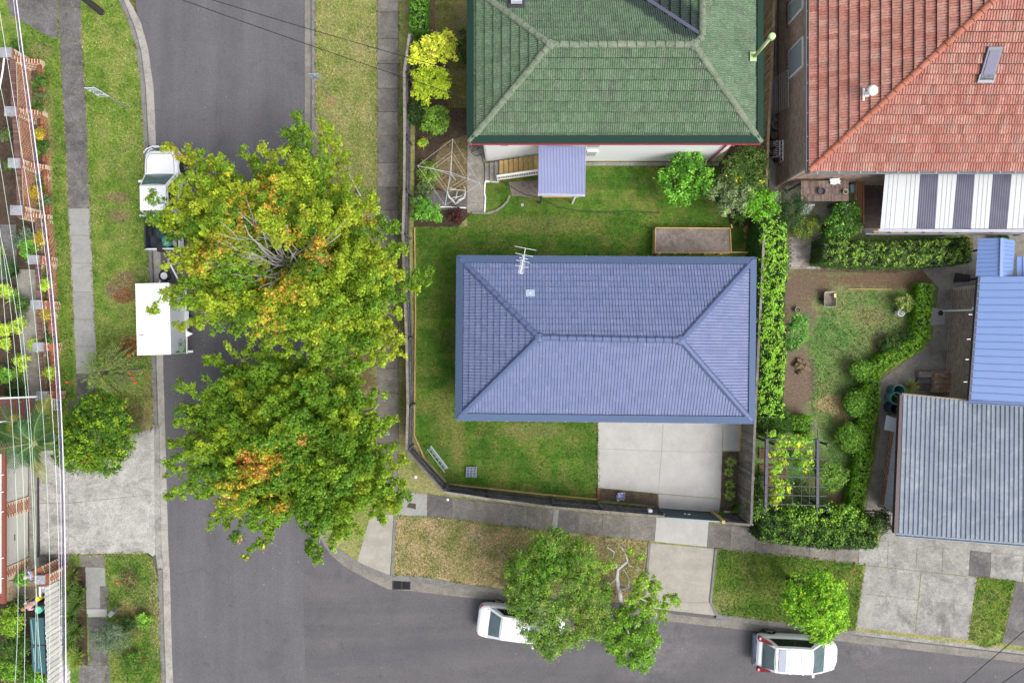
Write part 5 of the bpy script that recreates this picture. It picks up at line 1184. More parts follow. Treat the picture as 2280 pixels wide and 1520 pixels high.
MB().bar(P(-2, 1010, 2.52), P(-2, 1320, 2.52), .25, .05).build('roof_edge', paint('cream_sheet', (.5, .53, .48), .5), hw)
MB().prism([(gx - .2, y_(965)), (gx - .2, y_(1300)), (gx - 8, y_(1300)), (gx - 8, y_(965))], 2.4, lambda p: 2.52 + (gx - p[0]) * .25).build('roof', paint('garage_roof', (.3, .32, .3), .6), hw)
for y in (1058, 1096, 1140, 1243, 1288): MB().bar(P(0, y, 2.56), P(8, y - 2, 2.58), .04, .03).build('gutter_strap', WHITE, hw)
MB().bar(P(85, 1062, .03), P(85, 1240, .03), .1, .02).build('channel_drain', DARK, None, label='long dark channel drain in front of the garage doors', cat='drain')
aw = thing('awning', 'red-brown corrugated awning with white edge beams near the palm', 'awning', P(40, 915, 0))
RBS = paint('redbrown_sheet', (.17, .045, .035), .5, .2); RBG = paint('grey_sheet', (.09, .065, .07), .5, .2)
a0, b0, c0_, d0 = P(-150, 892, 2.0), P(80, 886, 2.0), P(80, 936, 2.0), P(-150, 944, 2.0)
for i in range(28):
    f0, f1 = i / 28, (i + 1) / 28; q0, q1, q2, q3 = a0.lerp(b0, f0), a0.lerp(b0, f1), d0.lerp(c0_, f1), d0.lerp(c0_, f0); dz = Vector((0, 0, .03 if i % 2 else 0))
    MB().add([q0 + dz, q1 + dz, q2 + dz, q3 + dz], [(0, 1, 2, 3)]).build('roof_sheet', RBG if i % 2 else RBS, aw)
MB().bar(a0 + Vector((0, 0, .03)), P(82, 883, 2.05), .08, .1).build('edge_beam', WHITE, aw); MB().bar(d0 + Vector((0, 0, .03)), P(82, 936, 2.05), .08, .1).build('edge_beam', WHITE, aw)
for y in (890, 935): MB().box(P(78, y, 1.0), (.08, .08, 2.0)).build('post', WHITE, aw)
grid('white_gate', 'small white tubular gate behind the palm fronds', 'gate', P(136, 890, .1), (0, -.55, 0), P(117, 888, .95) - P(136, 890, .1), 2, 4, WHITE, .03)
# garden shelter teal
sh = thing('garden_shelter', 'long teal shade-cloth cover with pale ribs behind the white fence', 'shade cover', P(85, 1435, 0))
TC = paint('teal_cloth', (.02, .085, .10), .7, .3, 20); TCP = paint('teal_pole', (.13, .25, .25), .5)
a, b, c, d_ = P(66, 1374, 1.3), P(97, 1375, 1.1), P(102, 1500, 1.1), P(73, 1492, 1.3)
MB().add([a, b, c, d_, a - Vector((0, 0, 1)), d_ - Vector((0, 0, 1)), b - Vector((0, 0, .9)), c - Vector((0, 0, .9))], [(0, 3, 2, 1), (0, 4, 5, 3), (1, 2, 7, 6), (0, 1, 6, 4), (3, 5, 7, 2)]).build('cloth', TC, sh)
for (p0, p1) in (((69, 1378), (75, 1432)), ((82, 1384), (85, 1434)), ((75, 1441), (77, 1472)), ((85, 1438), (87, 1487))): MB().tube([P(*p0, 1.34), P(*p1, 1.34)], .035, 6).build('rib', TCP, sh)
MB().bar(P(66, 1374, 1.3), P(97, 1375, 1.12), .04, .04).build('frame_bar', DARK, sh); MB().bar(P(71, 1435, 1.3), P(99, 1437, 1.12), .04, .04).build('frame_bar', DARK, sh)
# ---------------------------------------------------------------- signs, pole, cables
def text_mesh(t, size, name, mat, M, parent, ext=.004, font_shear=0):
    cu = bpy.data.curves.new(name, 'FONT'); cu.body = t; cu.size = size; cu.align_x = 'CENTER'; cu.align_y = 'CENTER'; cu.extrude = ext
    o = bpy.data.objects.new(name, cu); COL.objects.link(o); dg = bpy.context.evaluated_depsgraph_get()
    me = bpy.data.meshes.new_from_object(o.evaluated_get(dg)); bpy.data.objects.remove(o); me.name = name
    me.materials.clear(); q_ = link(name, me, mat, parent); q_.matrix_local = Matrix.Translation(-parent.location) @ M; return q_
INK = paint('black_print', (.02, .02, .025), .5)
sg = thing('road_sign', 'white speed sign with a black ring facing down the road on the west verge', 'road sign', P(288, 242, 0))
p = P(288, 242, 0); MB().tube([p, p + Vector((0, 0, 2.95))], .03, 8).build('post', METAL, sg)
cx_ = (P(188, 189, 2.95) + P(210, 188, 2.95)) / 2; cc = Vector((p.x - .02, p.y - .045, 2.36))
cc.x = cx_.x
MB().box(cc, (.56, .02, 1.12)).build('plate', paint('sign_white', (.7, .76, .76), .4, .03), sg, bevel=.008)
MB().box(cc + Vector((.0, .03, .0)), (.56, .03, 1.14)).build('plate_edge', DARK, sg)
Ms = Matrix(((1, 0, 0, cc.x), (0, 0, -1, cc.y - .014), (0, 1, 0, cc.z), (0, 0, 0, 1)))
ring = MB(); n = 40; ring.add([(r * math.cos(6.2832 * k / n), r * math.sin(6.2832 * k / n), 0) for r in (.20, .24) for k in range(n)], [(k, (k + 1) % n, n + (k + 1) % n, n + k) for k in range(n)])
ring.v = [tuple(Ms @ Matrix.Translation((0, .02, .004)) @ Vector(v)) for v in ring.v]; ring.build('ring', INK, sg)
text_mesh('40', .30, 'lettering', INK, Ms @ Matrix.Translation((0, .02, .003)), sg); text_mesh('LOCAL', .15, 'lettering', INK, Ms @ Matrix.Translation((0, .42, .003)), sg)
text_mesh('AREA', .15, 'lettering', INK, Ms @ Matrix.Translation((0, -.40, .003)), sg)
s2 = thing('road_sign', 'grey-backed road sign seen from behind on the middle verge', 'road sign', P(736, 212, 0))
p = P(736, 212, 0); MB().tube([p, p + Vector((0, 0, 2.4))], .03, 8).build('post', METAL, s2)
MB().box((P(697, 160, 2.6).x + .0, p.y + .05, 2.3), (.5, .02, .62)).build('plate', paint('sign_back', (.30, .38, .42), .5, .1), s2); MB().box((p.x - .02, p.y + .02, 2.3), (.1, .04, .5)).build('bracket', METAL, s2)
MB().tube([p + Vector((-.05, -.02, 2.25)), p + Vector((-.05, -.02, 2.6))], .05, 8).build('mount', METAL, s2)
po = thing('power_pole', 'dark timber power pole standing on the grass at top left', 'power pole', P(226, 28, 0))
p = P(226, 28, 0); MB().tube([p, p + Vector((0, 0, 10))], [.17, .12], 14).build('pole', paint('tarred_timber', (.035, .03, .032), .8, .3), po)
MB().box(p + Vector((.1, .1, 9)), (.12, 2.6, .12), rz=.5).build('crossarm', TIMW, po)
MB().tube([p + Vector((-.19, 0, 0)), p + Vector((-.15, 0, 8))], .02, 6).build('conduit', METAL, po)
pt_ = p + Vector((0, 0, 8.8))
def cable(label, pts, z, r, mat, sag=.5, group='overhead wires along the western gardens', name='overhead_cable'):
    n = 24; ys_ = [q_[1] for q_ in pts]; o = []
    def xi(y):
        if len(pts) >= 3:
            s = 0
            for i, (xi_, yi) in enumerate(pts):
                l = 1
                for j, (_, yj) in enumerate(pts):
                    if j != i: l *= (y - yj) / (yi - yj)
                s += xi_ * l
            return s
        (x0, y0), (x1, y1) = pts; return x0 + (x1 - x0) * (y - y0) / (y1 - y0)
    for i in range(n + 1): y = pts[0][1] + (pts[-1][1] - pts[0][1]) * i / n; o.append(P(xi(y), y, z))
    MB().tube(o, r, 6).build(name, mat, None, label=label, cat='cable', group=group)
CWH = paint('cable_white', (.72, .70, .78), .4, .05); CGR = paint('cable_pale_green', (.50, .62, .52), .4, .05); CDK = paint('cable_dark', (.10, .08, .16), .5, .1)
cable('thick white cable closest to the footpath, paired with a dark line', [(30, -60), (89, 400), (128, 780), (144, 1160), (149, 1600)], 7.2, .019, CWH)
cable('dark purple cable running between the two thick white ones', [(27, -60), (86, 400), (124, 780), (140, 1160), (144, 1600)], 7.15, .018, CDK)
cable('second thick white cable just left of the dark purple one', [(24, -60), (81, 400), (120, 780), (136, 1160), (139, 1600)], 7.2, .008, CWH)
cable('thin pale wire crossing the garden wall caps, next left of the thick pair', [(-14, -60), (58, 400), (105, 780), (129, 1160), (134, 1600)], 7.6, .008, CWH)
cable('thin wire over the palm trunk, fourth from the footpath side', [(-60, -60), (38, 400), (84, 780), (108, 1160), (105, 1600)], 7.8, .008, CGR)
cable('thin green-white wire over the teal cover', [(-80, -60), (6, 400), (55, 780), (78, 1160), (75, 1600)], 8, .008, CGR)
cable('thin wire passing over the left roller door edge', [(-30, 420), (48, 780), (74, 1160), (104, 1600)], 8.1, .009, CGR)
cable('thin green-white wire second from the left edge at the bottom', [(-20, 400), (33, 780), (54, 1160), (52, 1600)], 8.2, .008, CGR)
cable('thin green-white wire nearest the left edge at the bottom', [(-4, 500), (16, 780), (38, 1160), (27, 1600)], 8.3, .008, CGR)
cable('thick white service cable slanting off the left edge at the top', [(9, 130), (4, 170), (-20, 260)], 7.4, .03, WHITE)
BW = paint('black_wire', (.012, .012, .014), .6)
def wire(label, a, b, za, zb, sag, name='overhead_wire', r=.016):
    pa, pb = P(*a, za), P(*b, zb); MB().tube([pa.lerp(pb, i / 20) - Vector((0, 0, sag * 4 * (i / 20) * (1 - i / 20))) for i in range(21)], r, 5).build(name, BW, None, label=label, cat='wire', group='black wires over the road')
wire('upper black service wire crossing the road to the green-roofed house', (280, -60), (1040, 165), 7, 4.5, .2)
wire('lower black service wire crossing the road to the green-roofed house', (240, -60), (1040, 220), 7, 4.5, .2)
wire('upper black wire cutting the bottom right corner', (2330, 1361), (2060, 1593), 7, 7, 0)
wire('lower black wire cutting the bottom right corner', (2330, 1452), (2160, 1568), 7, 7, 0)
# short bollard/letterbox on SW verge
lb = thing('letter_post', 'leaning grey metal letterbox post on the verge by the olive bush', 'letterbox', P(264, 1352, 0))
MB().tube([P(268, 1350, 0), P(255, 1360, .7)], [.05, .06], 10).build('post', METAL, lb); MB().box(P(249, 1364, .85), (.22, .34, .24), rz=-.7).build('box', paint('letter_grey', (.14, .15, .17), .5), lb, bevel=.03)
MB().box(P(216, 1360, .03), (1.05, .24, .03)).build('white_strip', C_LIGHT, None, label='pale concrete strip across the lower left footpath', cat='concrete strip')
# ---------------------------------------------------------------- foliage
rng = np.random.default_rng(11)
def unit(a): return a / np.maximum(np.linalg.norm(a, axis=1, keepdims=True), 1e-6)
def leaf_mesh(name, parent, C, S, Nn, col, aspect=.6, mat=None, fold=.18, label=None):
    n = len(C); r = unit(rng.normal(size=(n, 3))); a = unit(np.cross(Nn, r)); b = np.cross(Nn, a); S = S[:, None]
    V = np.empty((n, 4, 3)); V[:, 0] = C - a * S * .5; V[:, 2] = C + a * S * .5
    V[:, 1] = C + b * S * .5 * aspect + Nn * S * fold; V[:, 3] = C - b * S * .5 * aspect + Nn * S * fold
    off = np.array(parent.location) if parent is not None else 0
    me = bpy.data.meshes.new(name); me.vertices.add(n * 4); me.vertices.foreach_set('co', (V.reshape(-1, 3) - off).ravel())
    base = np.arange(n)[:, None] * 4; F = np.concatenate([base + [0, 1, 2], base + [0, 2, 3]], 1).reshape(-1)
    me.loops.add(n * 6); me.loops.foreach_set('vertex_index', F); me.polygons.add(n * 2)
    me.polygons.foreach_set('loop_start', np.arange(n * 2) * 3); me.polygons.foreach_set('loop_total', np.full(n * 2, 3))
    me.update(calc_edges=True)
    at = me.attributes.new('tint', 'FLOAT_COLOR', 'POINT'); cc = np.ones((n, 4, 4)); cc[:, :, :3] = col[:, None, :]; at.data.foreach_set('color', cc.ravel())
    o = link(name, me, mat or LEAF, parent)
    if label: o['label'] = label
    return o
def clumps(blobs, per, cr, leaves, size, pal, up=.5, shell=.55, spots=(), lower=-.15, tips=None, tipw=0.0, jitter=.18):
    """blobs (x,y,z,r[,rz]) ; clump centres near the blob surface; returns arrays C,S,N,col"""
    Cs, Ns, Ss, Ks, Rs = [], [], [], [], []
    pal = np.array([p[:3] for p in pal]); leaves = int(leaves * 3.2)
    for b in blobs:
        x, y, z, r = b[:4]; rz = b[4] if len(b) > 4 else r
        k = max(3, int(per * 6.28 * r * r / (size * size * .3 * leaves))); d = unit(rng.normal(size=(k * 3, 3))); d = d[d[:, 2] > lower][:k]; k = len(d)
        rr = (shell + (1.12 - shell) * rng.random((k, 1)) ** .7)
        cc = d * rr * [r, r, rz] + [x, y, z]
        ci = rng.integers(0, len(pal), k)
        m = leaves; o = rng.normal(size=(k, m, 3)) * cr * (0.6 + .7 * rng.random((k, 1, 1))) * [1, 1, .7]
        C = cc[:, None] + o
        Nn = unit((o / cr * .5 + d[:, None] * .5 + np.array([0, 0, up * 1.6]) + rng.normal(size=(k, m, 3)) * .55).reshape(-1, 3))
        col = pal[ci][:, None] * (1 + rng.normal(size=(k, 1, 1)) * jitter) * (1 + rng.normal(size=(k, m, 1)) * jitter * .8)
        if tips is not None:
            t = (o[:, :, 2:3] / cr > .35) & (rng.random((k, m, 1)) < tipw); col = np.where(t, np.array(tips) * (1 + rng.normal(size=(k, m, 1)) * .15), col)
        Cs.append(C.reshape(-1, 3)); Ns.append(Nn); Ks.append(col.reshape(-1, 3)); Rs.append(np.repeat(rng.random(k), m))
    Rs = np.concatenate(Rs); C = np.concatenate(Cs); Nn = np.concatenate(Ns); col = np.clip(np.concatenate(Ks), .004, .9)
    for (px, py, rad, c, pr) in spots:
        kx = CX + C[:, 0] * FPX / (CAMZ - C[:, 2]); ky = CY - C[:, 1] * FPX / (CAMZ - C[:, 2])
        dd = np.hypot(kx - px, ky - py) / rad + rng.normal(size=len(C)) * .25
        m = (dd < 1) & (Rs < pr) & (rng.random(len(C)) < .85); c = np.array(c); cr_ = c * (1 + rng.normal(size=(m.sum(), 1)) * .25) * [1, 1, 1]; cr_[:, 1] *= rng.uniform(.7, 1.6, m.sum()); col[m] = np.clip(cr_, .01, .9)
    S = size * rng.uniform(.65, 1.35, len(C)); return C, S, Nn, col
def inpoly(x, y, poly):
    c = False; n = len(poly)
    for i in range(n):
        (x1, y1), (x2, y2) = poly[i], poly[(i + 1) % n]
        if (y1 > y) != (y2 > y) and x < (x2 - x1) * (y - y1) / (y2 - y1) + x1: c = not c
    return c
def limb(parent, a, b, r0, r1, mat, bend=.25, name='branch', n=7, seed=None):
    a, b = Vector(a), Vector(b); L = (b - a).length; s = Vector((random.uniform(-1, 1), random.uniform(-1, 1), random.uniform(-.2, 1))) * bend * L * .35
    pts = []
    for i in range(n):
        f = i / (n - 1); pts.append(a.lerp(b, f) + s * math.sin(math.pi * f) + Vector((random.uniform(-1, 1), random.uniform(-1, 1), 0)) * .03 * L * (0 < i < n - 1))
    MB().tube(pts, [r0 + (r1 - r0) * (i / (n - 1)) for i in range(n)], 7).build(name, mat, parent, smooth=True); return pts
YG = [(.21, .32, .018), (.26, .36, .02), (.15, .26, .016), (.32, .39, .025), (.19, .31, .02)]
def maple(label, basepx, outline, zmean, dome, gaps, spots, nsh, seed, hub, pals, bare=None):
    """radiating boughs: every bough is a tapering feather of foliage pointing up and away from the trunk"""
    random.seed(seed); base = P(*basepx, 0)
    t = thing('maple_tree', label, 'tree', base, group='large maples on the street corner')
    xs = [p[0] for p in outline]; ys = [p[1] for p in outline]; cx0, cy0 = hub; Rr = max(max(xs) - min(xs), max(ys) - min(ys)) / 2
    sh = [(cx0 + (x - cx0) * 1.02, cy0 + (y - cy0) * 1.02, 1) for x, y in outline]; tries = 0
    while len(sh) < nsh + len(outline) and tries < 40000:
        tries += 1; x, y = random.uniform(min(xs), max(xs)), random.uniform(min(ys), max(ys))
        if not all(inpoly(x + 40 * math.cos(a), y + 40 * math.sin(a), outline) for a in (0, 1.05, 2.1, 3.14, 4.2, 5.2)): continue
        if any(math.hypot(x - gx, y - gy) < gr for gx, gy, gr in gaps): continue
        if any((x - s[0]) ** 2 + (y - s[1]) ** 2 < 24 ** 2 for s in sh): continue
        sh.append((x, y, 0))
    groups = [[] for _ in pals]; tips_ = []; wood = MB()
    for (x, y, tip) in sh:
        d = min(1.1, math.hypot(x - cx0, y - cy0) / Rr); ztop = zmean + dome * (1 - d * d) + random.uniform(-1.1, .8) - (.5 if tip else 0)
        if bare and math.hypot((x - bare[0]) / 1.3, y - bare[1]) < bare[2]:
            if random.random() < .72: continue
            ztop -= random.uniform(1.8, 2.8)
        q_ = P(x, y, ztop); cen = P(cx0, cy0, ztop); o = (q_ - cen); o.z = 0; o = o / max(o.length, .4); a_ = random.gauss(0, .28); o = Vector((o.x * math.cos(a_) - o.y * math.sin(a_), o.x * math.sin(a_) + o.y * math.cos(a_), 0))
        ln = random.uniform(2.0, 3.0) if tip else random.uniform(1.0, 1.9) * (.45 + .75 * d); rise = random.uniform(.5, 1.0) * (1.5 if not tip else .8); bl = groups[random.randrange(len(pals))]; n = 8
        wmax = random.uniform(.30, .42) if not tip else random.uniform(.22, .32)
        for k in range(n):
            f = k / (n - 1); r = .13 + (wmax - .13) * math.sin(min(1, f * 1.35) * math.pi / 2); c = q_ - o * f * ln; c.z = ztop - rise * f + random.uniform(-.06, .06)
            bl.append((c.x + random.uniform(-.05, .05), c.y + random.uniform(-.05, .05), c.z, r, r * .8))
            if 0 < k < n - 1 and random.random() < .75:
                sgn = 1 if k % 2 else -1; a2 = sgn * random.uniform(.5, 1.0); o3 = Vector((o.x * math.cos(a2) - o.y * math.sin(a2), o.x * math.sin(a2) + o.y * math.cos(a2), 0)); L3 = random.uniform(.35, .65) * (.5 + f * .8)
                for j in (1, 2): p = c + o3 * L3 * j * .55; bl.append((p.x, p.y, c.z + .08 * j, .19 - .04 * j, .15))
        w0 = q_ - o * (ln + 1.0); w0.z = ztop - rise - .7; w1 = q_ - o * ln * .55; w1.z = ztop - rise * .55 - .12; wood.tube([w0, w1, q_ - Vector((0, 0, .12))], [.04, .022, .006], 5, False); tips_.append((w0, q_))
    Cs = [clumps(g, .68, .07, 8, .105, pal, up=.42, spots=spots, lower=-.35, jitter=.17) for g, pal in zip(groups, pals) if g]
    C, S, Nn, col = [np.concatenate([c[i] for c in Cs]) for i in range(4)]; col = np.clip(col * (1 + rng.normal(size=(len(col), 1)) * .12), .004, .9)
    leaf_mesh('crown', t, C, S, Nn, col, .75)
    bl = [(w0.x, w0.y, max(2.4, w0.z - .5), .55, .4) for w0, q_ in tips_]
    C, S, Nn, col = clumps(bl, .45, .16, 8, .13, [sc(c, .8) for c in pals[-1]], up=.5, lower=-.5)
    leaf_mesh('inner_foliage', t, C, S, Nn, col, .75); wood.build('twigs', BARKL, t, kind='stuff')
    fork = base + Vector((random.uniform(-.2, .2), random.uniform(-.2, .2), 2.3)); MB().tube([base, base.lerp(fork, .5) + Vector((.05, .05, 0)), fork], [.30, .24, .22], 12).build('trunk', BARKL, t, smooth=True)
    for i in range(11):
        a = i / 11 * 6.283 + random.uniform(-.2, .2); cen = P(cx0, cy0, zmean); h_ = Vector((cen.x + math.cos(a) * Rr / 42 * .5, cen.y + math.sin(a) * Rr / 42 * .5, zmean - .6)); limb(t, fork, h_, .13, .05, BARKL, .3)
    if bare:
        c_ = P(bare[0] + 45, bare[1] + 22, zmean - .1)
        for i, (tx, ty, rr_) in enumerate(((545, 500, .085), (480, 545, .05), (500, 590, .05), (455, 585, .035), (530, 470, .04), (600, 480, .05), (640, 500, .05), (575, 540, .04), (560, 560, .035), (700, 540, .05), (760, 520, .045), (670, 640, .05), (600, 640, .035), (520, 610, .03), (620, 530, .03), (590, 510, .03), (540, 560, .03), (660, 560, .03), (490, 520, .03), (570, 480, .035))):
            e_ = P(tx, ty, zmean + dome - .1); limb(t, c_ + Vector((random.uniform(-.1, .1), random.uniform(-.1, .1), 0)), e_, rr_, .012, BARKL, .22)
            for j in range(2): s_ = c_.lerp(e_, random.uniform(.45, .75)); limb(t, s_, s_ + (e_ - c_) * .3 + Vector((random.uniform(-.5, .5), random.uniform(-.5, .5), .2)), .018, .006, BARKL, .3, 'twig', 5)
    return t
ORG = (.42, .25, .035); RED = (.40, .16, .05); YEL = (.46, .42, .03)
outA = [(345, 432), (378, 325), (420, 335), (470, 368), (498, 354), (522, 385), (550, 335), (592, 330), (640, 340), (636, 292), (668, 262), (688, 305), (714, 276), (718, 330), (733, 370), (765, 400), (800, 400), (838, 440), (830, 500), (882, 507), (895, 560), (957, 605), (925, 640), (893, 665), (888, 700), (886, 742), (890, 788), (850, 805), (800, 815), (745, 812), (700, 800), (640, 785), (600, 762), (562, 748), (520, 735), (480, 738), (432, 716), (398, 722), (344, 690), (398, 672), (400, 640), (372, 590), (400, 560), (362, 505), (335, 484), (382, 470)]
outB = [(408, 855), (462, 842), (466, 800), (512, 772), (560, 775), (600, 742), (700, 770), (745, 785), (800, 800), (845, 880), (832, 930), (876, 940), (870, 1000), (900, 1030), (890, 1085), (906, 1105), (880, 1132), (850, 1160), (800, 1182), (765, 1186), (742, 1214), (700, 1240), (685, 1215), (600, 1182), (550, 1232), (522, 1190), (472, 1165), (480, 1140), (372, 1110), (412, 1085), (380, 1062), (375, 1030), (420, 1010), (386, 985), (430, 962), (395, 936), (412, 905)]
maple('broad yellow-green maple with orange patches and bare grey twigs, overhanging the parked ute', (760, 640), outA, 6.2, 2.4, [(835, 800, 22)],
      [(475, 400, 40, YEL, .25), (405, 345, 26, ORG, .3), (585, 410, 30, ORG, .45), (610, 450, 30, ORG, .35), (530, 460, 30, ORG, .45), (560, 505, 28, RED, .3), (505, 550, 35, ORG, .38), (470, 565, 28, ORG, .4), (440, 585, 30, ORG, .3), (695, 545, 36, ORG, .55), (705, 575, 30, RED, .35), (640, 640, 38, ORG, .45), (610, 625, 34, ORG, .4), (600, 720, 35, ORG, .45), (650, 530, 26, ORG, .4), (830, 480, 20, ORG, .4)], 215, 3, (650, 605), [[(.21, .29, .016), (.25, .32, .02), (.18, .27, .016)], [(.14, .24, .016), (.18, .27, .018)], [(.28, .33, .025), (.23, .31, .02)], [(.095, .19, .015), (.13, .23, .016)]], bare=(600, 568, 74))
maple('dense green maple with an orange patch at its middle, nearest the street corner', (790, 965), outB, 5.2, 1.9, [(690, 985, 22), (705, 1010, 24), (850, 840, 30)],
      [(560, 1040, 36, ORG, .8), (545, 1025, 22, RED, .4), (600, 1025, 34, ORG, .45), (580, 1050, 20, RED, .3), (530, 1100, 36, ORG, .45), (500, 1095, 28, ORG, .38), (620, 1120, 26, ORG, .38), (680, 980, 16, RED, .4), (560, 1210, 30, ORG, .3)], 235, 5, (705, 990), [[(.14, .24, .015), (.17, .27, .017)], [(.23, .31, .02), (.19, .28, .018)], [(.10, .20, .013), (.13, .23, .015)], [(.07, .165, .012), (.10, .19, .013)]])
def bush(name, label, px, py, rpx, z, pal, size=.09, cr=.09, leaves=10, per=1.35, rz=.7, group=None, cat='shrub', blobs=None, tips=None, tipw=0, trunk=True, up=.5, aspect=.6, jitter=.22, lower=-.1, spots=(), shell=.6, lumps=8, fine=1.0):
    c = P(px, py, z); r = rpx * (CAMZ - z) / FPX; base = Vector((c.x * .985, c.y * .985, 0)); t = thing(name, label, cat, base, group=group)
    if blobs is None:
        blobs = [(c.x, c.y, z - r * rz * .3, r * .58, r * rz * .75)]
        for k in range(lumps):
            a = 6.283 * k / lumps + random.uniform(-.3, .3); f = random.uniform(.45, .72); rr = r * random.uniform(.26, .44); blobs.append((c.x + math.cos(a) * r * f, c.y + math.sin(a) * r * f, z - r * rz * .35 + random.uniform(-.1, .15) * r, rr, rr * rz * 1.1))
    else:
        blobs = [(P(x, y, zz).x, P(x, y, zz).y, zz - rr * .02, rr * (CAMZ - zz) / FPX * .92, rr * (CAMZ - zz) / FPX * rz) for x, y, rr, zz in blobs]
    C, S, Nn, col = clumps(blobs, per, cr, leaves, size, pal, up=up, tips=tips, tipw=tipw, jitter=jitter, lower=lower, spots=spots, shell=shell)
    C[:, 2] = np.maximum(C[:, 2], .03)
    leaf_mesh('foliage', t, C, S, Nn, col, aspect)
    if trunk:
        for b in blobs[:7]: limb(t, base + Vector((random.uniform(-.05, .05), random.uniform(-.05, .05), 0)), (b[0], b[1], max(.2, b[2])), .035 + .02 * r, .012, BARK, .2, 'stem', 5)
    return t
def hedge(name, label, pts, wpx, z, pal, size=.06, dens=900, tips=None, tipw=.3, amp=.06, group=None, cl=.07, cat='hedge', taper=None):
    """clipped hedge along a pixel path: foliage shell over an inner twig mass"""
    t = thing(name, label, cat, TP(*pts[0], z))
    A = [P(x, y, z) for x, y in pts]; w = wpx * (CAMZ - z) / FPX; Cs, Ns, Is = [], [], []
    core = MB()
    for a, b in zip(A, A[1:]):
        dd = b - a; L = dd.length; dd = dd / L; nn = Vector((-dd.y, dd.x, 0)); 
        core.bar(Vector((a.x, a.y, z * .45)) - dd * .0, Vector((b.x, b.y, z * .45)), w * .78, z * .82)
        m = 9; nc = max(3, int(L * w * dens * 1.15 / m)); uc = np.repeat(rng.random(nc) * (L + .1) - .05, m); vc = np.repeat((rng.random(nc) - .5) * w, m); cid = np.repeat(rng.random(nc), m)
        u = uc + rng.normal(size=nc * m) * cl * .42; v = vc + rng.normal(size=nc * m) * cl * .42; nt_ = nc * m
        edge = 1 - np.clip((np.abs(v) / (w / 2) - .7) / .3, 0, 1) ** 2
        h = z - (1 - edge) * .18 * min(1, z) + (cid - .5) * cl * 1.1
        X = a.x + dd.x * u + nn.x * v; Y = a.y + dd.y * u + nn.y * v
        h = h + amp * (np.sin(X * 5.1 + Y * 3.7) * np.cos(Y * 6.3 - X * 2.2)) + rng.normal(size=nt_) * .025
        Cs.append(np.stack([X, Y, h], 1)); Ns.append(np.stack([nn.x * v / w * 1.2, nn.y * v / w * 1.2, np.ones(nt_)], 1)); Is.append(cid)
        ns = int(L * z * dens * .5)
        for s_ in (-1, 1):
            u = rng.random(ns) * L; h = rng.random(ns) * z; off = w / 2 * (.98 + rng.normal(size=ns) * .03)
            Cs.append(np.stack([a.x + dd.x * u + nn.x * s_ * off, a.y + dd.y * u + nn.y * s_ * off, h], 1)); Ns.append(np.tile([nn.x * s_, nn.y * s_, .5], (ns, 1))); Is.append(rng.random(ns) * .5)
        ne = int(w * z * dens * .7)
        for e_, sg in ((a, -1), (b, 1)):
            v = (rng.random(ne) - .5) * w; h = rng.random(ne) * z; Cs.append(np.stack([e_.x + nn.x * v + dd.x * sg * .06, e_.y + nn.y * v + dd.y * sg * .06, h], 1)); Ns.append(np.tile([dd.x * sg, dd.y * sg, .5], (ne, 1))); Is.append(rng.random(ne) * .5)
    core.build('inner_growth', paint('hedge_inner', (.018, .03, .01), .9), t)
    C = np.concatenate(Cs); Nn = np.concatenate(Ns); n = len(C); pal = np.array(pal)
    ci = np.concatenate(Is); C = C + rng.normal(size=C.shape) * .015
    col = pal[(ci * len(pal)).astype(int)] * (1 + rng.normal(size=(n, 1)) * .2)
    if tips is not None:
        m = (ci > 1 - tipw) & (Nn[:, 2] > .7); col[m] = np.array(tips) * (1 + rng.normal(size=(m.sum(), 1)) * .15); C[m, 2] += .05
    Nn = unit(Nn + rng.normal(size=Nn.shape) * .5)
    leaf_mesh('foliage', t, C, size * rng.uniform(.7, 1.4, n), Nn, np.clip(col, .005, .8), .6)
    return t
def strappy(label, px, py, rpx, h, n, cols, cat='plant', name='strappy_plant', w=.035, group=None, droop=.6):
    base = P(px, py, .02); t = thing(name, label, cat, base, group=group); r = rpx / 42; V, F, K = [], [], []
    for i in range(n):
        a = random.random() * 6.283; L = r * random.uniform(.6, 1.1); o = Vector((random.uniform(-.12, .12) * r, random.uniform(-.12, .12) * r, 0)); d = Vector((math.cos(a), math.sin(a), 0)); s_ = Vector((-d.y, d.x, 0)) * w / 2
        c = random.choice(cols); k = random.uniform(.75, 1.25); n0 = len(V)
        for j in range(5):
            f = j / 4; p = base + o + d * L * f + Vector((0, 0, h * (math.sin(f * math.pi * droop)) * random.uniform(.95, 1.05))); ww = (1 - f * .9) if j else .7; V += [p - s_ * ww, p + s_ * ww]; K += [sc(c, k)] * 2
        F += [(n0 + 2 * j, n0 + 2 * j + 1, n0 + 2 * j + 3, n0 + 2 * j + 2) for j in range(4)]
    me = bpy.data.meshes.new('blades'); me.from_pydata([tuple(v - base) for v in V], [], F); me.update()
    at = me.attributes.new('tint', 'FLOAT_COLOR', 'POINT'); at.data.foreach_set('color', np.array([c4(c) for c in K]).ravel()); link('blades', me, LEAF, t); return t
DKG = [(.035, .07, .018), (.05, .095, .022), (.025, .055, .015)]; MDG = [(.06, .13, .02), (.09, .17, .025), (.045, .10, .018)]; BRG = [(.15, .34, .035), (.11, .27, .03), (.20, .40, .05)]
LIME = [(.34, .46, .05), (.42, .52, .06), (.28, .40, .04)]; OLV = [(.10, .15, .05), (.13, .18, .07), (.08, .12, .04)]; GRY = [(.13, .19, .12), (.10, .15, .10), (.17, .22, .15)]
GOLD = [(.42, .34, .04), (.35, .30, .04), (.30, .22, .03)]
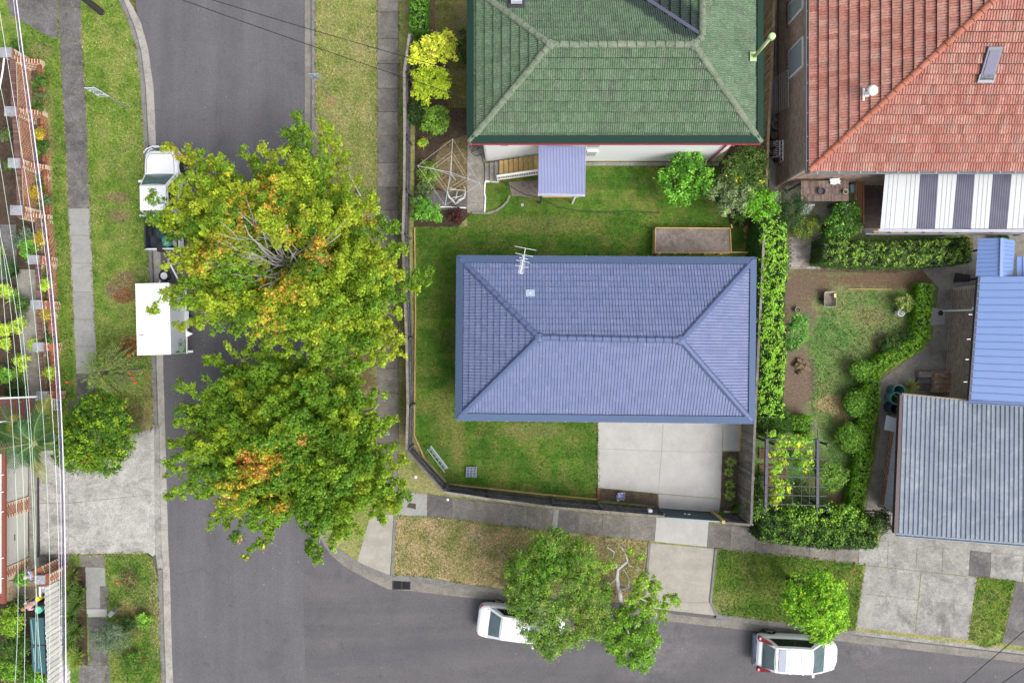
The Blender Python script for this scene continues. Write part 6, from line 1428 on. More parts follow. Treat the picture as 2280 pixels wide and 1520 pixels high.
# street trees, south side
bush('street_tree', 'broad dull green street tree over the silver sedan', 1243, 1340, 120, 4.6, [(.11, .22, .022), (.15, .25, .03), (.18, .26, .045), (.085, .18, .02)], .085, .10, 12, 1.8, cat='tree', blobs=[(1230, 1240, 52, 4.6), (1180, 1290, 58, 4.6), (1290, 1270, 56, 4.9), (1240, 1330, 75, 5.2), (1170, 1350, 50, 4.3), (1310, 1350, 58, 4.6), (1200, 1415, 48, 4.2), (1270, 1410, 55, 4.4), (1325, 1400, 42, 4.2), (1225, 1450, 36, 4.0)], rz=.62, shell=.45, lower=-.25, jitter=.24, spots=[(1235, 1345, 60, (.17, .19, .11), .3), (1300, 1360, 40, (.22, .21, .06), .35), (1200, 1250, 60, (.13, .27, .03), .4)])
gn = bush('street_tree', 'gnarled pale-limbed tree with sparse bright tufts beside the driveway', 1430, 1350, 60, 3.6, [(.17, .29, .03), (.22, .34, .04)], .10, .075, 10, 1.6, cat='tree', blobs=[(1356, 1265, 17, 3.6), (1403, 1228, 10, 3.6), (1425, 1245, 10, 3.5), (1440, 1300, 24, 3.8), (1420, 1322, 20, 3.6), (1462, 1315, 20, 3.8), (1495, 1350, 24, 3.6), (1480, 1375, 14, 3.3), (1440, 1345, 18, 3.5), (1405, 1345, 12, 3.3), (1455, 1350, 18, 3.6)], shell=.3, lower=-.2, trunk=False)
g0 = P(1392, 1392, 0)
gp = lambda x, y, z: P(x, y, z)
for pts, r0, r1 in (([(1388, 1380, .0), (1384, 1350, 1.2), (1378, 1310, 2.4)], .16, .11), ([(1378, 1312, 2.4), (1373, 1285, 2.8), (1376, 1265, 3.0), (1398, 1248, 3.2)], .12, .07), ([(1397, 1248, 3.2), (1392, 1230, 3.3), (1384, 1218, 3.4), (1376, 1217, 3.4)], .035, .02), ([(1398, 1248, 3.2), (1400, 1258, 3.3), (1410, 1262, 3.3)], .03, .012), ([(1380, 1305, 2.5), (1400, 1312, 3), (1425, 1330, 3.3), (1450, 1345, 3.4)], .09, .03),
                    ([(1376, 1270, 3.0), (1390, 1268, 3.1), (1402, 1290, 3.1), (1398, 1308, 3.1), (1380, 1312, 3.0)], .03, .018), ([(1365, 1240, 3.2), (1368, 1228, 3.3), (1352, 1218, 3.4), (1358, 1208, 3.4)], .028, .012), ([(1373, 1285, 2.8), (1360, 1300, 3.0), (1342, 1290, 3.2)], .03, .012), ([(1410, 1320, 3.1), (1424, 1280, 3.3), (1420, 1262, 3.4)], .025, .01), ([(1424, 1280, 3.3), (1434, 1265, 3.4), (1436, 1262, 3.4)], .02, .01), ([(1400, 1312, 3.0), (1420, 1298, 3.3), (1445, 1300, 3.5)], .03, .012), ([(1455, 1345, 3.4), (1462, 1370, 3.2), (1455, 1378, 3.2)], .03, .012), ([(1384, 1350, 1.2), (1388, 1376, 2.0), (1400, 1410, 2.6)], .07, .04), ([(1376, 1265, 3.0), (1364, 1245, 3.2)], .03, .02)):
    MB().tube([P(*p_) for p_ in pts], [r0 + (r1 - r0) * i / (len(pts) - 1) for i in range(len(pts))], 8).build('branch', BARKL, gn, smooth=True)
bush('street_tree', 'bright green round tree at the road edge right of the gnarled one', 1412, 1440, 72, 2.6, [(.13, .27, .025), (.18, .32, .03), (.10, .21, .02)], .10, .085, 10, 2.0, cat='tree', blobs=[(1385, 1400, 38, 2.6), (1425, 1405, 46, 2.9), (1375, 1430, 30, 2.5), (1445, 1440, 36, 2.7), (1405, 1465, 34, 2.4), (1430, 1480, 28, 2.3), (1360, 1440, 20, 2.3)])
bush('street_tree', 'round bright yellow-green tree over the front of the lower right car', 1830, 1352, 84, 3.2, [(.15, .33, .02), (.22, .41, .025), (.10, .25, .018)], .10, .085, 10, 2.2, cat='tree', rz=.8, lumps=8, tips=(.33, .50, .03), tipw=.35)
# west trees
bush('round_tree', 'dense round glossy tree with red blossoms beside the west driveway', 200, 972, 96, 2.6, [(.07, .155, .012), (.12, .22, .014), (.04, .105, .010), (.19, .29, .016)], .10, .10, 10, cat='tree', rz=.75, lumps=10, per=2.2, spots=[(203, 1020, 6, (.4, .09, .04), .4), (185, 1028, 5, (.4, .09, .04), .4)])
def weeping(label, px, py, rpx, z, n, pal, red, name='bottlebrush_tree', cat='tree'):
    c = P(px, py, z); base = Vector((c.x * .98, c.y * .98, 0)); t = thing(name, label, cat, base); r = rpx * (CAMZ - z) / FPX; C, Nn, K = [], [], []; tw = MB()
    for i in range(n):
        a = random.random() * 6.283; L = r * random.uniform(.35, 1.15); h0 = z * random.uniform(.75, 1.0); s_ = Vector((c.x + math.cos(a) * r * .15, c.y + math.sin(a) * r * .15, h0)); e_ = Vector((c.x + math.cos(a) * L, c.y + math.sin(a) * L, h0 - random.uniform(.1, .9)))
        m_ = s_.lerp(e_, .5) + Vector((0, 0, .3)); tw.tube([Vector((base.x, base.y, z * .45)), s_, m_, e_], [.02, .015, .01, .004], 4, False); k = pal[i % len(pal)]; v = random.uniform(.7, 1.3)
        for j in range(34):
            f = random.random(); p = (s_.lerp(m_, f * 2) if f < .5 else m_.lerp(e_, f * 2 - 1)); C.append((p.x + random.gauss(0, .05), p.y + random.gauss(0, .05), p.z + random.gauss(0, .04))); Nn.append((random.gauss(0, .6), random.gauss(0, .6), 1)); K.append(sc(k, v))
    leaf_mesh('foliage', t, np.array(C), .085 * rng.uniform(.6, 1.4, len(C)), unit(np.array(Nn)), np.array(K), .35); tw.build('twigs', BARK, t, kind='stuff')
    MB().tube([base, Vector((base.x, base.y, z * .5))], [.07, .04], 8).build('trunk', BARK, t)
    for x, y in red: MB().tube([P(x - 3, y, z - .4), P(x + 3, y + 1, z - .4)], [.045, .05], 8).build('flower_spike', paint('red_flower', (.55, .06, .03), .7, .3, 30), t)
weeping('wispy weeping tree with red brush flowers left of the trailer', 230, 828, 66, 2.6, 330, [(.12, .22, .03), (.17, .27, .04), (.22, .30, .05)], [(257, 854), (252, 870), (289, 830), (296, 840), (203, 880), (213, 876), (230, 886), (150, 850), (253, 822), (287, 790), (302, 851)])
def palm(label, px, py, z):
    c = P(px, py, z); base = Vector((P(95, 985, 0).x, c.y * .97, 0)); base = Vector((c.x * .97, c.y * .98, 0)); t = thing('palm_tree', label, 'palm', base)
    MB().tube([base, base.lerp(c, .5), c], [.17, .14, .11], 12).build('trunk', BARKL, t, smooth=True)
    for (tx, ty, zz, col) in ((0, 905, z + .0, 0), (-15, 950, z - .3, 0), (-10, 1000, z - .4, 0), (15, 1040, z - .6, 0), (22, 925, z + .3, 1), (78, 1050, z - .9, 0), (98, 1075, z - 1.2, 1), (112, 878, z + .2, 1), (100, 905, z + .3, 0), (45, 1035, z - .8, 0), (120, 960, z - .6, 0), (40, 935, z + .5, 0), (118, 1000, z - .9, 0)):
        e_ = P(tx, ty, zz); m_ = c.lerp(e_, .5) + Vector((0, 0, .55)); rach = []; C = MB()
        for i in range(15): f = i / 14; rach.append(c * (1 - f) ** 2 + m_ * 2 * f * (1 - f) + e_ * f * f)
        V, F, K = [], [], []
        for i in range(1, 15):
            for h_ in (0, .5):
                p = rach[i - 1].lerp(rach[i], h_); d = (rach[i] - rach[i - 1]).normalized(); s_ = d.cross(Vector((0, 0, 1))).normalized(); f = i / 14; L = .62 * math.sin(math.pi * (.12 + .83 * f)) + .08
                for sg_ in (-1, 1):
                    q_ = p + (s_ * sg_ * .8 + d * .6).normalized() * L + Vector((0, 0, -.18 * L - random.uniform(0, .08))); w_ = d * .028; n0 = len(V)
                    V += [p - w_, p + w_, p.lerp(q_, .6) + w_ * .8 + Vector((0, 0, .03)), q_, p.lerp(q_, .6) - w_ * .8 + Vector((0, 0, .03))]; F.append((n0, n0 + 1, n0 + 2, n0 + 3, n0 + 4)); k = random.uniform(.8, 1.25)
                    K += [sc((.20, .21, .05) if col else (.05, .115, .04), k)] * 5
        me = bpy.data.meshes.new('frond'); me.from_pydata([tuple(v - base) for v in V], [], F); me.update(); at = me.attributes.new('tint', 'FLOAT_COLOR', 'POINT'); at.data.foreach_set('color', np.array([c4(k) for k in K]).ravel()); fr = link('frond', me, LEAF, t)
        MB().tube(rach, [.03 - .022 * i / 14 for i in range(15)], 5).build('midrib', paint('midrib', (.2, .22, .08), .6), fr)
palm('feathery green palm leaning over the red-brown awning and garage', 78, 985, 3.6)
# hedges
hedge('tall_hedge', 'tall leafy hedge with bright leaf tips east of the blue-roofed house', [(1722, 492), (1724, 560), (1722, 640), (1716, 720), (1722, 800), (1716, 870), (1716, 925)], 58, 2.0, [(.03, .09, .012), (.045, .12, .018), (.07, .17, .02)], .085, 900, tips=(.26, .46, .05), tipw=.34, amp=.12, cl=.13)
BOX = [(.10, .24, .015), (.14, .31, .018), (.07, .18, .012), (.19, .37, .025)]
hedge('box_hedge', 'long low clipped box hedge snaking down the east lawn', [(2063, 634), (2060, 690), (2052, 760), (2015, 782), (1965, 808), (1945, 835), (1943, 900), (1930, 950), (1926, 1020), (1914, 1080), (1908, 1140)], 33, .75, BOX, .05, 1500, tips=(.22, .38, .03), tipw=.2, amp=.04, cl=.06)
hedge('ivy_hedge', 'broad mottled green hedge below the patio roof', [(1838, 556), (1900, 563), (1980, 566), (2060, 563), (2158, 556)], 56, 1.5, [(.035, .07, .018), (.07, .13, .03), (.12, .19, .045), (.05, .10, .02)], .08, 900, tips=(.22, .36, .05), tipw=.14, amp=.14, cl=.12)
hedge('boundary_hedge', 'dark boundary hedge along the footpath at the east lawn bottom', [(1700, 1172), (1780, 1182), (1860, 1190), (1950, 1188)], 66, 1.6, [(.025, .06, .012), (.04, .09, .015), (.06, .13, .02)], .085, 900, tips=(.14, .26, .03), tipw=.12, amp=.16, cl=.14)
bush('laurel_shrub', 'bright-tipped leafy shrub on top of the boundary hedge', 1850, 1150, 60, 1.9, [(.05, .12, .015), (.08, .18, .02)], .10, .10, 10, blobs=[(1770, 1150, 26, 1.8), (1810, 1158, 30, 1.9), (1850, 1155, 30, 1.9), (1890, 1155, 28, 1.9), (1920, 1165, 24, 1.8)], tips=(.30, .50, .05), tipw=.6)
bush('dark_shrub', 'dark pointed-leaf shrub at the right end of the boundary hedge', 1955, 1158, 34, 1.6, DKG, .14, .12, 9, aspect=.35)
bush('leafy_shrub', 'mid green shrub between the tall brown fence and the pergola foot', 1692, 1130, 30, 1.5, MDG, .10, .1, 9, tips=(.2, .36, .04), tipw=.3)
hedge('clipped_hedge', 'short clipped green hedge at the very top beside the footpath', [(932, -80), (931, -10), (929, 62)], 36, 1.6, [(.05, .13, .015), (.08, .19, .02), (.035, .09, .012)], .06, 1300, tips=(.14, .30, .03), tipw=.25)
# yellow conifer-like shrubs
bush('golden_shrub', 'bright yellow shrub at the top by the weathered fence', 962, 104, 55, 2.2, [(.50, .56, .05), (.62, .64, .09), (.42, .48, .04)], .10, .085, 12, blobs=[(985, 88, 30, 2.3), (940, 108, 30, 2.2), (960, 95, 30, 2.4), (925, 120, 18, 2.0), (990, 110, 24, 2.2), (950, 130, 16, 2.0)], up=.7)
bush('golden_shrub', 'second yellow-green shrub just below the brightest yellow one', 960, 175, 50, 2.0, [(.40, .50, .035), (.32, .44, .03), (.48, .56, .05)], .10, .085, 12, blobs=[(975, 172, 30, 2.1), (930, 165, 22, 2.0), (960, 190, 30, 2.0), (985, 190, 22, 1.9), (935, 195, 22, 1.7), (938, 218, 14, 1.5), (950, 150, 14, 1.8)], up=.7)
bush('leafy_shrub', 'mid green shrub below the two yellow shrubs', 968, 268, 34, 1.5, [(.14, .26, .03), (.18, .30, .04), (.10, .2, .025)], .10, .09, 10, rz=.6)
bush('dark_shrub', 'dark green shrub wedged between the yellow shrubs and the fence', 932, 250, 30, 1.1, DKG, .08, .09, 9)
bush('bright_shrub', 'bright green rosette shrub at the corner of the dark bed', 948, 468, 36, 1.3, [(.09, .24, .025), (.13, .30, .03), (.07, .19, .02)], .11, .075, 12, up=.8)
bush('leafy_shrub', 'small yellow-green plant under the clothesline left arm', 955, 380, 26, .5, [(.14, .24, .04), (.18, .28, .05)], .08, .08, 8, trunk=False)
bush('ground_plant', 'low dark plants along the bottom edge of the clothesline bed', 945, 418, 24, .3, OLV, .07, .08, 8, trunk=False, rz=.4)
bush('ground_plant', 'tiny yellow-green plant alone in the bed above the clothesline', 940, 318, 10, .3, LIME, .07, .06, 8, trunk=False)
bush('ground_plant', 'dark red-leaved plant in the bed corner right of the bright shrub', 1015, 480, 18, .5, [(.06, .02, .02), (.08, .03, .025)], .09, .08, 8, trunk=False)
bush('leafy_shrub', 'dark clipped growth against the green house west wall', 1032, 100, 18, 1.2, DKG, .07, .08, 9, blobs=[(1034, 75, 16, 1.2), (1033, 100, 18, 1.2), (1032, 125, 15, 1.1)])
bush('lemon_shrub', 'bright leafy shrub against the white wall right of the porch', 1527, 390, 68, 1.9, [(.06, .19, .015), (.10, .28, .02), (.05, .15, .015), (.16, .38, .04)], .12, .10, 10, lumps=8, tips=(.26, .48, .07), tipw=.2)
bush('dark_shrub', 'dark olive shrub touching the red gutter corner', 1668, 384, 56, 2.2, [(.05, .10, .018), (.07, .13, .022), (.09, .15, .03)], .09, .1, 11, spots=[(1612, 395, 7, (.6, .5, .03), .8), (1645, 400, 8, (.6, .5, .03), .7), (1700, 402, 8, (.6, .5, .03), .7)])
bush('variegated_shrub', 'grey-green variegated shrub left of the bright green one', 1635, 425, 52, 2.0, [(.15, .21, .09), (.20, .27, .13), (.09, .14, .05), (.24, .29, .12)], .10, .1, 10)
bush('bright_shrub', 'vivid green shrub between the variegated shrub and the fence', 1698, 452, 40, 2.1, [(.12, .30, .02), (.17, .38, .03)], .10, .09, 11)
bush('conifer_shrub', 'dusky blue-green conifer shrub beyond the fence end', 1765, 462, 48, 1.9, [(.03, .075, .03), (.045, .095, .035), (.06, .11, .04)], .10, .12, 12, aspect=.25)
bush('grassy_shrub', 'yellowish grassy shrub beside the grey paving', 1792, 505, 34, .9, [(.12, .20, .03), (.17, .24, .04), (.22, .28, .05)], .12, .1, 10, aspect=.2)
bush('bamboo_shrub', 'fine-leaved green shrub spilling between the tub and the deck', 1893, 490, 46, 1.8, [(.06, .16, .02), (.10, .24, .03), (.045, .12, .018)], .10, .1, 11, blobs=[(1897, 465, 30, 1.8), (1885, 495, 34, 1.8), (1880, 520, 34, 1.6), (1905, 490, 26, 1.6)], tips=(.22, .42, .06), tipw=.25)
strappy('spiky green potted plant by the patio roof corner', 1937, 405, 17, .5, 60, [(.12, .26, .04), (.18, .32, .05)], w=.05)
bush('variegated_shrub', 'small round variegated bush above the white bucket', 2017, 672, 20, .7, [(.18, .25, .05), (.35, .38, .12), (.08, .15, .03)], .08, .07, 8, trunk=False)
bush('leafy_shrub', 'dark shrub sprawling left of the box hedge bend', 2000, 768, 40, .8, [(.04, .09, .018), (.07, .13, .025)], .08, .09, 9, blobs=[(1985, 772, 22, .7), (2010, 765, 22, .8), (2030, 755, 18, .8)], trunk=False)
for (x, y, r, l) in ((1917, 822, 17, 'small bright ball shrub on the lawn, upper of those by the box hedge'), (1912, 897, 26, 'bright leafy shrub pressed against the box hedge beside the bare yellow patch'), (1897, 975, 28, 'leafy shrub below the yellow lawn patch against the box hedge')):
    bush('leafy_shrub', l, x, y, r, .7, [(.07, .17, .02), (.12, .27, .03), (.05, .12, .018)], .09, .08, 9, 70, trunk=False, tips=(.22, .40, .04), tipw=.3)
bush('open_shrub', 'thin open-branched shrub right of the pergola', 1858, 1062, 34, 1.2, [(.12, .24, .04), (.18, .30, .05)], .09, .09, 6, shell=.3)
bush('young_tree', 'bright fresh green oval young tree on the bare soil strip', 1782, 740, 40, 1.6, [(.10, .25, .045), (.14, .30, .05), (.08, .20, .035)], .12, .09, 11, cat='tree', blobs=[(1787, 715, 20, 1.6), (1781, 735, 24, 1.7), (1778, 758, 22, 1.6), (1790, 700, 12, 1.4), (1774, 775, 14, 1.4)], up=.9)
bush('dark_shrub', 'fine dark green mound above the pergola left corner', 1735, 940, 38, 1.5, [(.04, .10, .012), (.06, .14, .018)], .06, .08, 12, blobs=[(1715, 930, 26, 1.5), (1745, 940, 32, 1.6), (1725, 960, 26, 1.3)])
hedge('box_hedge', 'L-shaped clipped hedge piece right of the dark mound', [(1768, 942), (1806, 942)], 30, .9, BOX, .05, 1500)
hedge('box_hedge', 'small clipped hedge block running down from the L-shaped piece', [(1798, 955), (1797, 975)], 20, .9, BOX, .05, 1500)
bush('box_ball', 'small clipped bush seen through the pergola rods', 1783, 1024, 20, .7, BOX, .05, .06, 12, trunk=False)
VN = [(.22, .38, .03), (.30, .43, .035), (.16, .31, .03), (.38, .44, .04)]
bush('grape_vine', 'yellow-green grape vine trailing along the pergola rods', 1760, 1040, 60, 2.4, VN, .13, .085, 8, cat='vine', blobs=[(1745, 985, 16, 2.4), (1742, 1005, 15, 2.4), (1728, 1012, 14, 2.3), (1748, 1022, 14, 2.4), (1735, 1045, 15, 2.4), (1745, 1035, 10, 2.3), (1733, 1075, 16, 2.4), (1745, 1085, 16, 2.4), (1738, 1105, 16, 2.4), (1730, 1120, 10, 2.3), (1765, 980, 15, 2.4), (1785, 985, 16, 2.4), (1778, 1000, 14, 2.3), (1800, 985, 12, 2.4), (1805, 1010, 12, 2.4), (1803, 1030, 12, 2.3), (1806, 1048, 10, 2.3), (1722, 965, 8, 2.3), (1760, 1085, 9, 2.3)], trunk=False, rz=.45, up=.9, shell=.2)
# planting strip by the drive
for i, (x, y, r) in enumerate(((1622, 1025, 14), (1617, 1048, 12), (1620, 1075, 12), (1620, 1098, 14), (1632, 1125, 20))):
    strappy(['upper strappy plant in the strip beside the concrete drive', 'second strappy plant down the driveway strip', 'middle thin strappy plant in the driveway strip', 'yellowish strappy plant low in the driveway strip', 'broad green strappy plant at the gate end of the driveway strip'][i], x, y, r, .4, 70, [(.12, .26, .04), (.20, .32, .06), (.30, .34, .10)] if i != 4 else MDG, w=.045)
MB().box(P(1628, 1139, .25), (.75, .1, .06)).build('timber_rail', paint('pale_rail', (.45, .44, .42), .6), None, label='short pale rail behind the plants at the gate', cat='rail')
strappy('broad-leaved agave-like plant under the variegated shrub', 1640, 490, 18, .35, 22, [(.12, .24, .04)], w=.14)
strappy('strappy green plant beside the concrete steps and bins', 2020, 860, 22, .5, 80, [(.12, .24, .04), (.22, .30, .06), (.3, .28, .1)], w=.045)
bush('leafy_shrub', 'small leafy plant between the bins and grey roof', 2006, 886, 12, .5, MDG, .08, .07, 8, trunk=False)
# southwest verge
for i, (x, y, r) in enumerate(((172, 1275, 26), (165, 1305, 30), (180, 1335, 30), (165, 1365, 30), (178, 1395, 30), (168, 1425, 30), (182, 1455, 32), (160, 1290, 20), (190, 1310, 20))):
    strappy(['reddish strappy clump at the top of the row', 'second strappy clump from the driveway end', 'strappy clump left of the water covers', 'strappy clump midway down the white fence', 'strappy clump beside the pale concrete strip', 'strappy clump next to the olive bush', 'bright yellow-green strappy clump at the bottom of the row', 'small clump squeezed between wall and fence top', 'small clump bulging onto the footpath'][i], x, y, r, .65, 130, [(.035, .085, .015), (.06, .12, .02), (.13, .19, .04)] if i not in (0, 6) else ([(.12, .10, .04), (.10, .16, .03)] if i == 0 else [(.24, .30, .06), (.14, .22, .04)]), w=.05, group='strappy clumps along the white fence')
bush('olive_shrub', 'grey-green airy bush over the lower left footpath', 236, 1428, 44, 1.4, GRY, .07, .1, 9, shell=.3, blobs=[(215, 1425, 26, 1.3), (240, 1415, 26, 1.4), (255, 1435, 24, 1.3), (225, 1445, 20, 1.2)], aspect=.35)
bush('verge_plant', 'bright green leafy plant in the upper brown verge bed', 318, 1383, 17, .5, [(.12, .25, .03), (.17, .31, .04)], .11, .07, 8, trunk=False)
bush('verge_plant', 'dark spindly plant left of the bright one on the verge', 285, 1390, 20, .5, DKG, .08, .08, 6, trunk=False, shell=.2)
bush('verge_plant', 'green leafy plant in the lowest round verge bed', 292, 1478, 26, .5, [(.07, .16, .02), (.11, .22, .03)], .10, .08, 8, .5, trunk=False, shell=.3)
MB().lathe(P(262, 1297, .1), [(.0, -.05), (.06, 0), (.05, .05), (0, .06)], 8).build('hibiscus_flower', paint('coral', (.7, .10, .08), .6), None, label='single coral flower at the edge of the round mulch bed', cat='flower')
# heap of leaf litter on the verge
def litter(label, px, py, rx, ry, n, cols, name='leaf_litter', size=.10):
    c = P(px, py, .01); k = 1 / 42; a = rng.random(n) * 6.283; r = rng.random(n) ** .6; C = np.stack([c.x + np.cos(a) * r * rx * k, c.y + np.sin(a) * r * ry * k, .01 + rng.random(n) * .04], 1)
    cols = np.array(cols); col = cols[rng.integers(0, len(cols), n)] * (1 + rng.normal(size=(n, 1)) * .2); Nn = unit(rng.normal(size=(n, 3)) * .4 + [0, 0, 1]); o = leaf_mesh(name, None, C, size * rng.uniform(.6, 1.4, n), Nn, np.clip(col, .01, .8), .3); tag(o, label, 'leaf litter', kind='stuff')
litter('brown fallen leaves on the bare round patch left of the trailer', 275, 658, 24, 16, 700, [(.25, .10, .05), (.18, .08, .04), (.3, .15, .08)])
litter('rust-coloured leaf litter under the weeping tree', 292, 775, 30, 20, 500, [(.28, .08, .04), (.18, .08, .04), (.3, .13, .07)])
for dy in (0, 4): MB().tube([P(237, 645 + dy, .03), P(272, 647 + dy, .05)], .02, 5).build('stick', BARK, None, label=('upper' if dy == 0 else 'lower') + ' of two dark sticks on the bare patch left of the trailer', cat='stick')
# west garden planting
for (x, y, r, z, pal_, l) in ((89, 178, 11, .5, MDG, 'leafy plant at the top of the brick planter'), (87, 215, 10, .4, OLV, 'dull plant in the upper planter'), (84, 243, 11, .4, MDG, 'plant beside the second pier in the brick planter'), (86, 297, 13, .8, GOLD, 'golden round bush in the brick planter'),
                              (95, 325, 14, .5, MDG, 'dark green plant below the golden bush'), (78, 430, 16, .7, GOLD, 'golden bush beside the third pier'), (101, 445, 12, .5, OLV, 'rusty strappy-looking plant by the planter front'), (88, 530, 18, .7, GOLD, 'large golden bush by the low brick wall'), (100, 634, 12, .7, LIME, 'lime ball bush in the low planter'),
                              (100, 702, 13, .6, GOLD, 'orange-tinted bush in the low planter'), (75, 768, 14, .6, LIME, 'pale lime bush beside the low wall cap'), (106, 760, 14, .5, MDG, 'green plant near the third low cap'), (111, 830, 14, .8, LIME, 'lime ball near the bottom of the low planter'), (40, 722, 19, .7, LIME, 'bright lime ball bush in the west garden'),
                              (8, 735, 14, .6, LIME, 'lime bush touching the left edge'), (10, 765, 14, .6, LIME, 'second lime bush at the left edge just below'), (46, 806, 19, .7, LIME, 'lower bright lime ball bush in the west garden'), (8, 835, 17, .7, BRG, 'green bush at the left edge above the awning'), (52, 528, 26, .6, GRY, 'grey-green leafy patch behind the low wall'),
                              (62, 552, 24, .6, BRG, 'broad-leaved green plant behind the low wall'), (45, 680, 20, .5, MDG, 'mixed green plants with white flowers'), (10, 645, 16, .6, LIME, 'yellow-green bush at the left edge mid garden'), (20, 365, 12, .6, MDG, 'dark bush behind the high wall'), (10, 300, 14, .6, OLV, 'olive bush behind the high wall near the top'), (35, 870, 26, .4, DKG, 'dark low planting above the awning'), (35, 100, 10, .3, MDG, 'grassy tuft above the first stone cap')):
    bush('garden_bush', l + ' in the west garden', x, y, r, z, pal_, .085, .07, 9, trunk=False, group=None)
strappy('dark cycad-like rosette in the west garden', 40, 605, 34, .6, 110, [(.03, .07, .02), (.045, .09, .025)], w=.05)
strappy('yellow-green spiky rosette at the left edge of the west garden', 6, 568, 26, .5, 60, [(.24, .34, .05), (.16, .26, .04)], w=.06)
for i, (x, y) in enumerate(((90, 195), (92, 232), (96, 312), (99, 345), (92, 405), (104, 425), (113, 620), (108, 660), (110, 735), (107, 790), (114, 815), (104, 560))):
    strappy('dark green strappy plant ' + ['at the top end of the orange brick planter', 'near the second stone cap', 'under the golden round bush', 'just above the third stone cap', 'left of the rusty tuft', 'close to the planter front by the golden bush', 'below the large golden bush in the low planter', 'between the lime ball and the second low cap', 'under the orange-tinted bush', 'right of the third low cap', 'above the planter lime ball', 'beside the first low cap'][i], x, y, 17, .4, 60, [(.05, .13, .02), (.09, .19, .03), (.16, .24, .05)], w=.045)
strappy('bright strappy rosette beside the low garden path', 40, 662, 22, .4, 60, [(.20, .32, .06), (.12, .22, .04)], w=.07)
strappy('strappy tuft at the planter front near the fourth stone cap', 107, 505, 18, .4, 60, [(.20, .24, .05), (.12, .20, .04)], w=.04)
strappy('rusty strappy tuft in the planter by the third stone cap', 100, 460, 16, .4, 60, [(.22, .20, .05), (.14, .20, .04)], w=.04)
strappy('drooping strappy plant in the low planter below the first low cap', 110, 600, 18, .4, 70, [(.16, .20, .06), (.10, .18, .04)], w=.04)
strappy('green strappy plant below the lower lime ball', 50, 832, 22, .4, 70, [(.14, .26, .04), (.2, .3, .05)], w=.05)
strappy('green strappy plant below the planter lime ball', 112, 850, 16, .4, 60, [(.10, .2, .03), (.16, .26, .04)], w=.04)
for (x, y, r, z, pal_, l) in ((20, 1385, 34, 1.2, [(.20, .32, .03), (.14, .26, .025)], 'yellow-green bush in the bottom left garden'), (30, 1440, 34, 1.0, MDG, 'darker bush behind the teal cover'), (15, 1490, 30, 1.1, [(.16, .30, .03), (.10, .22, .02)], 'green bush in the very bottom left corner'), (60, 1500, 24, .9, MDG, 'bush at the foot of the teal cover'), (45, 1345, 22, .8, DKG, 'dark bush between the paving and the yellow-green bush'), (75, 1515, 26, .8, BRG, 'bright bush below the teal cover'), (45, 1290, 12, .9, BRG, 'small green shrub beside the standing person')):
    bush('garden_bush', l, x, y, r, z, pal_, .1, .1, 9, trunk=False)
# small plants along east garden
for i, (x, y, r, pal_, l) in enumerate(((1700, 955, 16, DKG, 'dark fern-like plant by the fence near the pergola'), (1690, 1060, 14, DKG, 'dark broad-leaved plant along the tall fence'), (1695, 1095, 14, MDG, 'green plant along the tall fence below the dark one'), (1795, 1095, 22, OLV, 'dull ground plant beneath the pergola right side'), (2235, 530, 12, MDG, 'tiny green plant beside the small blue annex'), (1606, 1150, 8, MDG, 'grass tuft at the yellow gate post'))):
    bush('ground_plant', l, x, y, r, .5, pal_, .09, .08, 8, trunk=False)

# ---------------------------------------------------------------- grass blades standing out of the lawns and over the path edges
def blades(name, label, C, size, cols, lean=.8):
    n = len(C); cols = np.array(cols); patch_ = np.array([noise.noise(Vector((c[0] * 1.3, c[1] * 1.3, 3.0))) for c in C[:, :2]]) if n < 60000 else np.zeros(n)
    idx = np.clip(((patch_ + .45 + rng.normal(size=n) * .22) * len(cols)), 0, len(cols) - 1).astype(int); col = cols[idx] * (1 + rng.normal(size=(n, 1)) * .22)
    Nn = unit(rng.normal(size=(n, 3)) * lean + [0, 0, .6]); o = leaf_mesh(name, None, C, size * rng.uniform(.5, 1.5, n), Nn, np.clip(col, .008, .8), .28); return tag(o, label, 'grass', kind='stuff')
def in_poly_pts(poly, n, z, holes=()):
    xs = [p[0] for p in poly]; ys = [p[1] for p in poly]; out_ = []
    while len(out_) < n:
        x, y = random.uniform(min(xs), max(xs)), random.uniform(min(ys), max(ys))
        if inpoly(x, y, poly) and not any(inpoly(x, y, h) for h in holes): p = P(x, y, z); out_.append((p.x, p.y, z + random.uniform(0, .03)))
    return np.array(out_)
def edge_pts(lines, per_m, z=.02, wd=.035):
    out_ = []
    for ln in lines:
        for p, q_ in zip(ln, ln[1:]):
            a, b = P(*p, z), P(*q_, z); L = (b - a).length; nn = Vector((-(b - a).y, (b - a).x, 0)) / max(L, 1e-6)
            for i in range(int(L * per_m)):
                f = random.random(); c = a.lerp(b, f); g = .5 + noise.noise(Vector((c.x * 1.7, c.y * 1.7, 9))); c = c + nn * random.gauss(0, wd) * (.5 + g)
                if random.random() < g * 1.1: out_.append((c.x, c.y, z + random.uniform(0, .03)))
    return np.array(out_)
blades('grass', 'short green turf blades on the lawn around the blue-roofed house', in_poly_pts([(927, 508), (1040, 500), (1150, 470), (1460, 470), (1600, 500), (1460, 570), (1018, 570), (1016, 936), (1330, 940), (1328, 1104), (1092, 1084), (1000, 1072), (948, 1015), (927, 965)], 17000, .02), .07, [(.045, .11, .014), (.065, .15, .018), (.09, .18, .024), (.16, .2, .05)])
blades('grass', 'patchy grass blades on the west verge', in_poly_pts([(190, 0), (262, 10), (300, 130), (318, 330), (330, 600), (336, 780), (340, 940), (225, 940), (214, 760), (202, 460), (196, 300)], 17000, .02), .08, [(.07, .15, .02), (.16, .25, .04), (.27, .33, .075), (.36, .34, .14)])
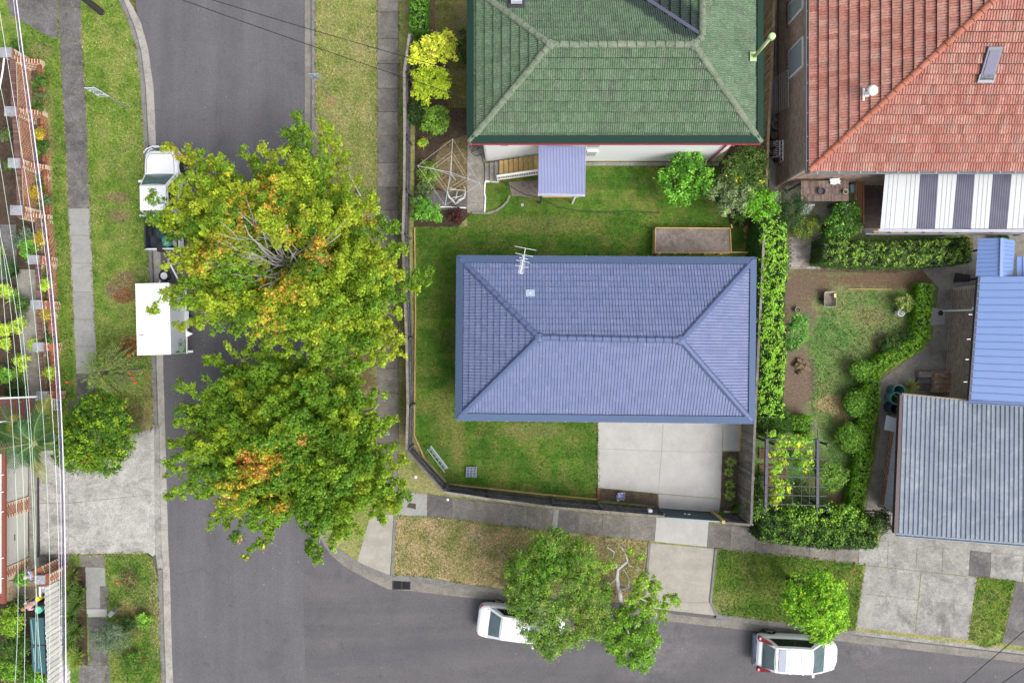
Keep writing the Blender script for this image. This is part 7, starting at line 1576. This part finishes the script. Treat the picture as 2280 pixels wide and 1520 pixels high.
blades('grass', 'grass blades between the orange brick wall and the footpath', in_poly_pts([(60, 60), (126, 90), (148, 400), (162, 740), (165, 885), (140, 885), (128, 600), (118, 420), (106, 180), (40, 110)], 5000, .02), .085, [(.05, .13, .015), (.10, .2, .025), (.19, .27, .05)])
blades('grass', 'dry pale grass blades on the corner verge', in_poly_pts([(882, 1152), (1006, 1160), (1117, 1173), (1285, 1192), (1444, 1210), (1435, 1340), (1098, 1304), (950, 1280), (876, 1276)], 15000, .02), .085, [(.16, .2, .05), (.30, .27, .11), (.44, .36, .19), (.48, .38, .23)])
blades('grass', 'grass blades on the middle verge right of the upper road', in_poly_pts([(706, 0), (836, 0), (836, 480), (706, 420)], 11000, .02), .085, [(.17, .24, .055), (.27, .31, .09), (.39, .36, .16)])
blades('grass', 'grass blades on the lower right verge lawns', np.concatenate([in_poly_pts([(1602, 1226), (1922, 1257), (1904, 1396), (1763, 1383), (1605, 1362), (1590, 1340)], 10000, .02), in_poly_pts([(2180, 1288), (2256, 1296), (2236, 1400), (2192, 1436), (2160, 1420)], 2500, .02)]), .085, [(.055, .125, .016), (.12, .21, .03), (.24, .29, .065)])
blades('grass', 'grass blades on the east neighbour lawn', in_poly_pts([(1860, 650), (2040, 650), (2030, 740), (1950, 800), (1930, 950), (1890, 1080), (1840, 1000), (1805, 900), (1800, 760)], 9000, .02), .08, [(.055, .13, .028), (.11, .21, .045), (.22, .27, .09)])
blades('grass', 'grass blades on the lower left verge', in_poly_pts([(236, 1238), (320, 1232), (345, 1275), (354, 1518), (248, 1518), (240, 1380)], 7000, .02), .085, [(.055, .13, .018), (.12, .22, .03), (.26, .29, .08)])
EG = edge_pts([[(128, 0), (132, 84), (139, 210), (149, 395), (163, 709), (167, 771)], [(179, 0), (184, 105), (192, 237), (200, 464), (211, 709), (214, 771)], [(263, 0), (290, 63), (303, 113), (318, 290), (322, 345)], [(329, 560), (336, 780), (341, 947)], [(839, 0), (840, 500)], [(703, 0), (703, 260)], [(883, 1147), (1006, 1156), (1117, 1170), (1285, 1189), (1447, 1207)], [(876, 1278), (950, 1283), (1098, 1308)],
                  [(1597, 1223), (1700, 1231), (1926, 1255), (1905, 1400)], [(1600, 1366), (1763, 1386), (1900, 1400)], [(2177, 1284), (2260, 1293), (2230, 1428), (2192, 1441), (2157, 1422), (2177, 1284)], [(153, 1235), (322, 1230), (350, 1270), (358, 1520)], [(238, 1240), (238, 1520)], [(888, 0), (888, 500)], [(1331, 940), (1331, 1084)]], 75)
blades('grass', 'ragged grass tufts growing over path and kerb edges', EG, .10, [(.10, .16, .03), (.2, .22, .07), (.3, .27, .13), (.36, .30, .17)])
litter('fallen yellow maple leaves scattered over the road and gutter below the big maples', 640, 760, 330, 480, 1500, [(.30, .26, .05), (.25, .16, .05), (.18, .12, .05), (.3, .3, .06)], size=.07)
# ---------------------------------------------------------------- vehicles
CARW = paint('white_car_paint', (.80, .81, .82), .22, .01, 2, 0, .5, .6)
SILV = paint('silver_white_paint', (.72, .74, .77), .22, .01, 2, 0, .5, .6)
CGLASS = paint('car_glass', (.075, .12, .13), .12, .5, 3, 0, .8)  # sky reflection is put into the base colour as a teal tint
SGLASS = paint('side_glass', (.012, .018, .022), .15, .3, 3, 0, .3)
CBLK = paint('black_trim', (.025, .026, .03), .45, .1)
REDL = paint('red_lens', (.26, .010, .018), .2, .15, 8, spec=.6); CLENS = paint('clear_lens', (.45, .48, .5), .12, .1, 8)
RIM = paint('alloy', (.45, .46, .48), .3, .1, 8, .7)
def loft(t, st, mat, name='body', close=True):
    K = [(.86, 0), (.97, .10), (1.0, .35), (1.0, .62), (.97, .84), (.88, .96), (.6, 1.0), (.25, 1.015)]
    vs = []; 
    for (x, w, zb, zt) in st:
        ring = [(x, w * a, zb + (zt - zb) * b) for a, b in K]; ring += [(x, -y, z) for (x, y, z) in ring[::-1]]; vs += ring
    m = len(K) * 2; n = len(st); fs = [(i * m + k, i * m + (k + 1) % m, (i + 1) * m + (k + 1) % m, (i + 1) * m + k) for i in range(n - 1) for k in range(m)]
    fs += [tuple(range(m)), tuple(range(n * m - 1, (n - 1) * m - 1, -1))]
    o = MB().add(vs, [f[::-1] for f in fs]).build(name, mat, t, smooth=True); o.modifiers.new('sub', 'SUBSURF').levels = 1; o.modifiers['sub'].render_levels = 1; return o
def seam(t, st, pts, w=.012):
    def zt(x):
        for (x0, _, _, a), (x1, _, _, b) in zip(st, st[1:]):
            if x0 <= x <= x1: return a + (b - a) * (x - x0) / (x1 - x0), 0
        return st[-1][3], 0
    def wd(x):
        for (x0, a, _, _), (x1, b, _, _) in zip(st, st[1:]):
            if x0 <= x <= x1: return a + (b - a) * (x - x0) / (x1 - x0)
        return st[-1][1]
    P3 = [Vector((x, f * wd(x), zt(x)[0] - (.012 if abs(f) > .7 else -.002))) for x, f in pts]; m = MB()
    for a, b in zip(P3, P3[1:]): m.bar(a, b, w, .012)
    m.build('panel_gap', CBLK, t)
def patch(t, p00, p10, p11, p01, name, mat, bulge=(0, 0, 0), inset=(0, 0, 0, 0), off=0.0, n=8, m=6):
    p00, p10, p11, p01 = map(Vector, (p00, p10, p11, p01)); bu = Vector(bulge); vs = []; nr = (p10 - p00).cross(p01 - p00).normalized(); nr = nr if nr.dot((p00 + p10 + p11 + p01) / 4 - Vector((0, 0, .6))) > 0 else -nr
    u0, u1, v0, v1 = inset[0], 1 - inset[1], inset[2], 1 - inset[3]
    for j in range(m + 1):
        for i in range(n + 1):
            u = u0 + (u1 - u0) * i / n; v = v0 + (v1 - v0) * j / m
            p = (p00 * (1 - u) + p10 * u) * (1 - v) + (p01 * (1 - u) + p11 * u) * v; vs.append(p + bu * (4 * u * (1 - u)) * (.35 + .65 * math.sin(math.pi * min(max(v, 0), 1))) + nr * off)
    fs = [(j * (n + 1) + i, j * (n + 1) + i + 1, (j + 1) * (n + 1) + i + 1, (j + 1) * (n + 1) + i) for j in range(m) for i in range(n)]
    return MB().add(vs, fs).build(name, mat, t, smooth=True)
def cabin(t, xr0, xf0, wb, zb, xr1, xf1, wt, zr, paintm, rails=False, mid=None, rear=True):
    L, Rr = 1, -1; A = lambda x, w, s, z: (x, w * s, z)
    patch(t, A(xf1, wt, 1, zr), A(xf1, wt, -1, zr), A(xr1, wt, -1, zr), A(xr1, wt, 1, zr), 'roof', paintm, (0, 0, .05))
    patch(t, A(xf0, wb, 1, zb), A(xf0, wb, -1, zb), A(xf1, wt, -1, zr), A(xf1, wt, 1, zr), 'windscreen_frame', paintm, (.10, 0, .0))
    patch(t, A(xf0, wb, 1, zb), A(xf0, wb, -1, zb), A(xf1, wt, -1, zr), A(xf1, wt, 1, zr), 'windscreen', CGLASS, (.10, 0, 0), (.05, .05, .02, .05), .012)
    patch(t, A(xr0, wb, -1, zb), A(xr0, wb, 1, zb), A(xr1, wt, 1, zr), A(xr1, wt, -1, zr), 'tail_frame', paintm, (-.06, 0, .0))
    if rear: patch(t, A(xr0, wb, -1, zb), A(xr0, wb, 1, zb), A(xr1, wt, 1, zr), A(xr1, wt, -1, zr), 'rear_window', CGLASS, (-.06, 0, 0), (.09, .09, .12, .08), .012)
    for s in (1, -1):
        q_ = (A(xr0, wb, s, zb), A(xf0, wb, s, zb), A(xf1, wt, s, zr), A(xr1, wt, s, zr))
        q_ = q_ if s < 0 else (q_[1], q_[0], q_[3], q_[2])
        patch(t, *q_, 'side_frame', paintm, (0, .04 * s, 0)); patch(t, *q_, 'side_window', SGLASS, (0, .04 * s, 0), (.10, .10, .06, .16), .012)
        patch(t, *q_, 'door_pillar', CBLK, (0, .04 * s, 0), (.46, .49, .06, .16), .018, 2)
def wheels(t, xs, w, r=.33, dw=.22, spokes=5, rim=None):
    for x in xs:
        for s in (1, -1):
            wt_ = MB().wheel((x, s * (w - dw / 2 + .035), r), r, dw, 'y', 24).build('wheel', BLACK, t, smooth=False)
            m = MB()
            for k in range(spokes):
                a = 6.283 * k / spokes; d = Vector((math.cos(a), 0, math.sin(a))); c = Vector((x, s * (w + .045), r)); m.bar(c + d * .03, c + d * r * .66, .055, .02)
            m.wheel((x, s * (w + .03), r), r * .68, .01, 'y', 20, [(r * .60, .0), (r * .68, .004), (r * .70, .0)]); m.wheel((x, s * (w + .045), r), .06, .03, 'y', 10)
            m.build('rim', rim or RIM, t)
            MB().wheel((x, s * (w - .02), r * 1.04), r * 1.2, .05, 'y', 24).build('wheel_arch', CBLK, t)
def mirrors(t, x, w, z, mat, dark=False):
    for s in (1, -1): MB().box((x, s * (w + .09), z), (.13, .20, .13)).build('mirror', mat, t, smooth=True, bevel=.03)
def sedan(name, label, mat, group='cars parked along the street'):
    t = thing(name, label, 'car', group=group)
    loft(t, [(-2.28, .60, .40, .78), (-2.24, .76, .32, .90), (-2.0, .86, .28, .97), (-1.5, .89, .25, .98), (-.6, .90, .24, .96), (.4, .90, .24, .96), (1.2, .885, .25, .94), (1.7, .85, .27, .88), (2.0, .76, .30, .80), (2.18, .60, .34, .70), (2.26, .38, .38, .62)], mat)
    SST = [(-2.28, .60, .40, .78), (-2.0, .86, .28, .97), (-1.5, .89, .25, .98), (.4, .90, .24, .96), (1.2, .885, .25, .94), (1.7, .85, .27, .88), (2.0, .76, .30, .80)]
    seam(t, SST, [(-2.15, -.70), (-2.15, .70)]); seam(t, SST, [(-2.15, .74), (-1.75, .80)]); seam(t, SST, [(-2.15, -.74), (-1.75, -.80)]); seam(t, SST, [(1.2, .80), (1.7, .80), (1.98, .66), (1.98, -.66), (1.7, -.80), (1.2, -.80)])
    cabin(t, -1.72, 1.12, .78, .93, -1.02, .30, .60, 1.42, mat)
    wheels(t, (-1.32, 1.36), .84, .32); mirrors(t, .72, .84, .98, mat)
    for s in (1, -1):
        MB().box((-2.18, s * .70, .78), (.10, .24, .12), rz=-.35 * s).build('tail_light', REDL, t, bevel=.03); MB().box((1.98, s * .58, .73), (.20, .2, .08), rz=-.6 * s).build('headlight', CLENS, t, bevel=.03)
    MB().box((0, 0, .22), (4.2, 1.5, .12)).build('underbody', CBLK, t); return t
c1 = sedan('parked_car', 'silver-white sedan parked at the kerb beneath the dull green street tree', SILV)
ang = -math.atan2(95, 650) * .9
gc = P(1160, 1377, 0.0); move(c1, (gc.x, gc.y - .05, ZR), ang)
c2 = copy_tree(c1); c2['label'] = 'white sedan almost hidden under the broad yellow-green maple'; c2.name = 'parked_car.001'; g_ = P(647, 505, 0); move(c2, (g_.x, g_.y, ZR), R(90))
# small wagon / suv
sv = thing('parked_car', 'white five-door car with roof rails and red tail lights at lower right', 'car', group='cars parked along the street')
loft(sv, [(-2.12, .62, .40, .80), (-2.08, .80, .34, .95), (-1.9, .88, .28, 1.0), (-1.3, .91, .24, 1.0), (0, .92, .24, .98), (.9, .91, .25, .98), (1.25, .90, .26, .97), (1.6, .86, .28, .93), (1.88, .76, .32, .85), (2.06, .60, .36, .74), (2.14, .38, .40, .66)], CARW)
SSV = [(-1.9, .88, .28, 1.0), (.9, .91, .25, .98), (1.25, .90, .26, .97), (1.6, .86, .28, .93), (1.88, .76, .32, .85)]
seam(sv, SSV, [(1.36, .80), (1.6, .80), (1.84, .64), (1.84, -.64), (1.6, -.80), (1.36, -.80)])
cabin(sv, -1.93, 1.32, .82, .95, -1.42, .42, .64, 1.58, CARW)
wheels(sv, (-1.32, 1.30), .88, .34); mirrors(sv, .75, .86, 1.02, CARW)
MB().box((-2.14, 0, .48), (.14, 1.6, .26)).build('rear_bumper', paint('bumper_grey', (.16, .19, .26), .5), sv, bevel=.04)
for s in (1, -1):
    MB().add([(-2.10, s * .84, .80), (-2.02, s * .90, 1.0), (-1.72, s * .80, 1.22), (-1.50, s * .70, 1.44), (-1.62, s * .64, 1.40), (-1.9, s * .66, 1.12), (-2.07, s * .62, .92)], [(0, 1, 2, 3, 4, 5, 6)]).build('tail_light', REDL, sv)
    MB().box((-2.04, s * .80, .92), (.16, .18, .2)).build('lamp_cluster', REDL, sv, bevel=.03)
    MB().tube([(-1.35, s * .60, 1.66), (-1.2, s * .60, 1.70), (.25, s * .58, 1.70), (.38, s * .58, 1.62)], .02, 6).build('roof_rail', RIM, sv)
    MB().box((1.80, s * .60, .84), (.26, .18, .08), rz=-.5 * s).build('headlight', CLENS, sv, bevel=.03)
for x in (-.75, -.1): MB().bar((x, -.6, 1.72), (x, .6, 1.72), .06, .03).build('cross_bar', RIM, sv)
MB().box((-1.12, 0, 1.645), (.38, 1.1, .012)).build('sunroof', paint('sunroof_glass', (.10, .12, .20), .15), sv)
MB().box((0, 0, .22), (3.9, 1.5, .12)).build('underbody', CBLK, sv)
g_ = P(1768, 1448, .3); move(sv, (g_.x, g_.y, ZR), -.055)
# ute (pickup)
ut = thing('pickup_truck', 'white double-cab pickup with bull bar and loaded open tray', 'pickup', group='cars parked along the street')
loft(ut, [(-.82, .88, .38, .98), (-.75, .90, .38, 1.02), (0, .91, .38, 1.04), (1.0, .91, .38, 1.06), (1.5, .90, .38, 1.06), (2.1, .89, .40, 1.04), (2.42, .84, .42, .96), (2.55, .70, .46, .80)], CARW)
SUT = [(0, .91, .38, 1.04), (1.0, .91, .38, 1.06), (1.5, .90, .38, 1.06), (2.1, .89, .40, 1.04), (2.42, .84, .42, .96)]
seam(ut, SUT, [(1.34, .80), (2.1, .78), (2.36, .66), (2.36, -.66), (2.1, -.78), (1.34, -.80)])
cabin(ut, -.80, 1.28, .82, 1.03, -.72, .52, .66, 1.76, CARW, rear=True)
wheels(ut, (-1.55, 1.72), .90, .38, .25, 6); mirrors(ut, .92, .90, 1.1, CARW)
for s in (1, -1):
    MB().box((-1.7, s * .87, .78), (1.72, .06, .50)).build('tray_side', CARW if s < 0 else paint('tray_dark', (.03, .035, .05), .5), ut, bevel=.02); MB().box((-1.7, s * .83, 1.04), (1.7, .09, .04)).build('tray_rail', CBLK, ut)
    MB().box((-2.53, s * .84, .8), (.08, .12, .34)).build('tail_light', REDL, ut); MB().bar((-.6, s * .93, .38), (1.2, s * .93, .38), .10, .05).build('side_step', METAL, ut)
    MB().box((2.32, s * .70, .86), (.2, .22, .12), rz=-.5 * s).build('headlight', CLENS, ut, bevel=.03)
MB().box((-2.55, 0, .8), (.06, 1.75, .46)).build('tailgate', CARW, ut, bevel=.02); MB().box((-1.7, 0, .56), (1.7, 1.65, .05)).build('tray_floor', paint('tray_liner', (.035, .04, .06), .6), ut)
MB().tube([(-.88, -.95, 1.30), (-.92, 0, 1.36), (-.88, .95, 1.30)], .06, 8).build('sports_bar', CARW, ut, smooth=True)
MB().box((-1.05, .70, 1.0), (.32, .2, .04)).build('tray_pad', METAL, ut)
for dz, dx in ((.95, 2.74), (.70, 2.78)):
    MB().tube([(2.42, -.90, dz), (2.62, -.74, dz + .02), (dx, -.40, dz + .06), (dx, .40, dz + .06), (2.62, .74, dz + .02), (2.42, .90, dz)], .035, 8).build('bull_bar', paint('bar_white', (.6, .63, .68), .3), ut, smooth=True)
for s in (-.5, 0, .5): MB().bar((2.72, s, .55), (2.74, s, 1.05), .06, .05).build('bull_bar_post', CBLK, ut)
MB().tube([(2.5, .78, 1.0), (2.75, 1.35, 2.1)], .006, 4).build('radio_aerial', CBLK, ut)
MB().tube([(-.5, .76, 1.05), (-.3, .7, 1.1)], .02, 5).build('grab_rail', CBLK, ut)
g_ = P(379, 452, .0); move(ut, (g_.x, g_.y, ZR), R(91))
bpy.context.view_layer.update()
UM = ut.matrix_world.copy()
def on_ute(x, y, z): return UM @ Vector((x, y, z))
def blob(name, label, cat, c, r, mat, seed=1, squash=.7, parent=None, n=14):
    rd = random.Random(seed); vs = []; m = MB().lathe((0, 0, 0), [(math.sin(math.pi * k / 8), -math.cos(math.pi * k / 8)) for k in range(9)], n)
    vs = []
    for v in m.v:
        q_ = Vector(v); f = 1 + .22 * noise.noise(q_ * 1.7 + Vector((seed, 0, 0))) + .10 * noise.noise(q_ * 6 + Vector((seed, 3, 0))); vs.append(Vector((q_.x * r[0] * f, q_.y * r[1] * f, q_.z * r[2] * f)) + Vector(c))
    o = MB().add(vs, m.f).build(name, mat, parent, smooth=True); return tag(o, label, cat)
blob('green_bag', 'crumpled teal plastic bag in the pickup tray', 'bag', on_ute(-2.15, -.18, .82), (.30, .34, .26), paint('teal_bag', (.06, .24, .17), .35, .4, 12, spec=.6), 3)
blob('load_net', 'dark netted load heaped in the pickup tray', 'load', on_ute(-1.6, .15, .72), (.42, .5, .2), paint('dark_net', (.02, .035, .045), .8, .5, 14), 5)
blob('clear_sheet', 'translucent grey plastic sheet beside the teal bag in the tray', 'sheet', on_ute(-2.2, -.6, .72), (.22, .28, .12), paint('grey_plastic_sheet', (.3, .31, .34), .3, .2, 9), 8)
blob('black_strap', 'black folded tarp hanging over the pickup tailgate', 'tarp', on_ute(-2.42, .1, .95), (.26, .30, .12), BLACK, 9)
# enclosed trailer
tr = thing('enclosed_trailer', 'white enclosed trailer with green swoosh hitched behind the pickup', 'trailer', group=None)
WT = paint('trailer_white', (.78, .79, .80), .35, .02); WG = paint('trailer_panel', (.46, .49, .53), .4, .04)
GRN = paint('green_decal', (.06, .26, .04), .4, .15)
L, Wd, h0, h1 = 3.55, 1.66, .46, 2.05
MB().box((0, 0, (h0 + h1) / 2), (L, Wd, h1 - h0)).build('box_body', WG, tr, bevel=.015)
MB().box((0, 0, h1 + .015), (L + .03, Wd + .03, .03)).build('roof', WT, tr); MB().box((-.78, 0, h1 + .033), (.02, Wd + .03, .008)).build('roof_seam', WG, tr)
MB().box((-.78, .6, h1 + .04), (.03, .22, .012)).build('roof_seam_gap', CBLK, tr)
for s in (1, -1):
    MB().box((0, s * (Wd / 2 + .02), h0 + .02), (L, .05, .09)).build('side_rail', WT, tr); MB().tube([(-L / 2, s * (Wd / 2 + .06), .62), (L / 2, s * (Wd / 2 + .06), .62)], .025, 6).build('rub_rail', WT, tr)
    MB().box((0, s * (Wd / 2 + .12), .66), (.9, .24, .04)).build('mudguard', WG, tr, bevel=.02)
    MB().wheel((-.1, s * (Wd / 2 + .10), .30), .30, .18, 'y', 22).build('wheel', BLACK, tr); MB().wheel((-.1, s * (Wd / 2 + .20), .30), .18, .02, 'y', 16).build('rim', RIM, tr)
    MB().bar((L / 2, s * .62, .42), (L / 2 + 1.15, s * .08, .45), .07, .09).build('drawbar', WT, tr)
MB().bar((L / 2 + 1.1, 0, .45), (L / 2 + 1.45, 0, .48), .09, .08).build('coupling', METAL, tr)
MB().bar((L / 2 - .05, -Wd / 2 + .3, h1 - .2), (L / 2 + .03, Wd / 2 - .3, h1 - .2), .04, .05).build('front_bar', WG, tr)
for x in (-L / 2 + .1,): MB().box((x, -Wd / 2 - .18, .5), (.12, .30, .06)).build('stabiliser', WT, tr)
MB().add([(-.95, -Wd / 2 - .05, .66), (-.55, -Wd / 2 - .05, .66), (-.75, -Wd / 2 - .34, .5)], [(0, 1, 2)]).build('side_flap', WT, tr)
sp = thing('spare', None, None); bpy.data.objects.remove(sp)
MB().wheel((L / 2 + .45, .15, .78), .29, .18, 'y', 22); 
o_ = MB().lathe((L / 2 + .52, .10, .62), [(.0, .0), (.28, .0), (.30, .05), (.30, .14), (.27, .18), (.19, .19), (.19, .17)], 24).build('spare_tyre', BLACK, tr)
MB().lathe((L / 2 + .52, .10, .62), [(.19, .16), (.17, .185), (.05, .17), (0, .175)], 20).build('spare_rim', WT, tr)
ys_ = -Wd / 2 - .012
sw = [(-L / 2 + .05, .52)]; up_ = []
for i in range(15):
    f = i / 14; x = -L / 2 + .05 + f * 1.35; up_.append((x, .52 + 1.2 * (1 - f) ** 3))
MB().add([(x, ys_, .52) for x, z in up_] + [(x, ys_, z) for x, z in up_], [(i, i + 1, 16 + i, 15 + i) for i in range(14)]).build('green_swoosh', GRN, tr)
def ringm(c, r0, r1, y, mat, name, n=36, sx=1.0):
    return MB().add([(c[0] + r * sx * math.cos(6.2832 * k / n), y, c[1] + r * math.sin(6.2832 * k / n)) for r in (r0, r1) for k in range(n)], [(k, (k + 1) % n, n + (k + 1) % n, n + k) for k in range(n)]).build(name, mat, tr)
ec = (-L / 2 + .48, 1.10)
MB().add([(ec[0] + .36 * math.cos(6.2832 * k / 36), ys_ - .003, ec[1] + .40 * math.sin(6.2832 * k / 36)) for k in range(36)], [tuple(range(36))]).build('emblem_disc', paint('emblem_grey', (.40, .45, .47), .4), tr)
ringm(ec, .35, .375, ys_ - .006, WT, 'emblem_ring'); ringm(ec, .27, .285, ys_ - .006, paint('ring_green', (.12, .25, .12), .5), 'emblem_ring')
for dx, dz, w_, h_ in ((0, .05, .20, .05), (0, -.02, .12, .06), (-.06, -.08, .06, .06), (.07, -.09, .07, .05), (.02, .10, .06, .05)): MB().box((ec[0] + dx, ys_ - .008, ec[1] + dz), (w_, .004, h_)).build('emblem_mark', GRN, tr)
for k in range(5): MB().box((ec[0] - .10 + k * .05, ys_ - .008, ec[1] + .19), (.028, .004, .035)).build('emblem_mark', INK, tr)
g_ = P(387, 713, 0); move(tr, (g_.x, g_.y, ZR), R(91.5))
# ---------------------------------------------------------------- people
def skinmesh(name, nodes, edges, mat, parent, sub=1):
    me = bpy.data.meshes.new(name); me.from_pydata([n[0] for n in nodes], edges, []); me.update(); o = link(name, me, mat, parent)
    sk_ = o.modifiers.new('skin', 'SKIN'); sk_.use_smooth_shade = True
    for i, n in enumerate(nodes):
        s = me.skin_vertices[0].data[i]; s.radius = (n[1], n[2] if len(n) > 2 else n[1]); s.use_root = (i == 0)
    o.modifiers.new('sub', 'SUBSURF').levels = sub; o.modifiers['sub'].render_levels = sub; return o
SKIN = paint('skin', (.48, .27, .19), .6, .08); 
def person(label, loc, rz, shirt, pants, hairm, lean=.0, armL=None, armR=None, stride=.08, hair_long=False):
    t = thing('person', label, 'person')
    hx = lambda z: lean * max(0, z - .95)
    S = lambda x, y, z, *r: ((x + hx(z), y, z), *r)
    nodes = [S(0, 0, .95, .12, .15), S(0, 0, 1.12, .10, .14), S(0, 0, 1.32, .11, .17), S(0, 0, 1.46, .055), S(.02, 0, 1.55, .06), S(.03, 0, 1.63, .085, .075), S(.02, 0, 1.70, .075, .07), S(.12, 0, 1.62, .016)]
    E = [(0, 1), (1, 2), (2, 3), (3, 4), (4, 5), (5, 6), (5, 7)]
    sn = [S(0, 0, .92, .135, .165), S(0, 0, 1.12, .118, .158), S(0, 0, 1.34, .128, .19), S(0, 0, 1.44, .075)]; se = [(0, 1), (1, 2), (2, 3)]
    pn = [S(0, 0, .95, .135, .16)]; pe_ = []
    for s, arm in ((1, armL), (-1, armR)):
        el, wr = arm or ((.02, .26, 1.13), (.12, .27, .90))
        el = Vector((el[0] + 0, el[1] * s, el[2])); wr = Vector((wr[0], wr[1] * s, wr[2])); sh_ = Vector((hx(1.41), .185 * s, 1.41))
        b = len(nodes); d = (wr - el).normalized(); pa = wr + d * .09; side = d.cross(Vector((0, 0, 1))).normalized() if abs(d.z) < .95 else Vector((1, 0, 0))
        nodes += [(tuple(sh_), .055), (tuple(el), .042), (tuple(wr), .028), (tuple(pa), .022, .036)]; E += [(2, b), (b, b + 1), (b + 1, b + 2), (b + 2, b + 3)]
        curl = Vector((0, 0, -.02))
        for k, (o_, L_) in enumerate(((-.03, .062), (-.01, .074), (.01, .070), (.03, .055))):
            q_ = len(nodes); nodes += [(tuple(pa + side * o_ + d * L_ * .55 + curl * .4), .0085), (tuple(pa + side * o_ * 1.1 + d * L_ + curl), .007)]; E += [(b + 3, q_), (q_, q_ + 1)]
        q_ = len(nodes); nodes += [(tuple(wr + d * .05 + side * -.05), .011), (tuple(wr + d * .085 + side * -.065 + curl), .009)]; E += [(b + 2, q_), (q_, q_ + 1)]
        k = len(sn); sn += [(tuple(sh_), .07), (tuple(sh_.lerp(el, .75)), .06)]; se += [(2, k), (k, k + 1)]
        hp = Vector((0, .095 * s, .90)); kn = Vector((stride * s * .6 + .02, .10 * s, .50)); an_ = Vector((stride * s - .03, .10 * s, .09)); toe = an_ + Vector((.17, .02 * s, -.045))
        b = len(nodes); nodes += [(tuple(hp), .085), (tuple(kn), .055), (tuple(an_), .038), (tuple(toe), .03, .04)]; E += [(0, b), (b, b + 1), (b + 1, b + 2), (b + 2, b + 3)]
        k = len(pn); pn += [(tuple(hp), .10), (tuple(kn), .075), (tuple(an_ + Vector((0, 0, .05))), .06)]; pe_ += [(0, k), (k, k + 1), (k + 1, k + 2)]
        MB().tube([an_ + Vector((-.06, 0, -.04)), an_ + Vector((.06, 0, -.045)), toe + Vector((.03, 0, -.0))], [.05, .055, .04], 8).build('shoe', BLACK, t, smooth=True)
        MB().lathe((hx(1.62) + .02, s * .078, 1.60), [(0, 0), (.016, .01), (.018, .03), (.0, .045)], 8).build('ear', SKIN, t)
        MB().lathe((hx(1.64) + .105, s * .03, 1.635), [(0, 0), (.011, .004), (.011, .012), (0, .016)], 8).build('eye', INK, t)
    MB().box((hx(1.58) + .10, 0, 1.572), (.012, .05, .012)).build('mouth', paint('lips', (.35, .11, .09), .6), t)
    skinmesh('body', nodes, E, SKIN, t); skinmesh('shirt', sn, se, shirt, t); skinmesh('trousers', pn, pe_, pants, t)
    hc_ = Vector((hx(1.68) + .0, 0, 1.665)); m = MB().lathe(hc_, [(.10, -.05), (.104, .0), (.09, .05), (.05, .085), (0, .095)], 16)
    m.v = [((v[0] - .012), v[1], v[2]) for v in m.v]; m.build('hair', hairm, t, smooth=True)
    return move(t, loc, rz)
def stripes(name, a, b, scale=26):
    n = N(name); tc = n.n('ShaderNodeTexCoord'); w = n.n('ShaderNodeTexWave'); w.bands_direction = 'Z'; w.inputs['Scale'].default_value = scale / 6.28; w.inputs['Distortion'].default_value = 1.2; n.l(tc.outputs['Object'], w.inputs['Vector'])
    return n.finish(n.mix(n.maprange(w.outputs['Fac'], .4, .6), a, b), .8)
person('person standing by the stone-capped pier in a blue and white shirt', P(109, 1259, .01), R(200), stripes('blue_stripe_shirt', (.12, .18, .45), (.62, .65, .75), 30), paint('grey_trousers', (.10, .095, .09), .8), paint('grey_hair', (.45, .42, .38), .8, .2, 40), armL=((.05, .26, 1.13), (.22, .20, 1.0)), armR=((.02, .27, 1.13), (.16, .25, .92)))
person('person in a striped pink and white top behind the white fence', P(110, 1322, .01), R(215), stripes('pink_stripe_top', (.42, .20, .32), (.75, .70, .76), 34), paint('brown_shorts', (.05, .025, .04), .8), paint('auburn_hair', (.30, .15, .07), .7, .2, 40), lean=.25, armL=((.12, .27, 1.15), (.34, .18, 1.0)), armR=((.10, .27, 1.15), (.32, .2, .98)))
cn = MB().lathe(P(93, 1328, 1.1), [(0, 0), (.1, .0), (.12, .3), (.1, .3), (0, .28)], 14).build('watering_can', paint('yellow_plastic', (.62, .52, .02), .45), None, label='yellow plastic container on the inner side of the white fence', cat='container')
MB().lathe(P(95, 1352, 1.0), [(0, 0), (.15, .0), (.18, .3), (.15, .3), (0, .28)], 14).build('tub', paint('mint_plastic', (.12, .45, .33), .45), None, label='mint green tub on the inner side of the white fence', cat='tub')
for o in list(bpy.data.objects):
    if o.get('label') is None and 'label' in o: del o['label']
